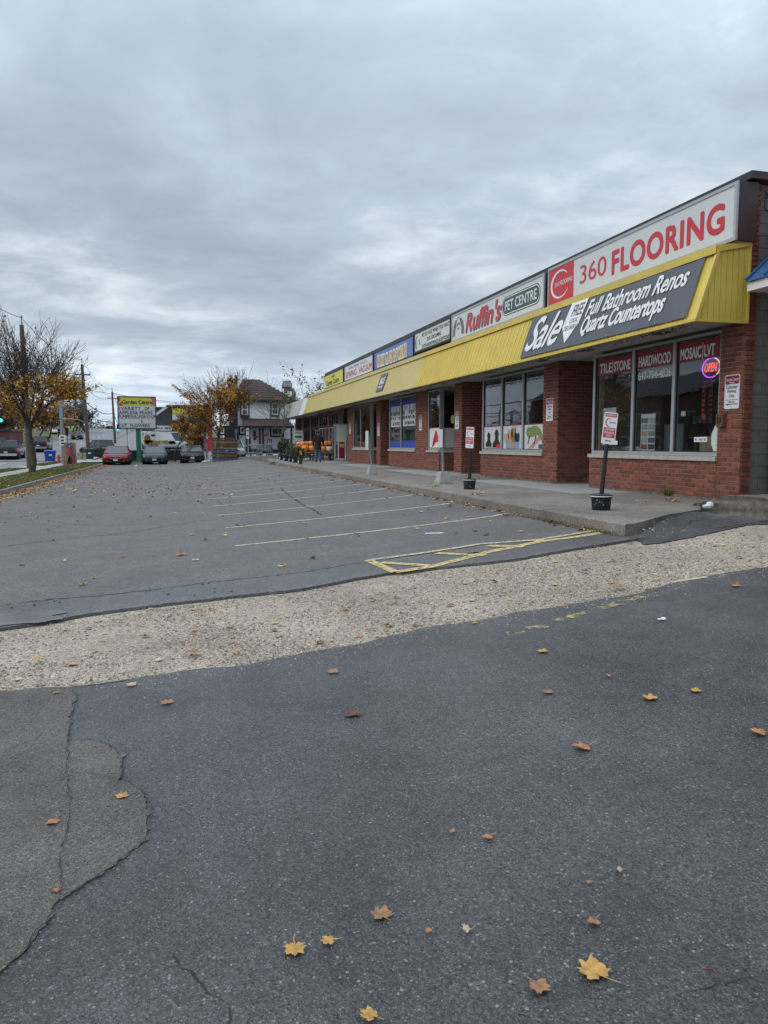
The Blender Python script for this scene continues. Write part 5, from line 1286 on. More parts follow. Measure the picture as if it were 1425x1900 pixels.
for _ in range(26): mb.lathe([(0,0),(.04*r.uniform(.4,1.2),.01),(.03,.05*r.uniform(.5,1.6)),(0,.06)], 5, (q.x+r.gauss(0,.07), q.y+r.gauss(0,.06), zt(q.x, q.y)+.005))
obj('rubble', mb, M['concrete_dirty'], kind='stuff')
mb = MB(); q = atx(1238, 925, WX-.06); r = random.Random(15)
for _ in range(60):
    a, l = r.uniform(0, 6.28), r.uniform(.05, .2); p = Vector((q.x - .02 + r.gauss(0, .02), q.y + r.gauss(0, .05), .598)); d = Vector((math.cos(a)*.4, math.sin(a)*.5, 1)).normalized()*l; s_ = Vector((math.sin(a), -math.cos(a), 0))*.012
    mb.add([p, p+d*.5+s_, p+d, p+d*.5-s_], [(0,1,2,3)])
kw = MB()
for _ in range(420):
    y = 8.4 + abs(r.gauss(0, 1.1)); x = 5.37 - abs(r.gauss(0, .05)); l = r.uniform(.02, .075); a = r.uniform(0, 6.28); p = Vector((x, y, zt(x, y))); d = Vector((math.cos(a)*.5, math.sin(a)*.5, 1)).normalized()*l; s_ = Vector((math.sin(a), -math.cos(a), 0))*.006
    kw.add([p-s_, p+s_, p+d], [(0,1,2)])
obj('kerb_weeds', kw, M['grass'], kind='stuff')
obj('weed', mb, M['grass'], label='small green weed growing at the foot of the brick wall', cat='plant')

# ================================================================== THINGS ON THE WALKWAY
def bucket_sign(px, py, wpx, base_px, top_px, faceang, lean, lab, wsign=.21, hsign=.47):
    p = atz(px, py, .6); dep = (p - EYE).dot(cf); rb = wpx/FPX*dep/2
    o = thing('bucket_sign', p, lab, 'sign', 'reserved parking signs in black buckets')
    mb = MB(); mb.lathe([(rb*.86,0),(rb*.9,.01),(rb*.98,.17),(rb*1.0,.19)], 20); obj('bucket', mb, M['black'], o, smooth=40, local=True)
    mb = MB(); mb.lathe([(rb*1.06,.19),(rb*1.09,.195),(rb*1.09,.235),(rb*1.0,.24),(0,.232)], 20); obj('rim', mb, M['black'], o, smooth=40, local=True)
    mb = MB(); mb.lathe([(rb*1.095,.205),(rb*1.1,.208),(rb*1.1,.216),(rb*1.095,.219)], 20, cap=False); mb.lathe([(rb*1.02,.2395),(rb*1.06,.243),(rb*.98,.243)], 20, cap=False)
    r = random.Random(px)
    for _ in range(26):
        a = r.uniform(0, 6.28); z = r.uniform(.02, .17); s = r.uniform(.004, .010); R1 = rb*(.872+.1*z/.17)+.003; t = Vector((-math.sin(a), math.cos(a), 0))*s; n_ = Vector((math.cos(a)*R1, math.sin(a)*R1, z))
        mb.add([n_-t, n_+t, n_+Vector((0,0,s*1.3))], [(0,1,2)])
    obj('paint_drips', mb, M['white'], o, local=True, kind='stuff')
    H = (base_px - top_px)/FPX*dep; tip = Vector((lean[0], lean[1], .22 + H)); mid = Vector((lean[0]*.35, lean[1]*.35, .24+H*.42)); b0 = Vector((0,0,.2))
    mb = MB(); mb.tube([b0, mid, tip], [.035,.033,.03], 8)
    r = random.Random(5)
    for t_ in (.12, .2, .8): q = b0.lerp(mid, t_) if t_ < .5 else mid; mb.tube([q+Vector((0,0,-.012)), q+Vector((0,0,.012))], [.0365]*2, 8)
    obj('post', mb, M['black'], o, local=True)
    ax = (tip - mid).normalized(); F0 = Matrix.Rotation(faceang, 4, 'Z'); rt = F0 @ Vector((1,0,0)); rt = (rt - ax*rt.dot(ax)).normalized(); inn = ax.cross(rt); c = tip - ax*(hsign*.92) - inn*.045
    F = Matrix(((rt.x, inn.x, ax.x, c.x), (rt.y, inn.y, ax.y, c.y), (rt.z, inn.z, ax.z, c.z), (0,0,0,1)))
    w2 = wsign/2; z0 = -.02
    mb = MB(); fpoly(mb, F, rrect(-w2, w2, z0, z0+hsign, .02, 3), 0, .006); sp = obj('sign_plate', mb, M['white'], o, local=True)
    def P(pts, m, d=-.002):
        mb = MB(); fpoly(mb, F, pts, d, .0015); obj('print', mb, M[m], sp, local=True)
    def T(s, a, b, z0_, z1_, m): text(s, F, a*w2, b*w2, z0+hsign*z0_, z0+hsign*z1_, M[m], sp, -.0045, .02, local=True)
    bx = lambda a, b, c_, d_: [(a*w2, z0+hsign*c_), (b*w2, z0+hsign*c_), (b*w2, z0+hsign*d_), (a*w2, z0+hsign*d_)]
    P(bx(-.86,.86,.86,.965), 'red'); T('RESERVED', -.72, .72, .885, .94, 'white')
    oo, ii = ell(-.25*w2, z0+hsign*.68, .5*w2, hsign*.13, 24, 50, 310), ell(-.12*w2, z0+hsign*.68, .45*w2, hsign*.115, 24, 50, 310)
    for k in range(24): P([oo[k], oo[k+1], ii[k+1], ii[k]], 'red')
    T('360 FLOORING', -.12, .78, .67, .70, 'red')
    P(bx(-.86,.86,.20,.52), 'red')
    for s, a in (('CUSTOMER', .42), ('PARKING', .325), ('ONLY', .23)): T(s, -.7 if a > .3 else -.45, .7 if a > .3 else .45, a, a+.07, 'white')
    P([(-.45*w2, z0+hsign*.10), (-.25*w2, z0+hsign*.13), (-.25*w2, z0+hsign*.112), (.45*w2, z0+hsign*.112), (.45*w2, z0+hsign*.088), (-.25*w2, z0+hsign*.088), (-.25*w2, z0+hsign*.07)], 'ink')
    return o
bucket_sign(1115, 946, 37, 918, 768, R(-22), (.15, .03), 'leaning reserved parking sign in the black bucket nearest the camera', .20, .48)
bucket_sign(871, 908, 23, 885, 790, R(-66), (.02, -.05), 'upright narrow reserved sign in the black bucket before the pet shop entrance', .24, .46)

def block_post(px, py, wpx, hpx, top_px, lean, ang, lab, plate_h):
    p = atz(px, py, .6); dep = (p - EYE).dot(cf); hw = wpx/FPX*dep/2; h = hpx/FPX*dep
    o = thing('block_post', p, lab, 'post', 'grey posts in concrete blocks on the walkway')
    mb = MB(); c = []
    for z, s in ((0, 1.0), (.06, .98), (h*.96, .62), (h, .56)): c.append([(s*hw*a, s*hw*b, z) for a, b in ((-1,-.85),(-.85,-1),(.85,-1),(1,-.85),(1,.85),(.85,1),(-.85,1),(-1,.85))])
    vs = [q for r_ in c for q in r_]; mb.add(vs, [(i*8+j, i*8+(j+1) % 8, (i+1)*8+(j+1) % 8, (i+1)*8+j) for i in range(3) for j in range(8)] + [tuple(range(24, 32))]); obj('concrete_block', mb, M['concrete_pale'], o, local=True)
    H = (py - top_px)/FPX*dep; tip = Vector((lean*H, 0, H)); mb = MB(); mb.tube([(0,0,h-.02), tip*.5+Vector((0,0,h*.25)), tip], .032, 10); obj('pole', mb, M['steel'], o, smooth=40, local=True)
    F = FR(tip - Vector((.02,-.15,plate_h)), -90 + ang); mb = MB(); fpoly(mb, F, rrect(0, .30, 0, plate_h, .02, 3), -.03, .006); sp = obj('sign_plate', mb, M['sign_white'], o, local=True)
block_post(822, 897, 26, 22, 797, -.02, 0, 'straight grey post in a concrete block before the parrot picture window', .46)
block_post(690, 881, 18, 18, 800, -.09, 4, 'leaning grey post in a concrete block before the far shop window', .60)

# open white door at the far unit
q0, q1 = at(620, 853, 42.3), at(646, 850, 42.3)
W = q1.x - q0.x; F = FR((q0.x, 42.3, .6), 0); o = thing('open_door', (q0.x, 42.3, .6), 'white framed glass door standing open beside the pumpkin tables', 'door'); zt_ = 2.15
mb = MB()
for q in ((0, .1, .02, zt_), (W-.1, W, .02, zt_), (.1, W-.1, zt_-.1, zt_), (.1, W-.1, .02, .2), (.1, W-.1, .98, 1.06)): fbox(mb, F, q[0], q[1], -.025, .025, q[2], q[3])
obj('door_frame', mb, M['alu'], o)
mb = MB(); fbox(mb, F, .1, W-.1, -.004, .004, .2, zt_-.1); obj('pane', mb, M['car_glass'], o)
mb = MB(); fbox(mb, F, .12, W-.06, -.034, -.027, 1.12, zt_-.08); obj('notice', mb, M['sign_cream'], o)
mb = MB()
for q in ((.2, .27, .12, 1.12), (W-.2, W-.13, .12, 1.12), (.27, W-.2, .12, .18)): fbox(mb, F, q[0], q[1], -.036, -.027, q[2], q[3])
obj('poster_frame', mb, M['white'], o)
mb = MB(); fbox(mb, F, .27, W-.2, -.032, -.027, .18, 1.12); obj('poster', mb, M['dark_red'], o); mb = MB(); fbox(mb, F, .3, W-.24, -.036, -.0325, .82, 1.02); obj('poster_print', mb, M['gold'], o)
mb = MB(); fbox(mb, F, W-.13, W-.10, -.09, -.027, .9, 1.3); obj('handle', mb, M['steel'], o)
p = at(643, 780, 43); mb = MB(); mb.box(p.x-.12, p.x+.12, 43, 43.05, p.z, ZT); obj('hanging_board', mb, M['bark'], label='plain brown board hanging under the awning beside the open door', cat='sign')

# pumpkins on tables
def table(x0, x1, y0, y1, z, lab):
    o = thing('display_table', ((x0+x1)/2, y0, .6), lab, 'table', 'display tables under the pumpkins')
    n = 4
    for i in range(n):
        a = y0 + (y1-y0)*i/n; mb = MB(); mb.box(x0, x1, a+.008, a+(y1-y0)/n-.008, z-.04, z); obj('table_board', mb, M['tan'], o)
    mb = MB(); mb.box(x0+.05, x1-.05, y0+.03, y0+.07, z-.12, z-.041); mb.box(x0+.05, x1-.05, y1-.07, y1-.03, z-.12, z-.041); obj('rail', mb, M['pole_wood'], o)
    for x in (x0+.08, x1-.08):
        for y in (y0+.08, y1-.08):
            mb = MB(); mb.box(x-.04, x+.04, y-.04, y+.04, .6, z-.12); obj('leg', mb, M['pole_wood'], o)
def TP(px, Y): return at(px, 830, Y).x
table(TP(547, 45), TP(582, 45), 44.7, 45.9, 1.13, 'low wooden table under the left group of orange pumpkins')
table(TP(596, 45), TP(619.5, 45), 44.7, 45.9, 1.13, 'low wooden table under the white pumpkin right of the person')
table(TP(551, 46.6), TP(585, 46.6), 46.1, 47.2, 1.46, 'taller wooden table behind the left pumpkins')
table(TP(594, 46.6), TP(620, 46.6), 46.1, 47.2, 1.46, 'taller wooden table behind the white pumpkin')
def pumpkin_mesh(seed, col):
    r = random.Random(seed); mb = MB(); n, k = 24, 8; lobes = 9
    for i in range(k+1):
        ph = math.pi*i/k; z = .82*(1-math.cos(ph))/2*1.0; rad = math.sin(ph)**.72*.5 if 0 < i < k else .04
        if i == k: z -= .06
        for j in range(n):
            a = 2*math.pi*j/n; d = 1 - .09*abs(math.cos(a*lobes/2)) ** 3
            mb.v.append((rad*d*math.cos(a), rad*d*math.sin(a), z))
    for i in range(k):
        for j in range(n): mb.f.append([i*n+j, i*n+(j+1) % n, (i+1)*n+(j+1) % n, (i+1)*n+j]); mb.m.append(0)
    return mb
om = mat('pumpkin_orange', (.76,.24,.03), .45, var=.25, vscale=4, isl=.18); wm = mat('pumpkin_white', (.58,.55,.45), .5, var=.15, vscale=5)
protos = {}
def pumpkin(px, Y, z, wpx, kind, lab, sq=1.0):
    key = kind
    if key not in protos:
        o = thing('pumpkin', (0,0,0), lab, 'pumpkin', 'pumpkins on the display tables')
        obj('skin', pumpkin_mesh(3, kind), om if kind == 'o' else wm, o, smooth=60, local=True)
        mb = MB(); mb.tube([(0,0,.72),(.01,0,.84),(.05,.02,.95)], [.06,.045,.04], 6); obj('stalk', mb, M['foliage_olive'], o, local=True)
        protos[key] = o
    else: o = copy_tree(protos[key])
    s = wpx/FPX*Y; p = at(px, 830, Y); o.location = (p.x, Y, z); o.scale = (s, s, s*sq); o.rotation_euler = (0, 0, px*.7); o['label'] = lab; return o
P_ = [(553,45.0,1.13,15,'leftmost front orange pumpkin, above the potted plants'),(566,44.95,1.13,15,'orange pumpkin second from the left in the front row'),(578,45.0,1.13,14,'front row orange pumpkin touching the left side of the person'),
      (560,45.6,1.13,10,'small orange pumpkin behind the leftmost front one'),(572,45.6,1.13,11,'small orange pumpkin behind the second front one'),
      (569,46.5,1.46,11,'orange pumpkin on the left end of the upper left row'),(577,46.5,1.46,12,'orange pumpkin in the upper left row next to the person'),(584,46.55,1.46,9,'small orange pumpkin half hidden behind the person'),
      (600,45.0,1.13,13,'front orange pumpkin between the person and the white pumpkin'),(598,46.5,1.46,10,'orange pumpkin in the upper right row by the persons hand'),(605,46.5,1.46,12,'orange pumpkin in the middle of the upper right row'),(612,46.5,1.46,12,'orange pumpkin above the large white pumpkin'),(618,46.6,1.46,10,'orange pumpkin on the right end of the upper row, beside the door')]
P_ += [(549,45.5,1.13,12,'orange pumpkin at the far left of the front table, half behind the plant'),(555,46.5,1.46,10,'orange pumpkin left of the upper left row'),(562,46.45,1.46,11,'orange pumpkin at the start of the upper left row'),(605,45.5,1.13,11,'orange pumpkin between the front row and the upper right row'),(595,45.6,1.13,10,'small orange pumpkin just right of the person')]
for px, Y, z, wp, lab in P_: pumpkin(px, Y, z, wp*1.15, 'o', lab, .9)
pumpkin(611.5, 44.95, 1.13, 17, 'w', 'large white pumpkin at the right end of the front row', .75); pumpkin(619, 45.7, 1.13, 9, 'w', 'small white pumpkin behind the open door', .9); pumpkin(579, 44.75, .92, 4, 'w', 'tiny white gourd by the persons left hip', .9)['label'] = 'tiny white gourd low beside the left hip of the person'
protos2 = []

# the person choosing pumpkins, seen from behind
def skin_mesh(name, joints, links, m, parent, sub=2):
    """joints: (x, y, z, radius or (rx, ry)); grown with a Skin modifier, then applied"""
    me = bpy.data.meshes.new(name); me.from_pydata([j[:3] for j in joints], links, [])
    o = bpy.data.objects.new('grow', me); COL.objects.link(o)
    sk = o.modifiers.new('skin', 'SKIN'); sk.use_smooth_shade = True; ss = o.modifiers.new('sub', 'SUBSURF'); ss.levels = sub; ss.render_levels = sub
    for v, j in zip(me.skin_vertices[0].data, joints):
        rr_ = j[3] if isinstance(j[3], (tuple, list)) else (j[3], j[3]); v.radius = rr_
    me.skin_vertices[0].data[0].use_root = True
    bpy.context.view_layer.update()
    nm = bpy.data.meshes.new_from_object(o.evaluated_get(bpy.context.evaluated_depsgraph_get())); bpy.data.objects.remove(o)
    nm.materials.clear(); return obj(name, nm, m, parent, local=True)
pp_ = atz(590.5, 856.8, .6); man = thing('person', pp_, 'person seen from behind in a black hooded jacket and blue jeans reaching for pumpkins', 'person', rz=R(-8)); man.scale = (.985,)*3
skn = mat('skin', (.42,.26,.19), .6, var=.1); jack = mat('jacket', (.014,.014,.017), .85, var=.3, vscale=12, bump=.3, bscale=30); den = mat('denim', (.075,.13,.24), .85, var=.3, vscale=14)
J = [(0,0,.98,.10),(0,.01,1.2,.095),(0,.02,1.40,.085),(0,.02,1.52,.05),(0,.03,1.58,.06),(0,.03,1.68,.095),(0,.03,1.75,.06),
     (-.19,.0,1.42,.06),(-.25,.0,1.14,.047),(-.24,.10,.90,.038),(-.24,.13,.80,.028),(.19,0,1.42,.06),(.27,.06,1.16,.047),(.30,.26,.98,.038),(.30,.34,.95,.028),
     (-.10,0,.90,.085),(-.11,.02,.50,.058),(-.12,-.02,.10,.042),(-.12,.10,.04,.04),(.10,0,.90,.085),(.11,.03,.50,.058),(.13,0,.10,.042),(.13,.12,.04,.04)]
LK = [(0,1),(1,2),(2,3),(3,4),(4,5),(5,6),(2,7),(7,8),(8,9),(9,10),(2,11),(11,12),(12,13),(13,14),(0,15),(15,16),(16,17),(17,18),(0,19),(19,20),(20,21),(21,22)]
skin_mesh('body', J, LK, skn, man)
skin_mesh('jacket', [(0,0,.90,(.20,.15)),(0,0,1.12,(.20,.15)),(0,0,1.36,(.185,.14)),(0,.01,1.47,(.12,.11)),(0,-.01,1.55,(.10,.095)),(-.2,0,1.41,.085),(-.28,0,1.14,.075),(-.26,.09,.90,.062),(.2,0,1.41,.085),(.30,.06,1.16,.075),(.32,.22,1.0,.062),(0,0,.80,(.205,.15))],
          [(0,1),(1,2),(2,3),(3,4),(2,5),(5,6),(6,7),(2,8),(8,9),(9,10),(0,11)], jack, man)
skin_mesh('jeans', [(0,0,.92,(.175,.13)),(0,0,.82,(.165,.13)),(-.10,0,.76,.105),(-.115,.02,.48,.088),(-.12,-.01,.10,.078),(.10,0,.76,.105),(.12,.03,.48,.088),(.13,0,.10,.078)], [(0,1),(1,2),(2,3),(3,4),(1,5),(5,6),(6,7)], den, man)
skin_mesh('hair', [(0,-.005,1.60,(.085,.075)),(0,.0,1.69,(.108,.105)),(0,.015,1.77,(.09,.095)),(0,.02,1.81,(.05,.06))], [(0,1),(1,2),(2,3)], M['ink'], man)
for s in (-1, 1):
    mb = MB(); mb.lathe([(.05,0),(.055,.03),(.05,.08),(.035,.11)], 10, (s*.125, -.01, 0)); mb.hexa([(s*.125-.045,-.05,0),(s*.125+.045,-.05,0),(s*.125+.04,.21,0),(s*.125-.04,.21,0),(s*.125-.04,-.03,.08),(s*.125+.04,-.03,.08),(s*.125+.035,.19,.05),(s*.125-.035,.19,.05)]); obj('shoe', mb, M['ink'], man, local=True)
for s, hx, hy, hz in ((-1,-.24,.13,.80), (1,.30,.34,.95)):
    jf_, lk_ = [(hx,hy,hz,.03),(hx,hy+.03,hz-.05,.032)], [(0,1)]
    for k in range(4): b = len(jf_); jf_ += [(hx+(k-1.5)*.018,hy+.05,hz-.09,.009),(hx+(k-1.5)*.018,hy+.075,hz-.125+.006*abs(k-1.3),.008)]; lk_ += [(1,b),(b,b+1)]
    b = len(jf_); jf_ += [(hx-s*.035,hy+.05,hz-.05,.010),(hx-s*.04,hy+.075,hz-.075,.009)]; lk_ += [(0,b),(b,b+1)]
    skin_mesh('hand', jf_, lk_, skn, man, 1)

# potted evergreens at the end of the walkway
def foliage_cloud(mb, r, c, rad, n, s0, s1, up=0.4, needle=True):
    for _ in range(n):
        d = Vector((r.gauss(0,1), r.gauss(0,1), r.gauss(0,1))).normalized()*(r.random()**.45)
        p = Vector((c[0]+d.x*rad[0], c[1]+d.y*rad[1], c[2]+d.z*rad[2])); l = r.uniform(s0, s1)
        a = (Vector((d.x, d.y, d.z*.6+up)) + Vector((r.uniform(-.6,.6), r.uniform(-.6,.6), r.uniform(-.6,.6)))).normalized()*l
        b = a.cross(Vector((r.uniform(-1,1), r.uniform(-1,1), r.uniform(-1,1)))).normalized()*l*(.22 if needle else .45)
        mb.add([p-b, p+b, p+a+b*.3, p+a-b*.3], [(0,1,2,3)])
def pot_plant(px, py, wpx, hpx, m, lab, potm='black', potw=None, tagged=None):
    p = atz(px, py, .6); dep = (p-EYE).dot(cf); w_ = wpx/FPX*dep/2; h = hpx/FPX*dep; r = random.Random(px)
    o = thing('potted_shrub', p, lab, 'potted plant', 'potted shrubs on the end of the walkway'); ph = min(.36, h*.32); pr = potw or w_*.72
    mb = MB(); mb.lathe([(pr*.72,0),(pr*.95,ph*.86),(pr*1.04,ph*.87),(pr*1.04,ph),(pr*.9,ph*.98)], 16); obj('pot', mb, M[potm], o, smooth=40, local=True)
    mb = MB(); foliage_cloud(mb, r, (0,0,ph+(h-ph)*.48), (w_, w_, (h-ph)*.55), 420, .06, .16); obj('foliage', mb, M[m], o, local=True)
    mb = MB(); mb.tube([(0,0,ph*.9),(0,0,ph+(h-ph)*.5)], .02, 5); obj('stem', mb, M['bark'], o, local=True)
    if tagged:
        mb = MB(); mb.box(-.06, .06, -w_-.02, -w_, ph+.2, ph+.42); obj('price_tag', mb, M[tagged], o, local=True)
    mb = MB(); mb.box(-pr*.9, -pr*.6, -pr*.9, -pr*.85, .05, .2); obj('label', mb, M['white'], o, local=True)
pot_plant(557, 861, 15, 30, 'foliage_olive', 'rusty brown plant in a green pot with a yellow price tag, nearest of the pots', 'dark_green', None, 'gold')
pot_plant(547, 858.5, 17, 32, 'foliage_bluegreen', 'blue green spruce in a black pot, second from the front')
pot_plant(539, 857, 13, 32, 'foliage_bluegreen', 'small blue green shrub squeezed in the middle of the pots')
pot_plant(531, 855.5, 18, 42, 'foliage_dark', 'tall dark green evergreen in a pot beside the thin tree')
pot_plant(522, 853.5, 13, 34, 'foliage_dark', 'dark green evergreen at the far corner of the walkway')
# entrance board hanging from the grey awning, a crate stack and a flower rack
p0 = at(546, 819, 52.0); p1 = at(562, 799, 52.0); o = thing('entrance_board', (p0.x, 52, p0.z), 'grey ENTRANCE board with a black arrow hanging under the grey awning', 'sign'); F = FR((p0.x, 52, p0.z), 0); W, H = p1.x-p0.x, p1.z-p0.z
mb = MB(); fbox(mb, F, 0, W, 0, .03, 0, H); obj('board', mb, M['sign_cream'], o); text('ENTRANCE', F, .06, W-.06, H*.72, H*.88, M['ink'], o, -.004, .02)
mb = MB(); fpoly(mb, F, [(W*.1,H*.34),(W*.62,H*.34),(W*.62,H*.24),(W*.93,H*.42),(W*.62,H*.60),(W*.62,H*.50),(W*.1,H*.50)], -.004, .003); obj('arrow', mb, M['ink'], o)
mb = MB(); mb.tube([F @ Vector((.05,.015,H)), F @ Vector((.05,.015,H+.9))], .012, 4); mb.tube([F @ Vector((W-.05,.015,H)), F @ Vector((W-.05,.015,H+.9))], .012, 4); obj('chain', mb, M['steel'], o)
p = at(540, 823, 54); o = thing('flower_rack', (p.x, 54, .6), 'low dark red flower stand at the end of the shop row', 'rack')
for k, z in enumerate((.75, 1.15, 1.5)):
    mb = MB(); mb.box(p.x-.75, p.x+.75, 53.7+.2*k, 54.1+.2*k, z-.05, z); obj('shelf', mb, M['bark'], o); mb = MB(); r = random.Random(k)
    foliage_cloud(mb, r, (p.x, 53.9+.2*k, z+.12), (.72,.16,.12), 160, .05, .1, .6, False); obj('flowers', mb, M['foliage_rust'] if k else M['foliage_olive'], o)
mb = MB(); mb.box(p.x-.78, p.x-.72, 53.7, 54.6, .6, 1.6); mb.box(p.x+.72, p.x+.78, 53.7, 54.6, .6, 1.6); obj('side_panel', mb, M['dark_red'], o)

# pallets at the end of the lot
PX0, PX1, PY = 394, 441, 61.0
pa0, pb0 = at(PX0, 850, PY).x, at(PX1, 850, PY).x; zg = zt((pa0+pb0)/2, PY) + .01
blue_w = mat('blue_board', (.05,.14,.26), .7, var=.3, vscale=8); brown_w = mat('brown_board', (.12,.066,.036), .85, var=.45, vscale=5); pale_w = mat('pale_board', (.22,.145,.085), .85, var=.35, vscale=5)
names = ['lowest', 'second', 'third', 'fourth', 'fifth', 'sixth', 'seventh', 'eighth', 'ninth', 'tenth', 'topmost']
pm = [blue_w, brown_w, pale_w, brown_w, blue_w, brown_w, pale_w, brown_w, brown_w, pale_w, brown_w]; cn = {id(blue_w): 'blue', id(brown_w): 'brown', id(pale_w): 'pale wood'}
r = random.Random(10)
for k in range(11):
    m_ = pm[k]; z0 = zg + k*.150; dx = r.uniform(-.06, .06); W = pb0-pa0
    o = thing('pallet', ((pa0+pb0)/2+dx, PY, z0), f'{names[k]} pallet of the stack at the end of the lot, {cn[id(m_)]}', 'pallet', 'pallets stacked at the end of the lot'); o.rotation_euler.z = r.uniform(-.03, .03)
    nd_ = 12
    for i in range(nd_): mb = MB(); x = -W/2 + W*i/nd_; mb.box(x, x+W/nd_*r.uniform(.66,.84), -.5, .6, .118, .140); obj('deck_board', mb, m_, o, local=True)
    for y in (-.49, .03, .55): mb = MB(); mb.box(-W/2, W/2, y, y+.04, .022, .117); obj('stringer', mb, m_, o, local=True)
    for i in (0, 3, 5, 8, 11): mb = MB(); x = -W/2 + W*i/nd_; mb.box(x, x+W/nd_*.8, -.5, .6, .0, .0215); obj('base_board', mb, m_, o, local=True)
mb = MB(); r = random.Random(2)
for _ in range(70): mb.box(*(lambda x, y, s: (x, x+s, y, y+s*.6))(r.uniform(pa0-.1, pb0-.3), r.uniform(PY-.5, PY+.3), r.uniform(.08, .3)), zg+1.65+r.random()*.05, zg+1.66+r.random()*.15)
obj('scrap_wood', mb, brown_w, kind='stuff')
# limp sheet lying on the kerb
a, b = at(373, 857, 61.6), at(396, 857, 61.6); mb = MB(); n1, n2 = 16, 6; r = random.Random(3); f1 = smooth_noise(71, .25)
for j in range(n2+1):
    for i in range(n1+1):
        x = a.x+(b.x-a.x)*i/n1; e_ = math.sin(math.pi*j/n2)*math.sin(math.pi*min(1, max(0, i/n1))); mb.v.append((x, 61.2+.7*j/n2+.08*f1(i*.3), zt(x, 61.6)+.012+.16*e_*(1+.6*f1(i*.4+j))))
for j in range(n2):
    for i in range(n1): k = j*(n1+1)+i; mb.f.append([k, k+1, k+n1+2, k+n1+1]); mb.m.append(0)
obj('plastic_sheet', mb, M['concrete_pale'], label='crumpled pale plastic sheet lying left of the pallets', cat='sheet', smooth=60)
# shopping carts nested by the kerb
def cart(x, y, z, lab, rz):
    o = thing('shopping_cart', (x, y, z), lab, 'shopping cart', 'shopping carts parked beside the kerb', rz=rz); t = .012
    lo = [(-.22,-.38,.42),(.22,-.38,.42),(.20,.38,.50),(-.20,.38,.50)]; hi = [(-.27,-.42,.92),(.27,-.42,.92),(.24,.46,.84),(-.24,.46,.84)]
    mb = MB()
    for q in (lo, hi):
        for i in range(4): mb.tube([q[i], q[(i+1) % 4]], t, 5)
    for i in range(4):
        A, B, Cc, D = map(Vector, (lo[i], lo[(i+1) % 4], hi[(i+1) % 4], hi[i])); n_ = 9 if i % 2 else 6
        for k in range(n_+1): mb.tube([A.lerp(B, k/n_), D.lerp(Cc, k/n_)], t*.55, 4)
        for k in (1, 2): mb.tube([A.lerp(D, k/3), B.lerp(Cc, k/3)], t*.55, 4)
    for k in range(7): mb.tube([Vector(lo[0]).lerp(Vector(lo[3]), k/6), Vector(lo[1]).lerp(Vector(lo[2]), k/6)], t*.55, 4)
    obj('basket', mb, M['steel'], o, local=True)
    mb = MB(); mb.tube([(-.27,-.42,.92),(-.27,-.60,1.02),(.27,-.60,1.02),(.27,-.42,.92)], .018, 6); obj('handle', mb, M['steel'], o, local=True)
    mb = MB()
    for s in (-1, 1): mb.tube([(s*.27,-.46,.92),(s*.25,-.50,.14),(s*.22,.42,.16),(s*.2,.40,.50)], .016, 6)
    mb.tube([(-.22,.42,.16),(.22,.42,.16)], .012, 5); obj('chassis', mb, M['steel'], o, local=True)
    for s in (-1, 1):
        for yy in (-.46, .40): mb = MB(); mb.lathe([(.055,-.015),(.06,0),(.055,.015)], 12, (s*.23, yy, .062), axis='x'); obj('wheel', mb, M['rubber'], o, local=True)
for k, (px, lab) in enumerate(((486,'shopping cart at the left of the cart row'),(490,'middle shopping cart nested in the row'),(494,'shopping cart at the right end, nearest the thin tree'))):
    p = at(px, 850, 64); cart(p.x, 64, zt(p.x, 64)+.10, lab, R(70))
o = None
for k in range(2):
    p = at((458, 474)[k], 850, 63.6); o = thing('cart_rail', (p.x, 63.6, zt(p.x, 63.6)+.1), ('low grey cart rail under the parking sign', 'low grey cart rail left of the shopping carts')[k], 'rail', 'cart rails beside the kerb')
    mb = MB(); mb.tube([(-.55,0,0),(-.55,0,.95),(.55,0,.95),(.55,0,0)], .03, 6); mb.tube([(-.55,0,.3),(.55,0,.3)], .025, 6); obj('rail', mb, M['steel'], o, local=True)
    for s in (-1, 1): mb = MB(); mb.lathe([(.09,-.03),(.1,0),(.09,.03)], 10, (s*.4, .1, .09), axis='x'); obj('wheel', mb, M['rubber'], o, local=True)
def small_post(px, py, top, Y, lab, bx, wide=.3, blank=False):
    p = at(px, py, Y); H = (py-top)/FPX*(p-EYE).dot(cf); o = thing('post_sign', (p.x, Y, p.z), lab, 'sign'); mb = MB(); mb.box(-.03, .03, -.02, .02, 0, H); obj('post', mb, M['steel'], o, local=True)
    F = FR((0, -.03, 0), 0)
    for z0, z1, m_ in bx:
        mb = MB(); fpoly(mb, F, rrect(-wide, wide, H*z0, H*z1, .03, 2), 0, .006); pl = obj('sign_plate', mb, M[m_], o, local=True)
        mb = MB(); fpoly(mb, F, [(-wide*.7,H*(z0+(z1-z0)*.4)),(wide*.7,H*(z0+(z1-z0)*.4)),(wide*.7,H*(z0+(z1-z0)*.65)),(-wide*.7,H*(z0+(z1-z0)*.65))], -.003, .002); obj('print', mb, M['ink' if m_ != 'red' else 'white'], pl, local=True)
small_post(460, 845, 795, 63, 'white and pale red parking sign on a post behind the cart rail', ((.62,.82,'white'),(.83,1.0,'sign_white')), .13)
small_post(439, 845, 797, 66, 'thin grey post with a small plate at the corner of the black house wall', ((.88,1.0,'steel'),), .1)

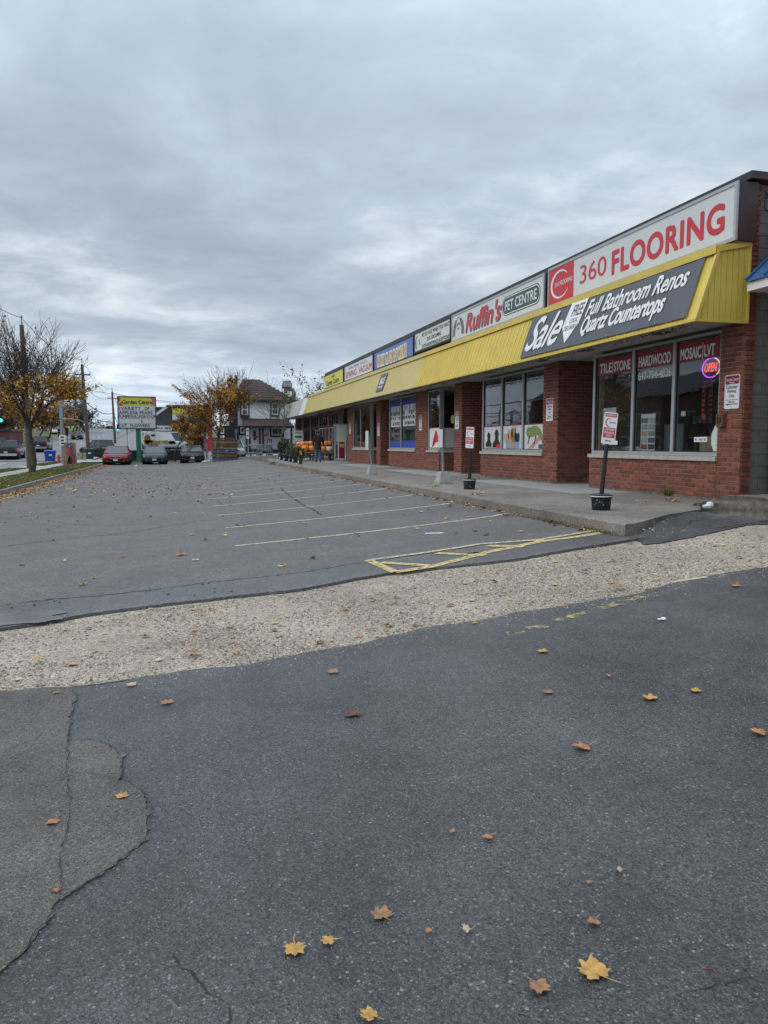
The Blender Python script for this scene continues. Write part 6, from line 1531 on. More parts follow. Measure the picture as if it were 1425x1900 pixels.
# ================================================================== VEHICLES
def vehicle(name, label, loc, rz, pm, L, W, H, kind='sedan', group=None, rear=False, cat='car', z_=None, brake=False, grille='chrome'):
    """x across, y forward (front at +L/2), origin on the ground"""
    o = thing(name, loc, label, cat, group, rz)
    P = {'sedan': dict(belt=.62, hood=.60, trunk=.66, ws0=.27, ws1=.06, rw1=-.24, rw0=-.37, nose=.46, tail=.58, wr=.32),
         'hatch': dict(belt=.62, hood=.60, trunk=.64, ws0=.29, ws1=.08, rw1=-.38, rw0=-.47, nose=.46, tail=.60, wr=.31),
         'suv':   dict(belt=.58, hood=.58, trunk=.58, ws0=.28, ws1=.12, rw1=-.42, rw0=-.48, nose=.48, tail=.56, wr=.34),
         'van':   dict(belt=.52, hood=.55, trunk=.52, ws0=.36, ws1=.22, rw1=-.47, rw0=-.49, nose=.42, tail=.52, wr=.33),
         'pickup':dict(belt=.60, hood=.60, trunk=.60, ws0=.22, ws1=.10, rw1=-.09, rw0=-.13, nose=.52, tail=.60, wr=.38)}[kind]
    hb = H*P['belt']; hw = W/2
    st = [(-.5, .86, .30, P['tail']*.86), (-.49, .92, .24, P['tail']), (-.46, .97, .22, P['trunk']), (P['rw0'], 1, .20, P['belt']), (-.2, 1, .19, P['belt']), (0, 1, .19, P['belt']), (.15, 1, .19, P['belt']*.99), (P['ws0'], .99, .19, P['hood']*.985), (.38, .97, .20, P['hood']*.95), (.45, .93, .22, P['hood']*.88), (.48, .88, .23, P['nose']*1.02), (.495, .82, .25, P['nose']*.9), (.5, .76, .3, P['nose']*.8)]
    mb = MB(); n = 0
    for t, wf, zb, zt2 in st:
        w_ = hw*wf; zb *= H*.85; z2 = zt2*H
        ringp = [(-w_*.86,zb),(-w_*.97,zb+.10),(-w_,zb+(z2-zb)*.5),(-w_*.98,z2-.10*H*.6),(-w_*.90,z2-.015),(-w_*.55,z2+.012),(0,z2+.018)]
        ringp = ringp + [(-x, z) for x, z in ringp[-2::-1]]
        n = len(ringp); mb.v += [(x, t*L, z) for x, z in ringp]
    k = len(st)
    for i in range(k-1):
        for j in range(n): a = i*n+j; b = i*n+(j+1) % n; mb.f.append([a, b, b+n, a+n][::-1]); mb.m.append(0)
    mb.f.append(list(range(n))); mb.m.append(0); mb.f.append([(k-1)*n+j for j in range(n)][::-1]); mb.m.append(0)
    body = obj('body', mb, pm, o, smooth=38, local=True)
    # cabin: glass block, roof skin, pillars
    zb, zr = hb-.01, H*.965; wb, wr = hw*.89, hw*.70; yb0, yb1, yr0, yr1 = P['rw0']*L, P['ws0']*L, P['rw1']*L, P['ws1']*L
    B = [(-wb,yb0,zb),(wb,yb0,zb),(wb,yb1,zb),(-wb,yb1,zb)]; T = [(-wr,yr0,zr),(wr,yr0,zr),(wr,yr1,zr),(-wr,yr1,zr)]
    def inset(a, b, c, d, s=.0): return [Vector(a), Vector(b), Vector(c), Vector(d)]
    def pane(nm, a, b, c, d, m_=M['car_glass'], th=.02):
        a, b, c, d = map(Vector, (a, b, c, d)); nn = (b-a).cross(d-a).normalized()*th; mb = MB(); mb.hexa([a-nn, b-nn, c-nn, d-nn, a, b, c, d]); return obj(nm, mb, m_, o, local=True)
    pane('windscreen', B[2], B[3], T[3], T[2]); pane('rear_window', B[0], B[1], T[1], T[0], pm if kind == 'van' else M['car_glass'])
    nwin = 2 if kind not in ('van', 'suv') else 3
    for s in (0, 1):
        b0, b1, t0, t1 = (B[0], B[3], T[0], T[3]) if s == 0 else (B[1], B[2], T[1], T[2])
        for i in range(nwin):
            q = [Vector(b0).lerp(Vector(b1), i/nwin+.012), Vector(b0).lerp(Vector(b1), (i+1)/nwin-.012), Vector(t0).lerp(Vector(t1), (i+1)/nwin-.012), Vector(t0).lerp(Vector(t1), i/nwin+.012)]
            if s == 0: q = q[::-1]
            pane('side_window', *q, m_=pm if (kind == 'van' and i < 2) else M['car_glass'])
    mb = MB()
    for b, t in zip(B, T): mb.bar(b, t, .07, .06)
    for s in (0, 1):
        b0, b1, t0, t1 = (B[0], B[3], T[0], T[3]) if s == 0 else (B[1], B[2], T[1], T[2])
        for i in range(1, nwin): mb.bar(Vector(b0).lerp(Vector(b1), i/nwin), Vector(t0).lerp(Vector(t1), i/nwin), .07, .045)
    obj('pillars', mb, pm, o, local=True)
    mb = MB(); e_ = .02; ny, nx = 5, 5
    for j in range(ny):
        for i in range(nx):
            u_, v_ = i/(nx-1)*2-1, j/(ny-1); mb.v.append((u_*(wr+e_), yr0-.02+(yr1-yr0+.04)*v_, zr-.01+(H-zr+.01)*(1-u_*u_*.8)*(1-(2*v_-1)**2*.75)))
    for j in range(ny-1):
        for i in range(nx-1): a = j*nx+i; mb.f.append([a, a+1, a+nx+1, a+nx]); mb.m.append(0)
    b0 = len(mb.v); edge = [j*nx for j in range(ny)] ; 
    mb.box(-wr-e_*.6, wr+e_*.6, yr0-.02, yr1+.02, zr-.035, zr-.012); obj('roof', mb, pm, o, smooth=50, local=True)
    # wheels with arches
    r_ = P['wr']
    for y in (.315*L, -.30*L):
        for s in (-1, 1):
            mb = MB(); mb.lathe([(r_*.62,-.11),(r_*.95,-.11),(r_,-.07),(r_,.07),(r_*.95,.11),(r_*.62,.11)], 20, (s*(hw-.105), y, r_), axis='x', cap=False); wh = obj('wheel', mb, M['rubber'], o, smooth=40, local=True)
            mb = MB(); mb.lathe([(0,s*.085),(r_*.2,s*.10),(r_*.55,s*.085),(r_*.64,s*.10)], 10, (s*(hw-.105), y, r_), axis='x', cap=False)
            obj('rim', mb, M['steel'], wh, local=True)
            mb = MB(); mb.lathe([(r_*1.13,hw*.30),(r_*1.13,hw-.005)], 18, (0, y, r_), axis='x') if s == 1 else mb.lathe([(r_*1.13,-hw+.005),(r_*1.13,-hw*.30)], 18, (0, y, r_), axis='x'); obj('wheel_arch', mb, M['black'], o, local=True)
    # face and tail
    yf = L*.5; zn = P['nose']*H
    mb = MB(); pts = [(-.30*hw, zn*.72), (.30*hw, zn*.72), (.46*hw, zn*.86), (.42*hw, zn*.93), (-.42*hw, zn*.93), (-.46*hw, zn*.86)] if grille == 'chrome' else [(-.5*hw, zn*.80), (.5*hw, zn*.80), (.45*hw, zn*.90), (-.45*hw, zn*.90)]
    Ff = FR((0, yf-.03, 0), 180); fpoly(mb, Ff, [(-a, b) for a, b in pts][::-1], -.05, .05); gr = obj('grille', mb, M['black'], o, local=True)
    mb = MB()
    if grille == 'chrome':
        for q0, q1 in zip(pts, pts[1:]+pts[:1]): mb.bar((q0[0], yf+.022, q0[1]), (q1[0], yf+.022, q1[1]), .022, .022)
        for i in range(5): x = (-.3+.15*i)*hw; mb.bar((x, yf+.022, zn*.74), (x, yf+.022, zn*.92), .012, .012)
    else: mb.bar((-.5*hw, yf+.022, zn*.85), (.5*hw, yf+.022, zn*.85), .03, .02)
    mb.lathe([(.05,-.01),(.05,.01)], 8, (0, yf+.03, zn*.88), axis='y'); obj('grille_trim', mb, M['chrome'], gr, local=True)
    for s in (-1, 1):
        mb = MB(); mb.hexa([(s*.50*hw,yf-.10,zn*.82),(s*.84*hw,yf-.34,zn*.90),(s*.86*hw,yf-.40,zn*.92),(s*.52*hw,yf-.2,zn*.84),(s*.52*hw,yf-.06,zn*.98),(s*.86*hw,yf-.30,zn*1.10),(s*.88*hw,yf-.44,zn*1.13),(s*.54*hw,yf-.2,zn*1.0)]); obj('headlight', mb, M['headlamp'], o, smooth=30, local=True)
        mb = MB(); mb.lathe([(.06,-.02),(.06,.03)], 8, (s*.62*hw, yf-.05, zn*.52), axis='y'); obj('fog_light', mb, M['headlamp'], o, local=True)
        mb = MB(); mb.hexa([(s*.60*hw,-yf-.015,H*.44),(s*.90*hw,-yf+.02,H*.44),(s*.94*hw,-yf+.25,H*.46),(s*.6*hw,-yf+.1,H*.46),(s*.62*hw,-yf-.01,H*.56),(s*.90*hw,-yf+.03,H*.57),(s*.93*hw,-yf+.28,H*.57),(s*.6*hw,-yf+.1,H*.56)] if kind != 'pickup' else [(s*.80*hw,-yf-.02,H*.40),(s*.97*hw,-yf-.02,H*.40),(s*.98*hw,-yf+.1,H*.40),(s*.8*hw,-yf+.1,H*.40),(s*.80*hw,-yf-.02,H*.58),(s*.97*hw,-yf-.02,H*.58),(s*.98*hw,-yf+.1,H*.58),(s*.8*hw,-yf+.1,H*.58)]); obj('tail_light', mb, M['tail_lit'] if brake else M['tail'], o, local=True)
        mb = MB(); mb.hexa([(s*(hw-.02),yb1-.30,hb+.02),(s*(hw+.16),yb1-.28,hb+.03),(s*(hw+.16),yb1-.20,hb+.03),(s*(hw-.02),yb1-.16,hb+.02),(s*(hw-.02),yb1-.28,hb+.08),(s*(hw+.17),yb1-.27,hb+.16),(s*(hw+.17),yb1-.20,hb+.16),(s*(hw-.02),yb1-.18,hb+.10)]); obj('mirror', mb, pm, o, local=True)
    mb = MB(); mb.box(-.72*hw, .72*hw, yf-.12, yf+.012, H*.16, zn*.44); obj('lower_intake', mb, M['black'], o, local=True)
    mb = MB(); mb.box(-.92*hw, .92*hw, -yf-.03, -yf+.1, H*.18, H*.30); obj('rear_bumper', mb, M['black'] if kind != 'pickup' else M['chrome'], o, local=True)
    mb = MB(); mb.box(-.15, .15, yf+.016, yf+.028, zn*.47, zn*.47+.14); obj('number_plate', mb, M['plate'], o, local=True)
    mb = MB(); mb.box(-.15, .15, -yf-.042, -yf-.031, H*.33, H*.33+.14); obj('number_plate', mb, M['plate'], o, local=True)
    mb = MB(); mb.box(-hw*.8, hw*.8, -L*.42, L*.42, .16, .26); obj('underbody', mb, M['black'], o, local=True)
    if kind == 'pickup':
        mb = MB(); mb.box(-hw*.84, hw*.84, -yf+.08, P['rw0']*L-.08, hb+.02, hb+.035); obj('bed_cover', mb, M['black'], o, local=True)
    return o
def on(px, Y, dz=0.0): p = at(px, 840, Y); return Vector((p.x, Y, zt(p.x, Y) + dz))
g_ = 'cars parked facing the lot'
vehicle('parked_car', 'dark red sedan with oval chrome grille parked at the left end of the row', on(218, 63.4), R(180), M['p_red'], 4.7, 1.98, 1.48, 'sedan', g_)
vehicle('parked_car', 'dark grey hatchback with pale headlights parked behind the green sign post', on(287.5, 64.4), R(180), M['p_grey'], 4.5, 1.92, 1.48, 'hatch', g_, grille='slim')
vehicle('parked_car', 'black hatchback parked left of the pallet stack', on(356, 64.4), R(180), M['p_black'], 4.5, 1.92, 1.46, 'hatch', g_, grille='slim')
vehicle('parked_car', 'silver car half hidden behind the pallet stack', on(431, 66.3), R(180), M['p_silver'], 4.6, 1.98, 1.62, 'suv', g_, grille='slim')
v_ = vehicle('delivery_van', 'white delivery van with a colourful orange and brown wrapped side', on(318, 74.2, .95), R(-90), M['p_white'], 5.0, 1.9, 1.75, 'van', cat='van')
wrapm = mat('wrap_print', (.55,.25,.08), .4, var=.4, vscale=2.2, col2=(.22,.35,.06)); r = random.Random(4)
hw = .95
for q, m_ in (([(-2.3,.55),(-1.3,.55),(-.9,.75),(-.5,.62),(.4,.6),(.5,.72),(-.4,.95),(-1.2,.9),(-2.3,.95)], wrapm), ([(-.15,.62),(.35,.62),(.42,.75),(.3,.9),(-.1,.9),(-.2,.75)], M['bark']), ([(-2.4,.7),(-2.0,.6),(-1.75,1.1),(-1.95,1.5),(-2.3,1.4)], M['leaf_orange']), ([(-2.0,.8),(-1.7,.7),(-1.5,1.0),(-1.62,1.35),(-1.85,1.2)], M['sign_yellow'])):
    mb = MB(); F = Matrix.Rotation(R(90), 4, 'Z'); F = FR((hw+.012, 0, 0), 90); fpoly(mb, F, q, -.012, .01); obj('wrap', mb, m_, v_, local=True)
vehicle('parked_car', 'white car nose to nose with the delivery van', on(333, 78.5, .9), R(-75), M['p_white'], 4.5, 1.8, 1.45, 'sedan', None, grille='slim')
vehicle('parked_car', 'dark car behind the white car in front of the dark building', on(330, 80.5, 1.25), R(-80), M['p_dark'], 4.4, 1.8, 1.5, 'hatch', None, grille='slim')
# raised lot those stand on, with its dark retaining wall
a, b = at(237, 840, 72.5), at(352, 840, 72.5); tw = thing('retaining_wall', (a.x, 72.5, .0), 'dark timber retaining wall below the white delivery van', 'wall')
for k in range(4): 
    mb = MB(); mb.box(a.x, b.x, 72.5, 72.72, zt(0,72.5)-.05+k*.26, zt(0,72.5)-.05+k*.26+.245); obj('timber', mb, M['black'], tw)
mb = MB(); mb.box(a.x, b.x, 72.73, 84, zt(0,84)*.2, 1.02); obj('raised_lot', mb, M['road'], kind='structure')
# road traffic
vehicle('pickup_truck', 'dark grey pickup seen from behind at the left edge', on(20, 82), R(2), M['p_dark'], 5.6, 2.05, 1.85, 'pickup', cat='pickup')
vehicle('pickup_truck', 'black pickup seen from behind just right of the big tree trunk', on(77, 98), R(2), M['p_dark'], 5.6, 2.0, 1.85, 'pickup', cat='pickup')
vehicle('pickup_truck', 'black pickup with lit tail lamps turning beside the red sedan', on(191, 84), R(42), M['p_black'], 5.7, 2.0, 1.90, 'pickup', cat='pickup', brake=True)
vehicle('car', 'small white car far off on the road', on(108, 165), R(2), M['p_white'], 4.4, 1.8, 1.45, 'sedan', cat='car', brake=True)
vehicle('car', 'dark silver car coming down the road beyond the painted box', on(144, 140), R(182), M['p_dark'], 4.5, 1.8, 1.45, 'hatch', cat='car')
vehicle('car', 'dark van waiting far up the side road right of the poles', on(240, 250), R(75), M['p_dark'], 4.8, 1.9, 1.8, 'van', cat='van')
vehicle('car', 'white van far at the top of the road between the wooden poles', on(206, 235), R(2), M['p_white'], 5.2, 2.0, 2.3, 'van', cat='van')

# ================================================================== TREES
def tree(loc, H, spread, seed, label, barkm, leafs, trunk_h=.28, trunk_r=.2, levels=4, lean=(0,0), kids=(6,5,5,4), name='tree', group=None, upbias=.5, leaf_size=.13, cat='tree', twig_min=.009, bias=0.0, limb=(.30, .40)):
    """trunk that forks into limbs, limbs into twigs; leafs = [(material, density fn(height 0..1, radius 0..1), count per twig)]"""
    r = random.Random(seed); o = thing(name, loc, label, cat, group); mb = MB(); tips = []
    def grow(p, d, l, rad, lev):
        n = 4 if lev < 2 else 3; pts = [p]; q = p; dd = d
        for i in range(n):
            dd = (dd + Vector((r.gauss(0,.13), r.gauss(0,.13), r.gauss(0,.10) + (.10*upbias if lev else 0)))).normalized(); q = q + dd*(l/n); pts.append(q)
        end = max(twig_min*.7, rad*(.62 if lev == 0 else .42)); mb.tube(pts, [rad + (end-rad)*i/n for i in range(n+1)], (9, 6, 5, 4, 3)[min(lev, 4)] if lev < 5 else 3, cap=False)
        if lev >= levels: tips.append((pts, lev)); return
        if lev >= 2: tips.append((pts, lev))
        k = kids[min(lev, len(kids)-1)]; az0 = r.uniform(0, 6.28)
        for i in range(k):
            t = 1.0 if i == 0 and lev > 0 else (r.uniform(.72, 1.0) if lev == 0 else r.uniform(.25, 1.0)); x = t*n; j = min(int(x), n-1); s = pts[j].lerp(pts[j+1], x-j)
            az = az0 + 2.4*i + r.gauss(0, .25); tilt = r.uniform(.55, 1.05) if lev == 0 else r.uniform(.35, .95)
            if i == 0 and lev > 0: tilt *= .35
            if lev == 0 and i < 2: tilt *= .35
            ax = dd.orthogonal().normalized(); ax = Matrix.Rotation(az, 3, dd) @ ax; nd = (dd*math.cos(tilt) + ax*math.sin(tilt)*spread)
            nd.z = nd.z*.8 + upbias*.25; nd.x += bias; nd.normalize()
            ll = l*(r.uniform(.62, .80) if lev == 0 else r.uniform(.55, .80)) if lev else H*r.uniform(*limb)
            grow(s, nd, ll, max(twig_min, end*(.80 if i == 0 else r.uniform(.5, .72))), lev+1)
    th = H*trunk_h; grow(Vector((0,0,-.05)), Vector((lean[0], lean[1], 1)).normalized(), th, trunk_r, 0)
    tb = MB(); tb.lathe([(trunk_r*1.55,-.06),(trunk_r*1.2,.10),(trunk_r*1.03,.35)], 10, cap=False); b0 = len(mb.v); mb.add(tb.v, tb.f)
    top = max(p.z for t, _ in tips for p in t)
    obj('trunk', mb, barkm, o, local=True, smooth=60)
    for m_, fn, cnt in leafs:
        lb = MB()
        for pts, lev in tips:
            for _ in range(cnt):
                j = r.randrange(len(pts)-1); p = pts[j].lerp(pts[j+1], r.random()); hh = (p.z-th)/(top-th); rad_ = math.hypot(p.x, p.y)/(H*.4)
                if r.random() > fn(hh, rad_, p): continue
                p = p + Vector((r.gauss(0,.07), r.gauss(0,.07), r.gauss(0,.07)-.03)); s = leaf_size*r.uniform(.6, 1.35)
                a = Vector((r.gauss(0,1), r.gauss(0,1), r.gauss(0,.7)-.4)).normalized(); b = a.cross(Vector((r.gauss(0,1), r.gauss(0,1), r.gauss(0,1)))).normalized()
                lb.add([p, p+a*s*.35+b*s*.42, p+a*s*.62+b*s*.18, p+a*s, p+a*s*.62-b*s*.18, p+a*s*.35-b*s*.42], [(0,1,2,3,4,5)])
        if lb.v: obj('crown', lb, m_, o, local=True)
    return o
pT = atz(60, 877, .09)
cl = smooth_noise(81, 1.1); cl2 = smooth_noise(82, .8)
def low_gold(h, rr, p): return max(0.0, min(.9, 1.25 - 3.1*h)) * (.2 + .8*(cl(p.x*1.2+p.z*.8) > -.3))
tree((pT.x, pT.y, .08), 10.8, .74, 14, 'big half bare maple at the left edge with orange leaves left on its lower branches', M['bark'], [(M['foliage_gold'], low_gold, 20), (M['foliage_rust'], lambda h, rr, p: max(.03, .6 - 1.6*h), 5)], .26, .155, 4, (-.03,.0), (9,7,6,5), upbias=.5, leaf_size=.14, twig_min=.011, limb=(.19, .25), bias=-.03)
pC = at(397, 845, 68.5); pC2 = at(324, 845, 67.5)
def gold_c(h, rr, p): return (0.04 if p.x > 1.7 else 1.0) * (.9 if h < .55 else max(.07, 1.0-1.15*h)) * (.12 + .88*(cl2(p.x*1.1+p.z*1.2) > -.15)) * (1 if rr < 1 or p.x > 0 else .5)
tree((pC.x, 68.5, zt(pC.x,68.5)), 11.0, .62, 23, 'orange yellow maple with an open crown before the white house chimney', M['bark'], [(M['foliage_gold'], gold_c, 15), (M['foliage_rust'], lambda h, rr, p: .4 if h < .6 else .12, 4)], .26, .14, 4, (-.03,0), (8,6,6,5), upbias=.45, leaf_size=.15, bias=-.12, limb=(.19, .25), twig_min=.012)
tree((pC2.x, 67.5, zt(pC2.x,67.5)), 5.6, .75, 24, 'low orange leaved tree left of the taller maple, before the dark building', M['bark'], [(M['foliage_gold'], lambda h, rr, p: .6*(.15 + .85*(cl2(p.x*1.5+p.z*1.3) > -.2)), 12), (M['foliage_rust'], lambda h, rr, p: .3, 5)], .38, .07, 4, (-.05,0), (6,5,5,4), upbias=.2, leaf_size=.14, bias=-.08, limb=(.19, .25), twig_min=.012)
pS = at(519, 849, 57.5)
tree((pS.x, 57.5, .5), 5.8, .9, 31, 'thin bare young tree with a mossy trunk at the end of the walkway', M['bark_green'], [(M['foliage_rust'], lambda h, rr, p: .01 if h < .8 else .10, 1)], .36, .10, 4, (-.05,.0), (6,4,4,2), upbias=.5, leaf_size=.11, twig_min=.012, limb=(.28,.36))
pB = at(592, 735, 72)
tree((pB.x+.6, 73, .5), 8.0, .9, 41, 'brown leaved tree showing above the roof at the far end of the shops', M['bark'], [(M['foliage_brown'], lambda h, rr, p: .8, 4), (M['foliage_rust'], lambda h, rr, p: .4, 3)], .3, .14, 4, (0,0), (6,5,4,4), leaf_size=.18)
bg = 'trees across the road at the left'
specs = [(-14,116,8.5,51,'foliage_brown','bare brown tree beyond the left edge behind the big maple'),(10,118,7.0,52,'foliage_gold','yellow leaved tree low behind the left pickup'),(34,122,7.5,53,'foliage_gold','bright yellow small tree behind the big maple trunk'),
         (52,140,8.0,54,'foliage_brown','brown bare tree just right of the bright yellow small tree'),(72,138,8.6,55,'foliage_rust','rusty orange tree above the black pickup'),(92,142,8.2,56,'foliage_gold','golden tree left of the red tall sign'),
         (108,165,8.5,57,'foliage_brown','grey brown tree under the red tall sign'),(124,172,8.5,58,'foliage_brown','bare tree left of the dark conifer'),(137,178,8.0,59,'foliage_brown','bare tree below the dark conifer'),(149,184,8.0,60,'foliage_brown','bare tree right of the dark conifer touching the wooden pole'),(158,190,7.0,61,'foliage_brown','small bare tree right behind the wooden pole')]
tp = None
for i, (px, Y, H, sd, lm, lab) in enumerate(specs):
    p = at(px, 825, Y)
    tree((p.x, Y, zt(p.x, Y)), H, 1.0, sd, lab, M['bark'], [(M[lm], lambda h, rr, p: .75, 4)], .25, .16, 3, (0,0), (7,6,5), group=bg, leaf_size=.42, twig_min=.02)
def conifer(px, Y, H, lab, sd):
    p = at(px, 825, Y); o = thing('conifer', (p.x, Y, zt(p.x, Y)), lab, 'tree', bg); r = random.Random(sd)
    mb = MB(); mb.tube([(0,0,0),(0,0,H*.95)], [.2,.03], 6); obj('trunk', mb, M['bark'], o, local=True); lb = MB()
    for _ in range(900):
        t = r.random()**.7; z = H*(.1+.9*t); R_ = H*.22*(1-t)*r.uniform(.6, 1.15)+.05; a = r.uniform(0, 6.28); d = Vector((math.cos(a), math.sin(a), -.25)); q = Vector((0,0,z)) + d*R_*r.uniform(.1, .9); s = r.uniform(.25, .6); b = Vector((-d.y, d.x, 0))*s*.4
        lb.add([q-b, q+b, q+d*s], [(0,1,2)])
    obj('crown', lb, M['foliage_dark'], o, local=True)
conifer(143, 185, 11.5, 'pointed dark conifer between the red tall sign and the wooden pole', 1); conifer(155, 195, 10.5, 'dark conifer close left of the wooden pole', 2); conifer(2, 130, 10, 'dark conifer at the left edge below the green signal', 3)
mb = MB(); r = random.Random(66)
for _ in range(3600):
    y = r.uniform(118, 420); x = -24 - abs(r.gauss(0, 14)) - (y-118)*.03; z = zt(x, y) + r.random()**1.3*3.6; s = r.uniform(.3, .8); a = Vector((r.gauss(0,1), r.gauss(0,1), r.gauss(0,1))).normalized()*s; b = a.orthogonal().normalized()*s*.5
    mb.add([Vector((x,y,z))-b, Vector((x,y,z))+b, Vector((x,y,z))+a], [(0,1,2)])
obj('far_wood', mb, M['foliage_brown'], kind='stuff')
mb = MB()
for _ in range(2600):
    y = r.uniform(330, 520); x = r.uniform(-60, 130); z = zt(x, y) + r.random()**1.5*3.2; s = r.uniform(.6, 1.5); a = Vector((r.gauss(0,1), r.gauss(0,1), r.gauss(0,1))).normalized()*s; b = a.orthogonal().normalized()*s*.5
    if -30 < x < 2: continue
    mb.add([Vector((x,y,z))-b, Vector((x,y,z))+b, Vector((x,y,z))+a], [(0,1,2)])
obj('far_wood', mb, M['foliage_brown'], kind='stuff')

# ================================================================== POLES AND WIRES
poles = []
def pole(px_b, py_b, px_t, py_t, Y, rb, label, fit):
    b = at(px_b, py_b, Y); t = at(px_t, py_t, Y); z0 = zt(b.x, Y) - .1; o = thing('utility_pole', (b.x, Y, z0), label, 'utility pole', 'wooden poles along the road')
    mb = MB(); mb.tube([(0,0,0), Vector((t.x-b.x, 0, t.z-z0))*.5, (t.x-b.x, 0, t.z-z0)], [rb, rb*.85, rb*.66], 10); obj('pole', mb, M['pole_wood'], o, local=True, smooth=60)
    H = t.z-z0; lx = (t.x-b.x)/H
    mb = MB(); mb.tube([(lx*H,0,H-.05),(lx*H,0,H+.5)], .035, 6); mb.lathe([(.07,0),(.09,.06),(.05,.14)], 8, (lx*H,0,H+.45)); obj('insulator', mb, M['steel'], o, local=True)
    if 'arm' in fit:
        mb = MB(); z = H-1.0; mb.box(lx*z-.7, lx*z+.7, -.06, .06, z-.06, z+.06); obj('cross_arm', mb, M['pole_wood'], o, local=True)
        for x in (-.65, .65): mb = MB(); mb.lathe([(.05,0),(.06,.08),(.03,.14)], 8, (lx*z+x, 0, z+.06)); obj('insulator', mb, M['steel'], o, local=True)
    if 'can' in fit:
        mb = MB(); z = H-2.6; mb.lathe([(.2,0),(.24,.05),(.24,.78),(.18,.86)], 12, (lx*z-.36, -.1, z)); obj('transformer', mb, M['steel'], o, local=True, smooth=40)
    if 'lamp' in fit:
        mb = MB(); z = H*.42; mb.tube([(lx*z,0,z-.3),(lx*z-.7,0,z+.05),(lx*z-1.9,0,z+.15)], .04, 6); obj('lamp_arm', mb, M['steel'], o, local=True)
        mb = MB(); mb.hexa([(lx*z-2.4,-.14,z+.08),(lx*z-1.8,-.14,z+.1),(lx*z-1.8,.14,z+.1),(lx*z-2.4,.14,z+.08),(lx*z-2.35,-.1,z+.2),(lx*z-1.8,-.1,z+.22),(lx*z-1.8,.1,z+.22),(lx*z-2.35,.1,z+.2)]); obj('lamp_head', mb, M['steel'], o, local=True)
    poles.append((o, b, t, lx, H, z0)); return o
pole(56, 872, 40, 603, 52, .19, 'nearest wooden pole rising behind the big maple at left', ())
pole(165, 843, 152, 676, 80, .20, 'tall wooden pole with a grey transformer beside the dark bin', ('arm', 'can', 'lamp'))
pole(214, 832, 208, 727, 122, .2, 'third wooden pole just left of the Garden Centre sign', ('arm', 'lamp'))
def wpt(i, frac, dx=0): o, b, t, lx, H, z0 = poles[i]; z = H*frac; return Vector((b.x + lx*z + dx, b.y, z0 + z))
def wire(a, b, sag, lab, rad=.018, n=14):
    mb = MB(); mb.tube([a.lerp(b, i/n) - Vector((0,0,sag*4*(i/n)*(1-i/n))) for i in range(n+1)], rad, 4); obj('overhead_wire', mb, M['wire'], label=lab, cat='wire', group='overhead wires between the poles')
near = lambda px, py, Y: at(px, py, Y)
wire(near(-60, 530, 38), wpt(0, 1.05), .2, 'top wire leaving the picture at upper left from the nearest wooden pole')
wire(wpt(0, 1.05), wpt(1, 1.05), .7, 'top wire between the nearest wooden pole and the transformer pole'); wire(wpt(1, 1.05), wpt(2, 1.05), .8, 'top wire between the transformer pole and the third pole')
wire(wpt(0, .86), wpt(1, .89, -.65), .7, 'second wire from the nearest pole to the left end of the cross arm'); wire(wpt(0, .86), wpt(1, .89, .65), .9, 'second wire from the nearest pole to the right end of the cross arm')
wire(wpt(1, .89, -.65), wpt(2, .88, -.65), .9, 'wire joining the left ends of the two cross arms'); wire(wpt(1, .89, .65), wpt(2, .88, .65), .7, 'wire joining the right ends of the two cross arms')
wire(wpt(0, .60), wpt(1, .62), .5, 'thick cable bundle from the nearest pole to the transformer pole', .045); wire(wpt(1, .62), wpt(2, .60), .6, 'thick cable bundle from the transformer pole to the third pole', .045)
wire(wpt(0, .52), wpt(1, .55), .8, 'lowest cable from the nearest pole to the transformer pole', .03); wire(wpt(1, .55), wpt(2, .53), 1.1, 'lowest cable from the transformer pole to the third pole', .03)
wire(wpt(2, .98), at(440, 755, 100), .5, 'service wire running right from the third pole over the Garden Centre sign', .02)
wire(wpt(1, .74), at(560, 764, 90), .4, 'long wire crossing behind the trees to the shops', .016)
wire(wpt(2, 1.05), at(232, 768, 240), 1.4, 'top wire running on beyond the third pole', .03); wire(wpt(2, .6), at(230, 790, 240), 1.4, 'thick cable running on beyond the third pole', .05)

def lamp_post(px, py, top, Y, lab, arm=-1.6, rad=.09):
    b = at(px, py, Y); t = at(px, top, Y); z0 = zt(b.x, Y)-.05; o = thing('street_lamp', (b.x, Y, z0), lab, 'street lamp', 'street lamps far along the road'); H = t.z-z0
    mb = MB(); mb.tube([(0,0,0),(0,0,H*.92),(arm*.2,0,H*.98),(arm,0,H)], [rad,rad*.8,rad*.6,rad*.5], 6); obj('post', mb, M['steel'], o, local=True)
    mb = MB(); mb.box(min(arm*1.4, arm), max(arm*1.4, arm), -.15, .15, H-.06, H+.08); obj('lamp_head', mb, M['steel'], o, local=True)
for px, py, top, Y, lab in ((167,812,775,210,'street lamp just right of the tall wooden pole'),(178,806,777,235,'second street lamp, above the red canopy'),(187,806,778,250,'slim street lamp right of the red canopy'),(198,803,780,270,'street lamp in front of the far grey store'),(204,803,778,240,'street lamp close left of the third wooden pole'),(134,822,786,150,'street lamp arching beside the yellow warning sign')):
    lamp_post(px, py, top, Y, lab)

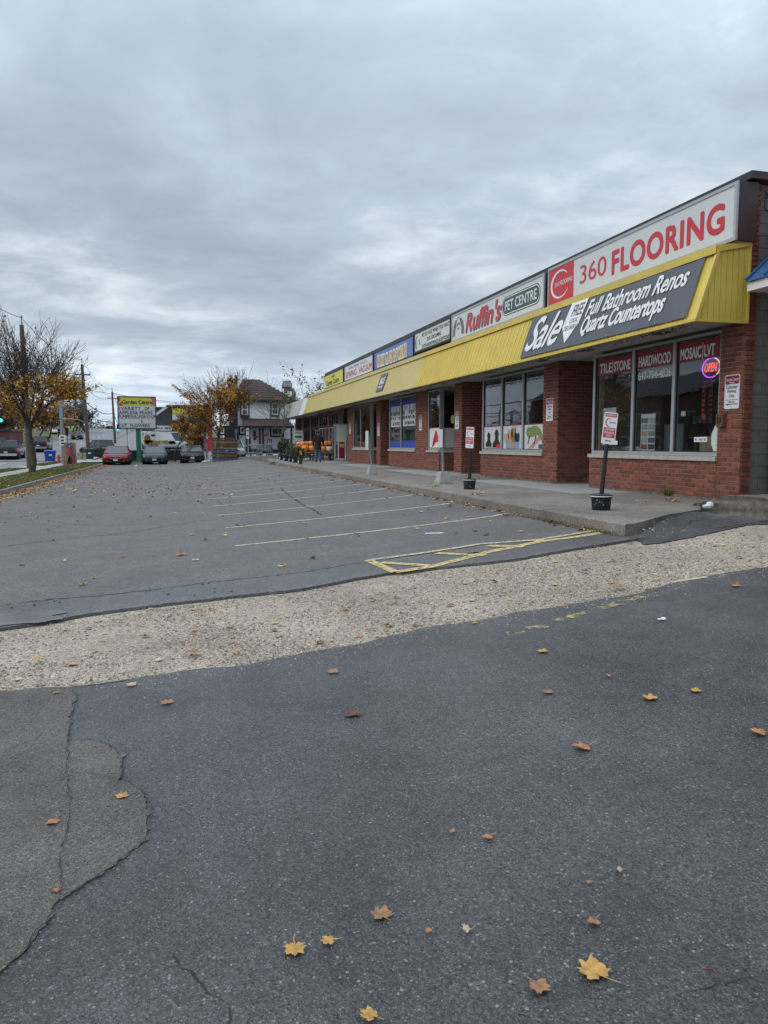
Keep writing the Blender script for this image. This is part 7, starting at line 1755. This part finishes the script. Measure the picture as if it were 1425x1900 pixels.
# traffic signals and street furniture at the crossing
def signal(px, py, Y, lab, hpx, lit=True, face='black'):
    p = at(px, py, Y); h = hpx/FPX*Y; w_ = h*.36; o = thing('traffic_signal', p, lab, 'traffic signal', 'traffic signals'); mb = MB(); mb.box(-w_/2, w_/2, -.12, .12, -h/2, h/2); obj('housing', mb, M['gold'] if face == 'gold' else M['black'], o, local=True)
    for k in range(3):
        z = h*(.33-.33*k); m_ = mat('signal_green', (.05,.6,.45), .3, emit=(.05,1.0,.65), estr=2.2) if (k == 2 and lit) else M['ink']
        mb = MB(); mb.lathe([(h*.13,-.02),(h*.13,0)], 12, (0, -.125, z), axis='y'); obj('lens', mb, m_, o, local=True)
        mb = MB(); mb.lathe([(h*.145,-.14),(h*.145,0)], 10, (0, -.13, z), axis='y', cap=False); obj('visor', mb, M['black'], o, local=True)
    return o, p
s_, p = signal(2, 772, 88, 'green lit signal at the left edge hanging over the road', 22)
mb = MB(); mb.tube([(p.x-4.5,88,p.z+1.2),(p.x-4.5,88,zt(-25,88))], .12, 8); mb.tube([(p.x-4.5,88,p.z+1.0),(p.x+.2,88,p.z+.75)], .07, 6); obj('signal_mast', mb, M['steel'], label='grey signal mast holding the green light beyond the left edge', cat='mast')
s_, p = signal(219, 794, 170, 'far green signal glowing left of the Garden Centre sign post', 12)
mb = MB(); mb.tube([(p.x,170.3,p.z+1),(p.x,170.3,zt(p.x,170)-.1)], .1, 6); obj('signal_mast', mb, M['steel'], label='far signal mast left of the Garden Centre sign', cat='mast')
s_, p = signal(110, 803, 86, 'yellow backed signal seen from the side by the grey pole', 15, False, 'gold'); s2_, p2 = signal(124, 801, 92, 'dark signal head seen under the green street name blade', 13, False)
mb = MB(); mb.tube([(p2.x,92.2,p2.z+.8),(p2.x,92.2,zt(p2.x,92)-.1)], .07, 6); obj('signal_mast', mb, M['steel'], label='slim mast carrying the dark signal head', cat='mast')
b = at(117, 856, 60); z0 = zt(b.x, 60); o = thing('light_pole', (b.x, 60, z0), 'grey metal pole with white plate behind the painted box', 'pole'); H = at(117, 742, 60).z - z0
mb = MB(); mb.tube([(0,0,0),(0,0,H)], [.13,.10], 10); obj('pole', mb, M['steel'], o, local=True)
p = at(117, 817, 60); mb = MB(); mb.box(-.18, .24, -.16, -.13, p.z-z0-.38, p.z-z0+.38); pl = obj('sign_plate', mb, M['white'], o, local=True)
for k in range(3): mb = MB(); mb.box(-.08, .14, -.164, -.161, p.z-z0-.28+.22*k, p.z-z0-.16+.22*k); obj('print', mb, M['ink'], pl, local=True)
p = at(126, 788, 60.2); mb = MB(); mb.box(p.x-.45, p.x+.40, 60.18, 60.22, p.z-.1, p.z+.1); obj('street_name_sign', mb, M['dark_green'], label='green street name blade on the grey pole', cat='sign')
p = at(116, 764, 60); mb = MB(); mb.box(-.1, .1, -.2, -.13, p.z-z0-.5, p.z-z0+.35); obj('banner_plate', mb, blue_print, o, local=True)
p = at(131, 792, 96); o = thing('warning_sign', (p.x, 96, zt(p.x,96)), 'yellow green diamond warning sign beside the dark signal head', 'sign'); z0 = zt(p.x,96)
F = FR((0,0,p.z-z0), 0); mb = MB(); fpoly(mb, F, [(0,-.42),(.42,0),(0,.42),(-.42,0)], 0, .01); obj('diamond', mb, mat('lime', (.55,.62,.05), .4, var=.05), o, local=True)
mb = MB(); fpoly(mb, F, [(-.1,-.2),(.1,-.2),(.06,.02),(.12,.1),(0,.22),(-.1,.08)], -.004, .003); obj('symbol', mb, M['ink'], o, local=True); mb = MB(); mb.box(-.03,.03,.012,.06,0,p.z-z0+.3); obj('post', mb, M['steel'], o, local=True)
# painted utility box
p = at(131, 861, 57); z0 = zt(p.x,57)+.09; W = .80; H = 1.62; o = thing('utility_box', (p.x,57,z0), 'utility box painted in red and tan stripes with a blue disc on the lawn', 'utility box')
mb = MB(); mb.box(-W/2, W/2, -.3, .3, 0, .12); obj('base', mb, M['concrete'], o, local=True); mb = MB(); mb.hexa([(-W/2,-.28,.12),(W/2,-.28,.12),(W/2,.28,.12),(-W/2,.28,.12),(-W/2+.06,-.26,H),(W/2-.06,-.26,H),(W/2-.06,.26,H),(-W/2+.06,.26,H)]); obj('cabinet', mb, mat('mural', (.40,.22,.14), .5, var=.4, vscale=6, col2=(.16,.05,.05)), o, local=True)
F = FR((0,-.285,0), 0)
for pts, m_ in (([(-.12,.3),(.0,.3),(.02,1.35),(-.1,1.35)], 'red'), ([(.12,.2),(.2,.2),(.16,1.3),(.1,1.3)], 'dark_red'), ([(-.34,.4),(-.26,.4),(-.28,1.1),(-.34,1.1)], 'tan'), ([(-.2,.14),(.16,.14),(.1,.5),(.0,.72),(-.1,.5)], 'ink'), ([(.24,.2),(.34,.2),(.3,.9),(.25,.9)], 'dark_green'), (ell(-.02,1.36,.15,.15,14), 'blue'), ([(-.06,1.36),(.04,1.30),(.06,1.42)], 'sign_white'), ([(.2,.16),(.36,.16),(.32,.36),(.22,.36)], 'red')):
    mb = MB(); fpoly(mb, F, pts, -.004 - .002*len(m_), .003); obj('mural', mb, M[m_], o, local=True)
p = at(109, 853, 66); z0 = zt(p.x,66)+.08; o = thing('fire_hydrant', (p.x,66,z0), 'small red fire hydrant by the grey pole', 'hydrant'); mb = MB(); mb.lathe([(.14,0),(.14,.05),(.10,.06),(.10,.5),(.14,.52),(.13,.6),(.06,.70),(.03,.75)], 12); obj('barrel', mb, M['red'], o, local=True, smooth=40)
for s in (-1, 1): mb = MB(); mb.lathe([(.05,0),(.06,s*.1)], 8, (s*.1, 0, .42), axis='x'); obj('nozzle', mb, M['red'], o, local=True)
def bin_(px, py, Y, w_, h, m_, lab, wheels=True):
    p = at(px, py, Y); z0 = zt(p.x,Y)+.03; o = thing('wheeled_bin', (p.x,Y,z0), lab, 'bin', rz=R(12)); mb = MB(); a, b = w_*.42, w_*.5
    mb.hexa([(-a,-a*.9,.06),(a,-a*.9,.06),(a,a*.9,.06),(-a,a*.9,.06),(-b,-b,h*.9),(b,-b,h*.9),(b,b,h*.9),(-b,b,h*.9)]); mb.box(-b-.03,b+.03,-b-.03,-b,h*.84,h*.9); obj('body', mb, m_, o, local=True)
    mb = MB(); mb.hexa([(-b-.03,-b-.05,h*.9),(b+.03,-b-.05,h*.9),(b+.03,b+.03,h*.9),(-b-.03,b+.03,h*.9),(-b,-b,h*.97),(b,-b,h*.97),(b*.9,b,h),(-b*.9,b,h)]); obj('lid', mb, m_, o, local=True)
    for s in (-1,1): mb = MB(); mb.lathe([(.1,-.03),(.11,0),(.1,.03)], 12, (s*a, a*.8, .11), axis='x'); obj('wheel', mb, M['rubber'], o, local=True)
    mb = MB(); mb.box(-.12,.12,-b-.005,-b*.93,h*.5,h*.66); obj('emblem', mb, M['sign_white'], o, local=True)
bin_(93, 851, 72, .92, 1.05, M['blue'], 'blue wheeled recycling bin at the road side'); bin_(165, 841, 78, .85, 1.1, mat('bin_dark', (.03,.045,.055), .5, var=.1), 'dark wheeled bin at the foot of the transformer pole')
p = at(153, 838, 76); mb = MB(); mb.box(p.x-.45,p.x-.05,75.8,76.2,zt(p.x,76),zt(p.x,76)+.75); mb.prism([(p.x-.02,75.9,zt(p.x,76)),(p.x+.3,75.9,zt(p.x,76)),(p.x+.28,75.9,zt(p.x,76)+.8),(p.x,75.9,zt(p.x,76)+.7)], (0,.25,0)); obj('cardboard_stack', mb, M['tan'], label='brown cardboard left standing beside the dark bin', cat='cardboard')
o = thing('bollard', tuple(at(66, 868, 50)), 'thin white post right of the big maple trunk', 'post'); o.location.z = zt(o.location.x, 50); mb = MB(); mb.tube([(0,0,0),(0,0,1.3)], .05, 8); obj('post', mb, M['sign_white'], o, local=True); mb = MB(); mb.lathe([(.06,1.0),(.06,1.15)], 10); obj('reflective_band', mb, M['red'], o, local=True)
# tall red sign with golden arches initial
p0, p1 = at(118, 785, 170), at(133, 763, 170); o = thing('pylon_sign', (p0.x, 170, zt(p0.x,170)), 'tall red roadside sign with a golden letter above the trees', 'sign'); zb_ = zt(p0.x,170)
mb = MB(); mb.box(p0.x, p1.x, 170, 170.5, p0.z-1, p1.z); obj('panel', mb, M['red'], o); F = FR((p0.x, 170, 0), 0); W = p1.x-p0.x
text('m', F, W*.12, W*.42, p1.z-1.15, p1.z-.3, M['gold'], o, -.02, .05); mb = MB(); fbox(mb, F, W*.55, W*.92, -.03, 0, p1.z-.85, p1.z-.45); fbox(mb, F, W*.1, W*.9, -.03, 0, p1.z-1.9, p1.z-1.6); obj('print', mb, M['white'], o)
mb = MB(); mb.box(p0.x+W*.4, p0.x+W*.6, 170.1, 170.4, zb_, p0.z-1); obj('post', mb, M['steel'], o)

# ================================================================== GARDEN CENTRE PYLON
Yg = 70.6
p = at(286, 843, Yg); zg = zt(p.x, Yg); q0, q1 = at(219, 796, Yg), at(289, 736, Yg)
o = thing('letter_board_sign', (at(258,843,Yg).x, Yg, zg), 'Garden Centre letter board sign on a square green post', 'sign')
x0, x1, z0, z1 = q0.x, q1.x, q0.z, q1.z; W, H = x1-x0, z1-z0; F = FR((x0, Yg, z0), 0)
mb = MB(); xc = at(257, 820, Yg).x; mb.box(xc-.20, xc+.20, Yg+.05, Yg+.40, zg-.1, z0+.02); obj('post', mb, mat('post_green', (.02,.14,.09), .5, var=.15), o)
mb = MB(); mb.box(xc-.3, xc+.3, Yg-.1, Yg+.55, zg-.1, zg+.12); obj('footing', mb, M['concrete'], o)
mb = MB(); fbox(mb, F, 0, W, .02, .5, 0, H); obj('cabinet', mb, M['black'], o)
mb = MB(); fbox(mb, F, .08, W-.08, .0, .019, .08, H-.08); obj('face', mb, M['sign_white'], o)
mb = MB(); fbox(mb, F, 0, .08, -.03, .02, 0, H); fbox(mb, F, W-.08, W, -.03, .02, 0, H); fbox(mb, F, .08, W-.08, -.03, .02, 0, .08); fbox(mb, F, .08, W-.08, -.03, .02, H-.08, H); obj('frame', mb, M['ink'], o)
mb = MB(); fbox(mb, F, .08, W-.08, -.006, -.001, H*.71, H-.08); obj('header', mb, M['sign_yellow'], o)
text('Garden Centre', F, W*.13, W*.90, H*.765, H*.885, M['ink'], o, -.02, .03)
for pts in ([(.09,H*.71),(.55,H*.71),(.36,H*.76),(.46,H*.83),(.2,H*.80)], [(.09,H*.80),(.3,H*.88),(.2,H*.97),(.09,H*.97)]): S(F, 0, 1, 0, 1, pts, M['red'], o, -.012)
for pts in ([(W-.5,H*.97),(W-.3,H*.86),(W-.35,H*.74),(W-.09,H*.71),(W-.09,H*.97)],): S(F, 0, 1, 0, 1, pts, mat('blossom', (.55,.12,.2), .5, var=.5, vscale=8), o, -.010)
rows = [(.585, [('3', 0.03, .07, 'red'), ('VARIETY', .09, .60, 'ink'), ('OF', .70, .82, 'ink')]), (.455, [('APPLES&', .03, .52, 'ink'), ('PEARS', .57, .90, 'ink')]), (.33, [('PUMPKINS', .02, .48, 'ink'), ('3', .50, .54, 'red'), ('FOR', .56, .72, 'ink'), ('$5', .74, .85, 'red'), ('UP', .87, .97, 'ink')]), (.19, [('$', .60, .64, 'ink')]), (.06, [('CUT', .03, .23, 'ink'), ('FLOWERS', .32, .82, 'ink')])]
for zf, ws_ in rows:
    for s, a, b, m_ in ws_: text(s, F, W*a, W*b, H*zf, H*(zf+.095), M[m_], o, -.012, .02)
    mb = MB(); fbox(mb, F, .1, W-.1, -.008, -.001, H*(zf-.018), H*(zf-.012)); obj('letter_rail', mb, M['steel'], o)
small_post(237, 840, 770, 71, 'dark slim post pair left of the green sign post', ((.5,.7,'steel'),), .05); small_post(285, 835, 797, 70.4, 'pink and white parking plate on a dark post right of the green sign post', ((.5,.9,'sign_white'),), .25)

# ================================================================== HOUSE AND DARK BUILDING AT THE END
Yh = 79.0
hx0, hx1 = at(440, 800, Yh).x, at(541, 800, Yh).x; zh = zt(hx0, Yh) + .1; ze = at(500, 742, Yh).z; zr_ = at(470, 704, Yh+4).z
hs = thing('white_house', ((hx0+hx1)/2, Yh, zh), 'white two storey house with brown hip roof, black trim and dark chimney', 'house')
white_w = mat('house_white', (.82,.82,.83), .8, var=.07, vscale=2); navy = mat('navy_trim', (.008,.009,.013), .6, var=.2); shing = mat('shingle', (.055,.036,.032), .9, var=.25, vscale=6, bump=.4, bscale=20)
D = 8.0; mb = MB(); mb.box(hx0, hx1, Yh, Yh+D, zh-.4, ze); obj('wall', mb, white_w, hs)
mb = MB(); ov = .45; xa, xb = at(461, 705, Yh+4).x, at(476, 705, Yh+4).x; e0 = [(hx0-.1,Yh-ov,ze-.05),(hx1+ov,Yh-ov,ze-.05),(hx1+ov,Yh+D+ov,ze-.05),(hx0-.1,Yh+D+ov,ze-.05)]
mb.add(e0 + [(xa-.6,Yh+D*.5,zr_),(xb+.3,Yh+D*.5,zr_)], [(0,1,5,4),(1,2,5),(2,3,4,5),(3,0,4),(0,3,2,1)]); rf = obj('roof', mb, shing, hs)
for k in range(9):
    t = k/9; za = ze-.05+(zr_-ze)*t; mb = MB(); yy = Yh-ov+(D*.5+ov)*t; xl, xr = (hx0-.1)+(xa-.6-hx0+.1)*t, (hx1+ov)+(xb+.3-hx1-ov)*t; mb.hexa([(xl,yy,za+.01),(xr,yy,za+.01),(xr,yy+.3,za+.16),(xl,yy+.3,za+.16),(xl,yy-.01,za+.05),(xr,yy-.01,za+.05),(xr,yy+.3,za+.2),(xl,yy+.3,za+.2)]); obj('shingle_course', mb, shing, rf)
mb = MB(); mb.box(hx0-.1, hx1+ov, Yh-ov-.06, Yh-ov, ze-.30, ze); mb.box(hx0-.1,hx1+ov,Yh-ov,Yh,ze-.12,ze-.08); obj('eave', mb, navy, hs)
cx0, cx1 = at(425, 760, Yh-.3).x, at(440.5, 760, Yh-.3).x; zc1 = at(432, 703, Yh).z
mb = MB(); mb.box(cx0, cx1, Yh-.5, Yh+1.2, zh-.4, zc1); mb.box(cx0-.08, cx1+.08, Yh-.58, Yh+1.28, zc1-.25, zc1); ch = obj('chimney', mb, navy, hs)
for k in range(2): mb = MB(); mb.lathe([(.16,0),(.13,.35),(.15,.38)], 10, (cx0+.3+.5*k, Yh+.3, zc1)); obj('chimney_pot', mb, M['concrete'], ch)
mb = MB(); wx0 = at(420, 800, Yh).x; mb.box(wx0, cx0, Yh+.3, Yh+6, zh-.4, at(420,770,Yh).z); obj('side_wing', mb, white_w, hs)
ww = at(426, 805, Yh-.6).x; mb = MB(); mb.box(at(416,800,Yh-.6).x, at(443,800,Yh-.6).x, Yh-.62, Yh-.51, zh-.4, at(430,790,Yh).z); obj('dark_cladding', mb, navy, hs)
def hwin(px0, py0, px1, py1, Y, par, trim=navy, fr=white_w, bars=1, tw=.14):
    a, b = at(px0, py1, Y), at(px1, py0, Y); mb = MB(); mb.box(a.x-tw, b.x+tw, Y-.10, Y-.005, a.z-tw*1.2, b.z+tw); w_ = obj('window', mb, trim, par)
    mb = MB()
    for q in ((a.x, a.x+.10, a.z, b.z), (b.x-.10, b.x, a.z, b.z), (a.x+.1, b.x-.1, a.z, a.z+.12), (a.x+.1, b.x-.1, b.z-.10, b.z)): mb.box(q[0], q[1], Y-.14, Y-.101, q[2], q[3])
    for k in range(bars): z = a.z+(b.z-a.z)*(k+1)/(bars+1); mb.box(a.x+.1, b.x-.1, Y-.135, Y-.105, z-.03, z+.03)
    obj('frame', mb, fr, w_); mb = MB(); mb.box(a.x+.1, b.x-.1, Y-.108, Y-.1015, a.z+.12, b.z-.1); obj('pane', mb, M['car_glass'], w_)
hwin(448, 749, 460, 771, Yh, hs); hwin(504, 748, 516, 770, Yh, hs); hwin(446, 793, 453.5, 804, Yh, hs, bars=0); hwin(503.5, 794, 524, 808, Yh, hs, bars=0); hwin(409, 795, 416, 805, Yh+.3, hs, bars=0)
for px in (454.5,): 
    mb = MB(); a = at(447, 773, Yh-.3); mb.box(at(445.5,772,Yh).x, at(463,772,Yh).x, Yh-.35, Yh-.11, a.z-.1, a.z+.08); bx = obj('window_box', mb, M['bark'], hs); mb = MB(); foliage_cloud(mb, random.Random(1), (at(454,772,Yh).x, Yh-.25, a.z+.1), (.5,.12,.12), 90, .05, .12, .5, False); obj('plants', mb, M['foliage_rust'], bx)
zp0, zp1 = at(500, 790, Yh-1.5).z, at(500, 776.5, Yh-.2).z; xpa, xpb = at(452.5, 788, Yh-1.6).x, at(545, 788, Yh-1.6).x
mb = MB(); mb.add([(xpa,Yh-1.8,zp0),(xpb,Yh-1.8,zp0),(xpb-.5,Yh-.02,zp1),(xpa+.0,Yh-.02,zp1),(xpa,Yh-1.8,zp0-.18),(xpb,Yh-1.8,zp0-.18),(xpb-.5,Yh-.02,zp0-.1),(xpa,Yh-.02,zp0-.1)], [(0,1,2,3),(4,5,1,0),(7,6,5,4),(4,0,3,7),(5,6,2,1)]); obj('porch_roof', mb, shing, hs)
mb = MB(); mb.box(xpa, xpb, Yh-1.86, Yh-1.80, zp0-.24, zp0-.02); obj('porch_fascia', mb, navy, hs)
for px in (457, 463, 482, 488, 540.5):
    x = at(px, 800, Yh-1.6).x; mb = MB(); mb.box(x-.09, x+.09, Yh-1.72, Yh-1.55, zh-.05, zp0-.2); obj('porch_post', mb, navy, hs)
a, b = at(466.5, 821, Yh), at(478, 796, Yh); mb = MB(); mb.box(a.x, b.x, Yh-.08, Yh-.005, zh+.45, b.z); dr = obj('door', mb, white_w, hs); mb = MB(); mb.box(a.x+.2, b.x-.2, Yh-.10, Yh-.081, a.z+.25, b.z-.15); obj('pane', mb, M['ink'], dr)
a = at(472, 811, Yh); mb = MB(); mb.box(a.x-.1, a.x+.35, Yh-.13, Yh-.101, a.z-.1, a.z+.12); obj('notice', mb, M['red'], dr)
a = at(493.5, 807, Yh-1.8); mb = MB(); mb.box(a.x-.25, a.x+.25, Yh-1.9, Yh-1.87, a.z-.15, a.z+.15); obj('porch_sign', mb, M['dark_red'], hs)
mb = MB(); mb.box(at(456,830,Yh-1.7).x, xpb, Yh-1.75, Yh, zh-.4, zh+.40); obj('porch_base', mb, navy, hs)
for pa_, pb_ in ((496, 505), (523.5, 540)):
    xa, xb = at(pa_, 815, Yh-1.7).x, at(pb_, 815, Yh-1.7).x; mb = MB(); zt2 = at(500, 815, Yh-1.7).z; mb.box(xa, xb, Yh-1.72, Yh-1.64, zt2-.06, zt2+.02); mb.box(xa, xa+.07, Yh-1.72, Yh-1.64, zh+.4, zt2); mb.box(xb-.07, xb, Yh-1.72, Yh-1.64, zh+.4, zt2)
    k = xa+.2
    while k < xb-.1: mb.box(k, k+.04, Yh-1.70, Yh-1.66, zh+.4, zt2-.06); k += .16
    obj('railing', mb, navy, hs)
# kitchen exhaust at the right end of the house
gx0 = at(527, 740, Yh+1); o = thing('exhaust_duct', (gx0.x, Yh+1, ze-.5), 'grey metal exhaust duct bent over the right eave of the white house', 'duct')
rust = mat('duct_metal', (.26,.22,.21), .5, metal=.4, var=.35, vscale=3); d = lambda px, py: at(px, py, Yh+1)
mb = MB(); mb.tube([d(543.5,752), d(545,745), d(545,728), d(543,723), d(538,721), d(529.5,721)], .22, 10); mb.tube([d(530,730), d(530,714)], .2, 10); obj('pipe', mb, rust, o, smooth=50)
mb = MB(); c_ = d(532.5, 716); mb.box(c_.x-.5, c_.x+.5, Yh+.6, Yh+1.5, d(532,718).z, d(532,711).z); mb.lathe([(.42,0),(.46,.2),(.3,.36)], 12, (c_.x, Yh+1, d(532,711).z)); obj('fan_housing', mb, M['alu'], o)
mb = MB(); mb.tube([d(525.5,721), d(525.5,714)], .14, 8); obj('motor', mb, M['dark_red'], o)
# dark building behind the orange maple
Yd = 92.0; dz_ = zt(0, Yd); bx0, bx1 = at(262, 790, Yd).x, at(394, 790, Yd).x
db = thing('dark_building', ((bx0+bx1)/2, Yd, dz_), 'dark grey building with a white edged gable and a red shopfront behind the maple', 'building'); dk = mat('dark_cladding', (.055,.06,.072), .7, var=.2, vscale=2)
zt1 = at(330, 754, Yd).z; za_ = at(290, 775, Yd).z
pk = at(312, 752, Yd); lf, rt2 = at(262, 783, Yd), at(394, 756, Yd)
mb = MB(); mb.prism([(bx0,Yd,dz_-.3),(bx1,Yd,dz_-.3),(bx1,Yd,zt1-.3),(pk.x+3,Yd,zt1-.05),(pk.x,Yd,pk.z),(at(290,771,Yd).x,Yd,at(290,771,Yd).z),(bx0,Yd,at(262,780,Yd).z)], (0,10,0)); obj('wall', mb, dk, db)
mb = MB(); mb.bar((pk.x+.1,Yd-.2,pk.z), (at(284,773,Yd).x,Yd-.2,at(284,773,Yd).z), .1, .28); obj('gable_trim', mb, M['sign_white'], db)
mb = MB(); mb.box(pk.x-.2, bx1+.4, Yd-.3, Yd+10, zt1-.1, zt1+.15); mb.box(at(283,760,Yd+6).x, pk.x, Yd+3, Yd+10.1, at(283,757,Yd+6).z-.6, at(283,757,Yd+6).z); obj('roof', mb, M['dark_brown'], db)
for pts in ((263, 801, 273.5, 821), (274.5, 801, 284.5, 821), (285.5, 801, 296, 821)): hwin(pts[0], pts[1], pts[2], pts[3], Yd, db, trim=M['sign_white'], tw=.06)
a, b = at(287, 799, Yd), at(319, 790, Yd); mb = MB(); mb.box(a.x, b.x, Yd-.25, Yd-.03, a.z, b.z); sg = obj('sign_board', mb, M['sign_cream'], db); strokes(FR((a.x, Yd-.25, a.z), 0), .15, b.x-a.x-.15, .14, .40, M['ink'], sg, -.01, 15, 5)
a, b = at(320, 768, Yd), at(348, 758.5, Yd); mb = MB(); mb.box(a.x, b.x, Yd-.25, Yd-.03, a.z, b.z); obj('sign_board', mb, M['sign_yellow'], db)
a, b = at(320, 780, Yd), at(350, 769, Yd); mb = MB(); mb.box(a.x, b.x, Yd-.22, Yd-.03, a.z, b.z); obj('sign_board', mb, M['sign_cream'], db)
a, b = at(347, 829, Yd-.6), at(394, 791, Yd-.6); mb = MB(); mb.box(a.x, b.x, Yd-.6, Yd-.01, dz_-.3, b.z); rd = obj('red_front', mb, M['red'], db)
for q in ((355, 796, 369, 816), (376, 796, 384, 813)): hwin(q[0], q[1], q[2], q[3], Yd-.6, db, trim=M['sign_white'], fr=M['sign_white'], bars=0, tw=.1)
mb = MB(); mb.box(a.x-.6, b.x+.3, Yd-1.6, Yd-.02, b.z+.01, b.z+.5); obj('canopy', mb, M['bark'], db)
a, b = at(300, 815, Yd), at(320, 800, Yd); mb = MB()
for k in range(9): mb.box(a.x+(b.x-a.x)*k/9, a.x+(b.x-a.x)*(k+.8)/9, Yd-.12, Yd-.01, a.z-.4, b.z)
obj('siding', mb, M['room'], db)
o = thing('sign_frame', tuple(at(369, 850, 68)), 'lavender grey two legged frame with a dark panel behind the black hatchback', 'sign'); o.location.z = zt(o.location.x, 68); lav = mat('lavender', (.36,.35,.45), .6, var=.1); sc_ = 68/FPX
mb = MB(); mb.bar((-.75,0,0),(-.62,0,2.0),.22,.18); mb.bar((.75,0,0),(.55,0,2.0),.26,.18); obj('legs', mb, lav, o, local=True); mb = MB(); mb.box(-.52,.45,-.05,.05,1.0,2.1); obj('panel', mb, M['ink'], o, local=True); mb = MB(); mb.box(-.66,.6,-.08,.08,2.0,2.12); obj('top_rail', mb, lav, o, local=True)
# ---- far commercial strip beyond the rise
def far_box(px0, px1, py0, py1, Y, m_, lab, win=True, roofm=None, dep=12):
    a, b = at(px0, py1, Y), at(px1, py0, Y); zb_ = min(a.z, zt(a.x, Y))-.3; o = thing('far_building', ((a.x+b.x)/2, Y, zb_), lab, 'building', 'buildings far along the road'); mb = MB(); mb.box(a.x, b.x, Y, Y+dep, zb_, b.z); obj('wall', mb, m_, o)
    mb = MB(); mb.box(a.x-.2, b.x+.2, Y-.2, Y+dep+.2, b.z, b.z+.3); obj('roof', mb, roofm or M['steel'], o)
    if win:
        n = max(2, int((b.x-a.x)/4))
        for k in range(n): x = a.x+(b.x-a.x)*(k+.2)/n; mb = MB(); mb.box(x, x+(b.x-a.x)/n*.55, Y-.06, Y-.01, zb_+1.2, zb_+1.2+(b.z-zb_)*.35); obj('window', mb, M['car_glass'], o)
    return o
far_box(183, 206, 793, 806, 330, M['steel'], 'flat grey store far beyond the rise of the road'); far_box(176, 189, 796, 799, 260, M['red'], 'red canopy of a filling station far up the road', False, M['red'], 8)
mb = None
far_box(222, 243, 788, 808, 300, mat('pale_blue', (.42,.50,.54), .7, var=.1), 'pale blue building far left of the green sign post'); far_box(160, 178, 800, 810, 270, M['sign_white'], 'white low shed left of the red canopy')
far_box(-40, 18, 800, 838, 112, mat('brick_far', (.16,.05,.045), .8, var=.2), 'dark red brick house across the road at the left edge', True, M['dark_brown'], 9); far_box(243, 268, 800, 812, 200, M['room'], 'grey low building behind the green sign post')
# townhouses and trees across the road, outside the frame, that the shop windows mirror
def town(x, y, L_, H, m_, lab):
    o = thing('town_house', (x, y, zt(x, y)), lab, 'building', 'brick town houses across the road'); z0 = zt(x, y)-.3; mb = MB(); mb.box(x-9, x, y, y+L_, z0, z0+H); obj('wall', mb, m_, o)
    mb = MB(); mb.prism([(x+.4,y,z0+H),(x-9.4,y,z0+H),(x-4.5,y,z0+H+2.6)], (0,L_,0)); obj('roof', mb, M['dark_brown'], o)
    for k in range(int(L_/3)):
        for z in (1.2, 4.0): mb = MB(); mb.box(x+.01, x+.08, y+.8+3*k, y+2.2+3*k, z0+z, z0+z+1.5); w_ = obj('window', mb, M['sign_white'], o); mb = MB(); mb.box(x+.081, x+.1, y+.92+3*k, y+2.08+3*k, z0+z+.12, z0+z+1.38); obj('pane', mb, M['car_glass'], w_)
bk = mat('brick_town', (.17,.085,.06), .85, var=.2)
town(-33, 66, 18, 7.2, bk, 'brown brick town house mirrored in the shop windows'); town(-34, 92, 15, 7.8, bk, 'second brown brick town house mirrored in the pet shop window')
for k, (x, y, H) in enumerate(((-25,34,8),(-26,47,9.5),(-24.5,58,8.5),(-26,72,9),(-25,88,8),(-27,20,9))):
    tree((x, y, .1), H, 1.0, 90+k, f'bare street tree across the road outside the picture, {("second","third","fourth","fifth","farthest","nearest")[k]} of its line', M['bark'], [(M['foliage_brown'], lambda h, rr, p: .35, 2)], .26, .15, 3, (0,0), (7,6,5), group='street trees across the road', leaf_size=.3, twig_min=.018)
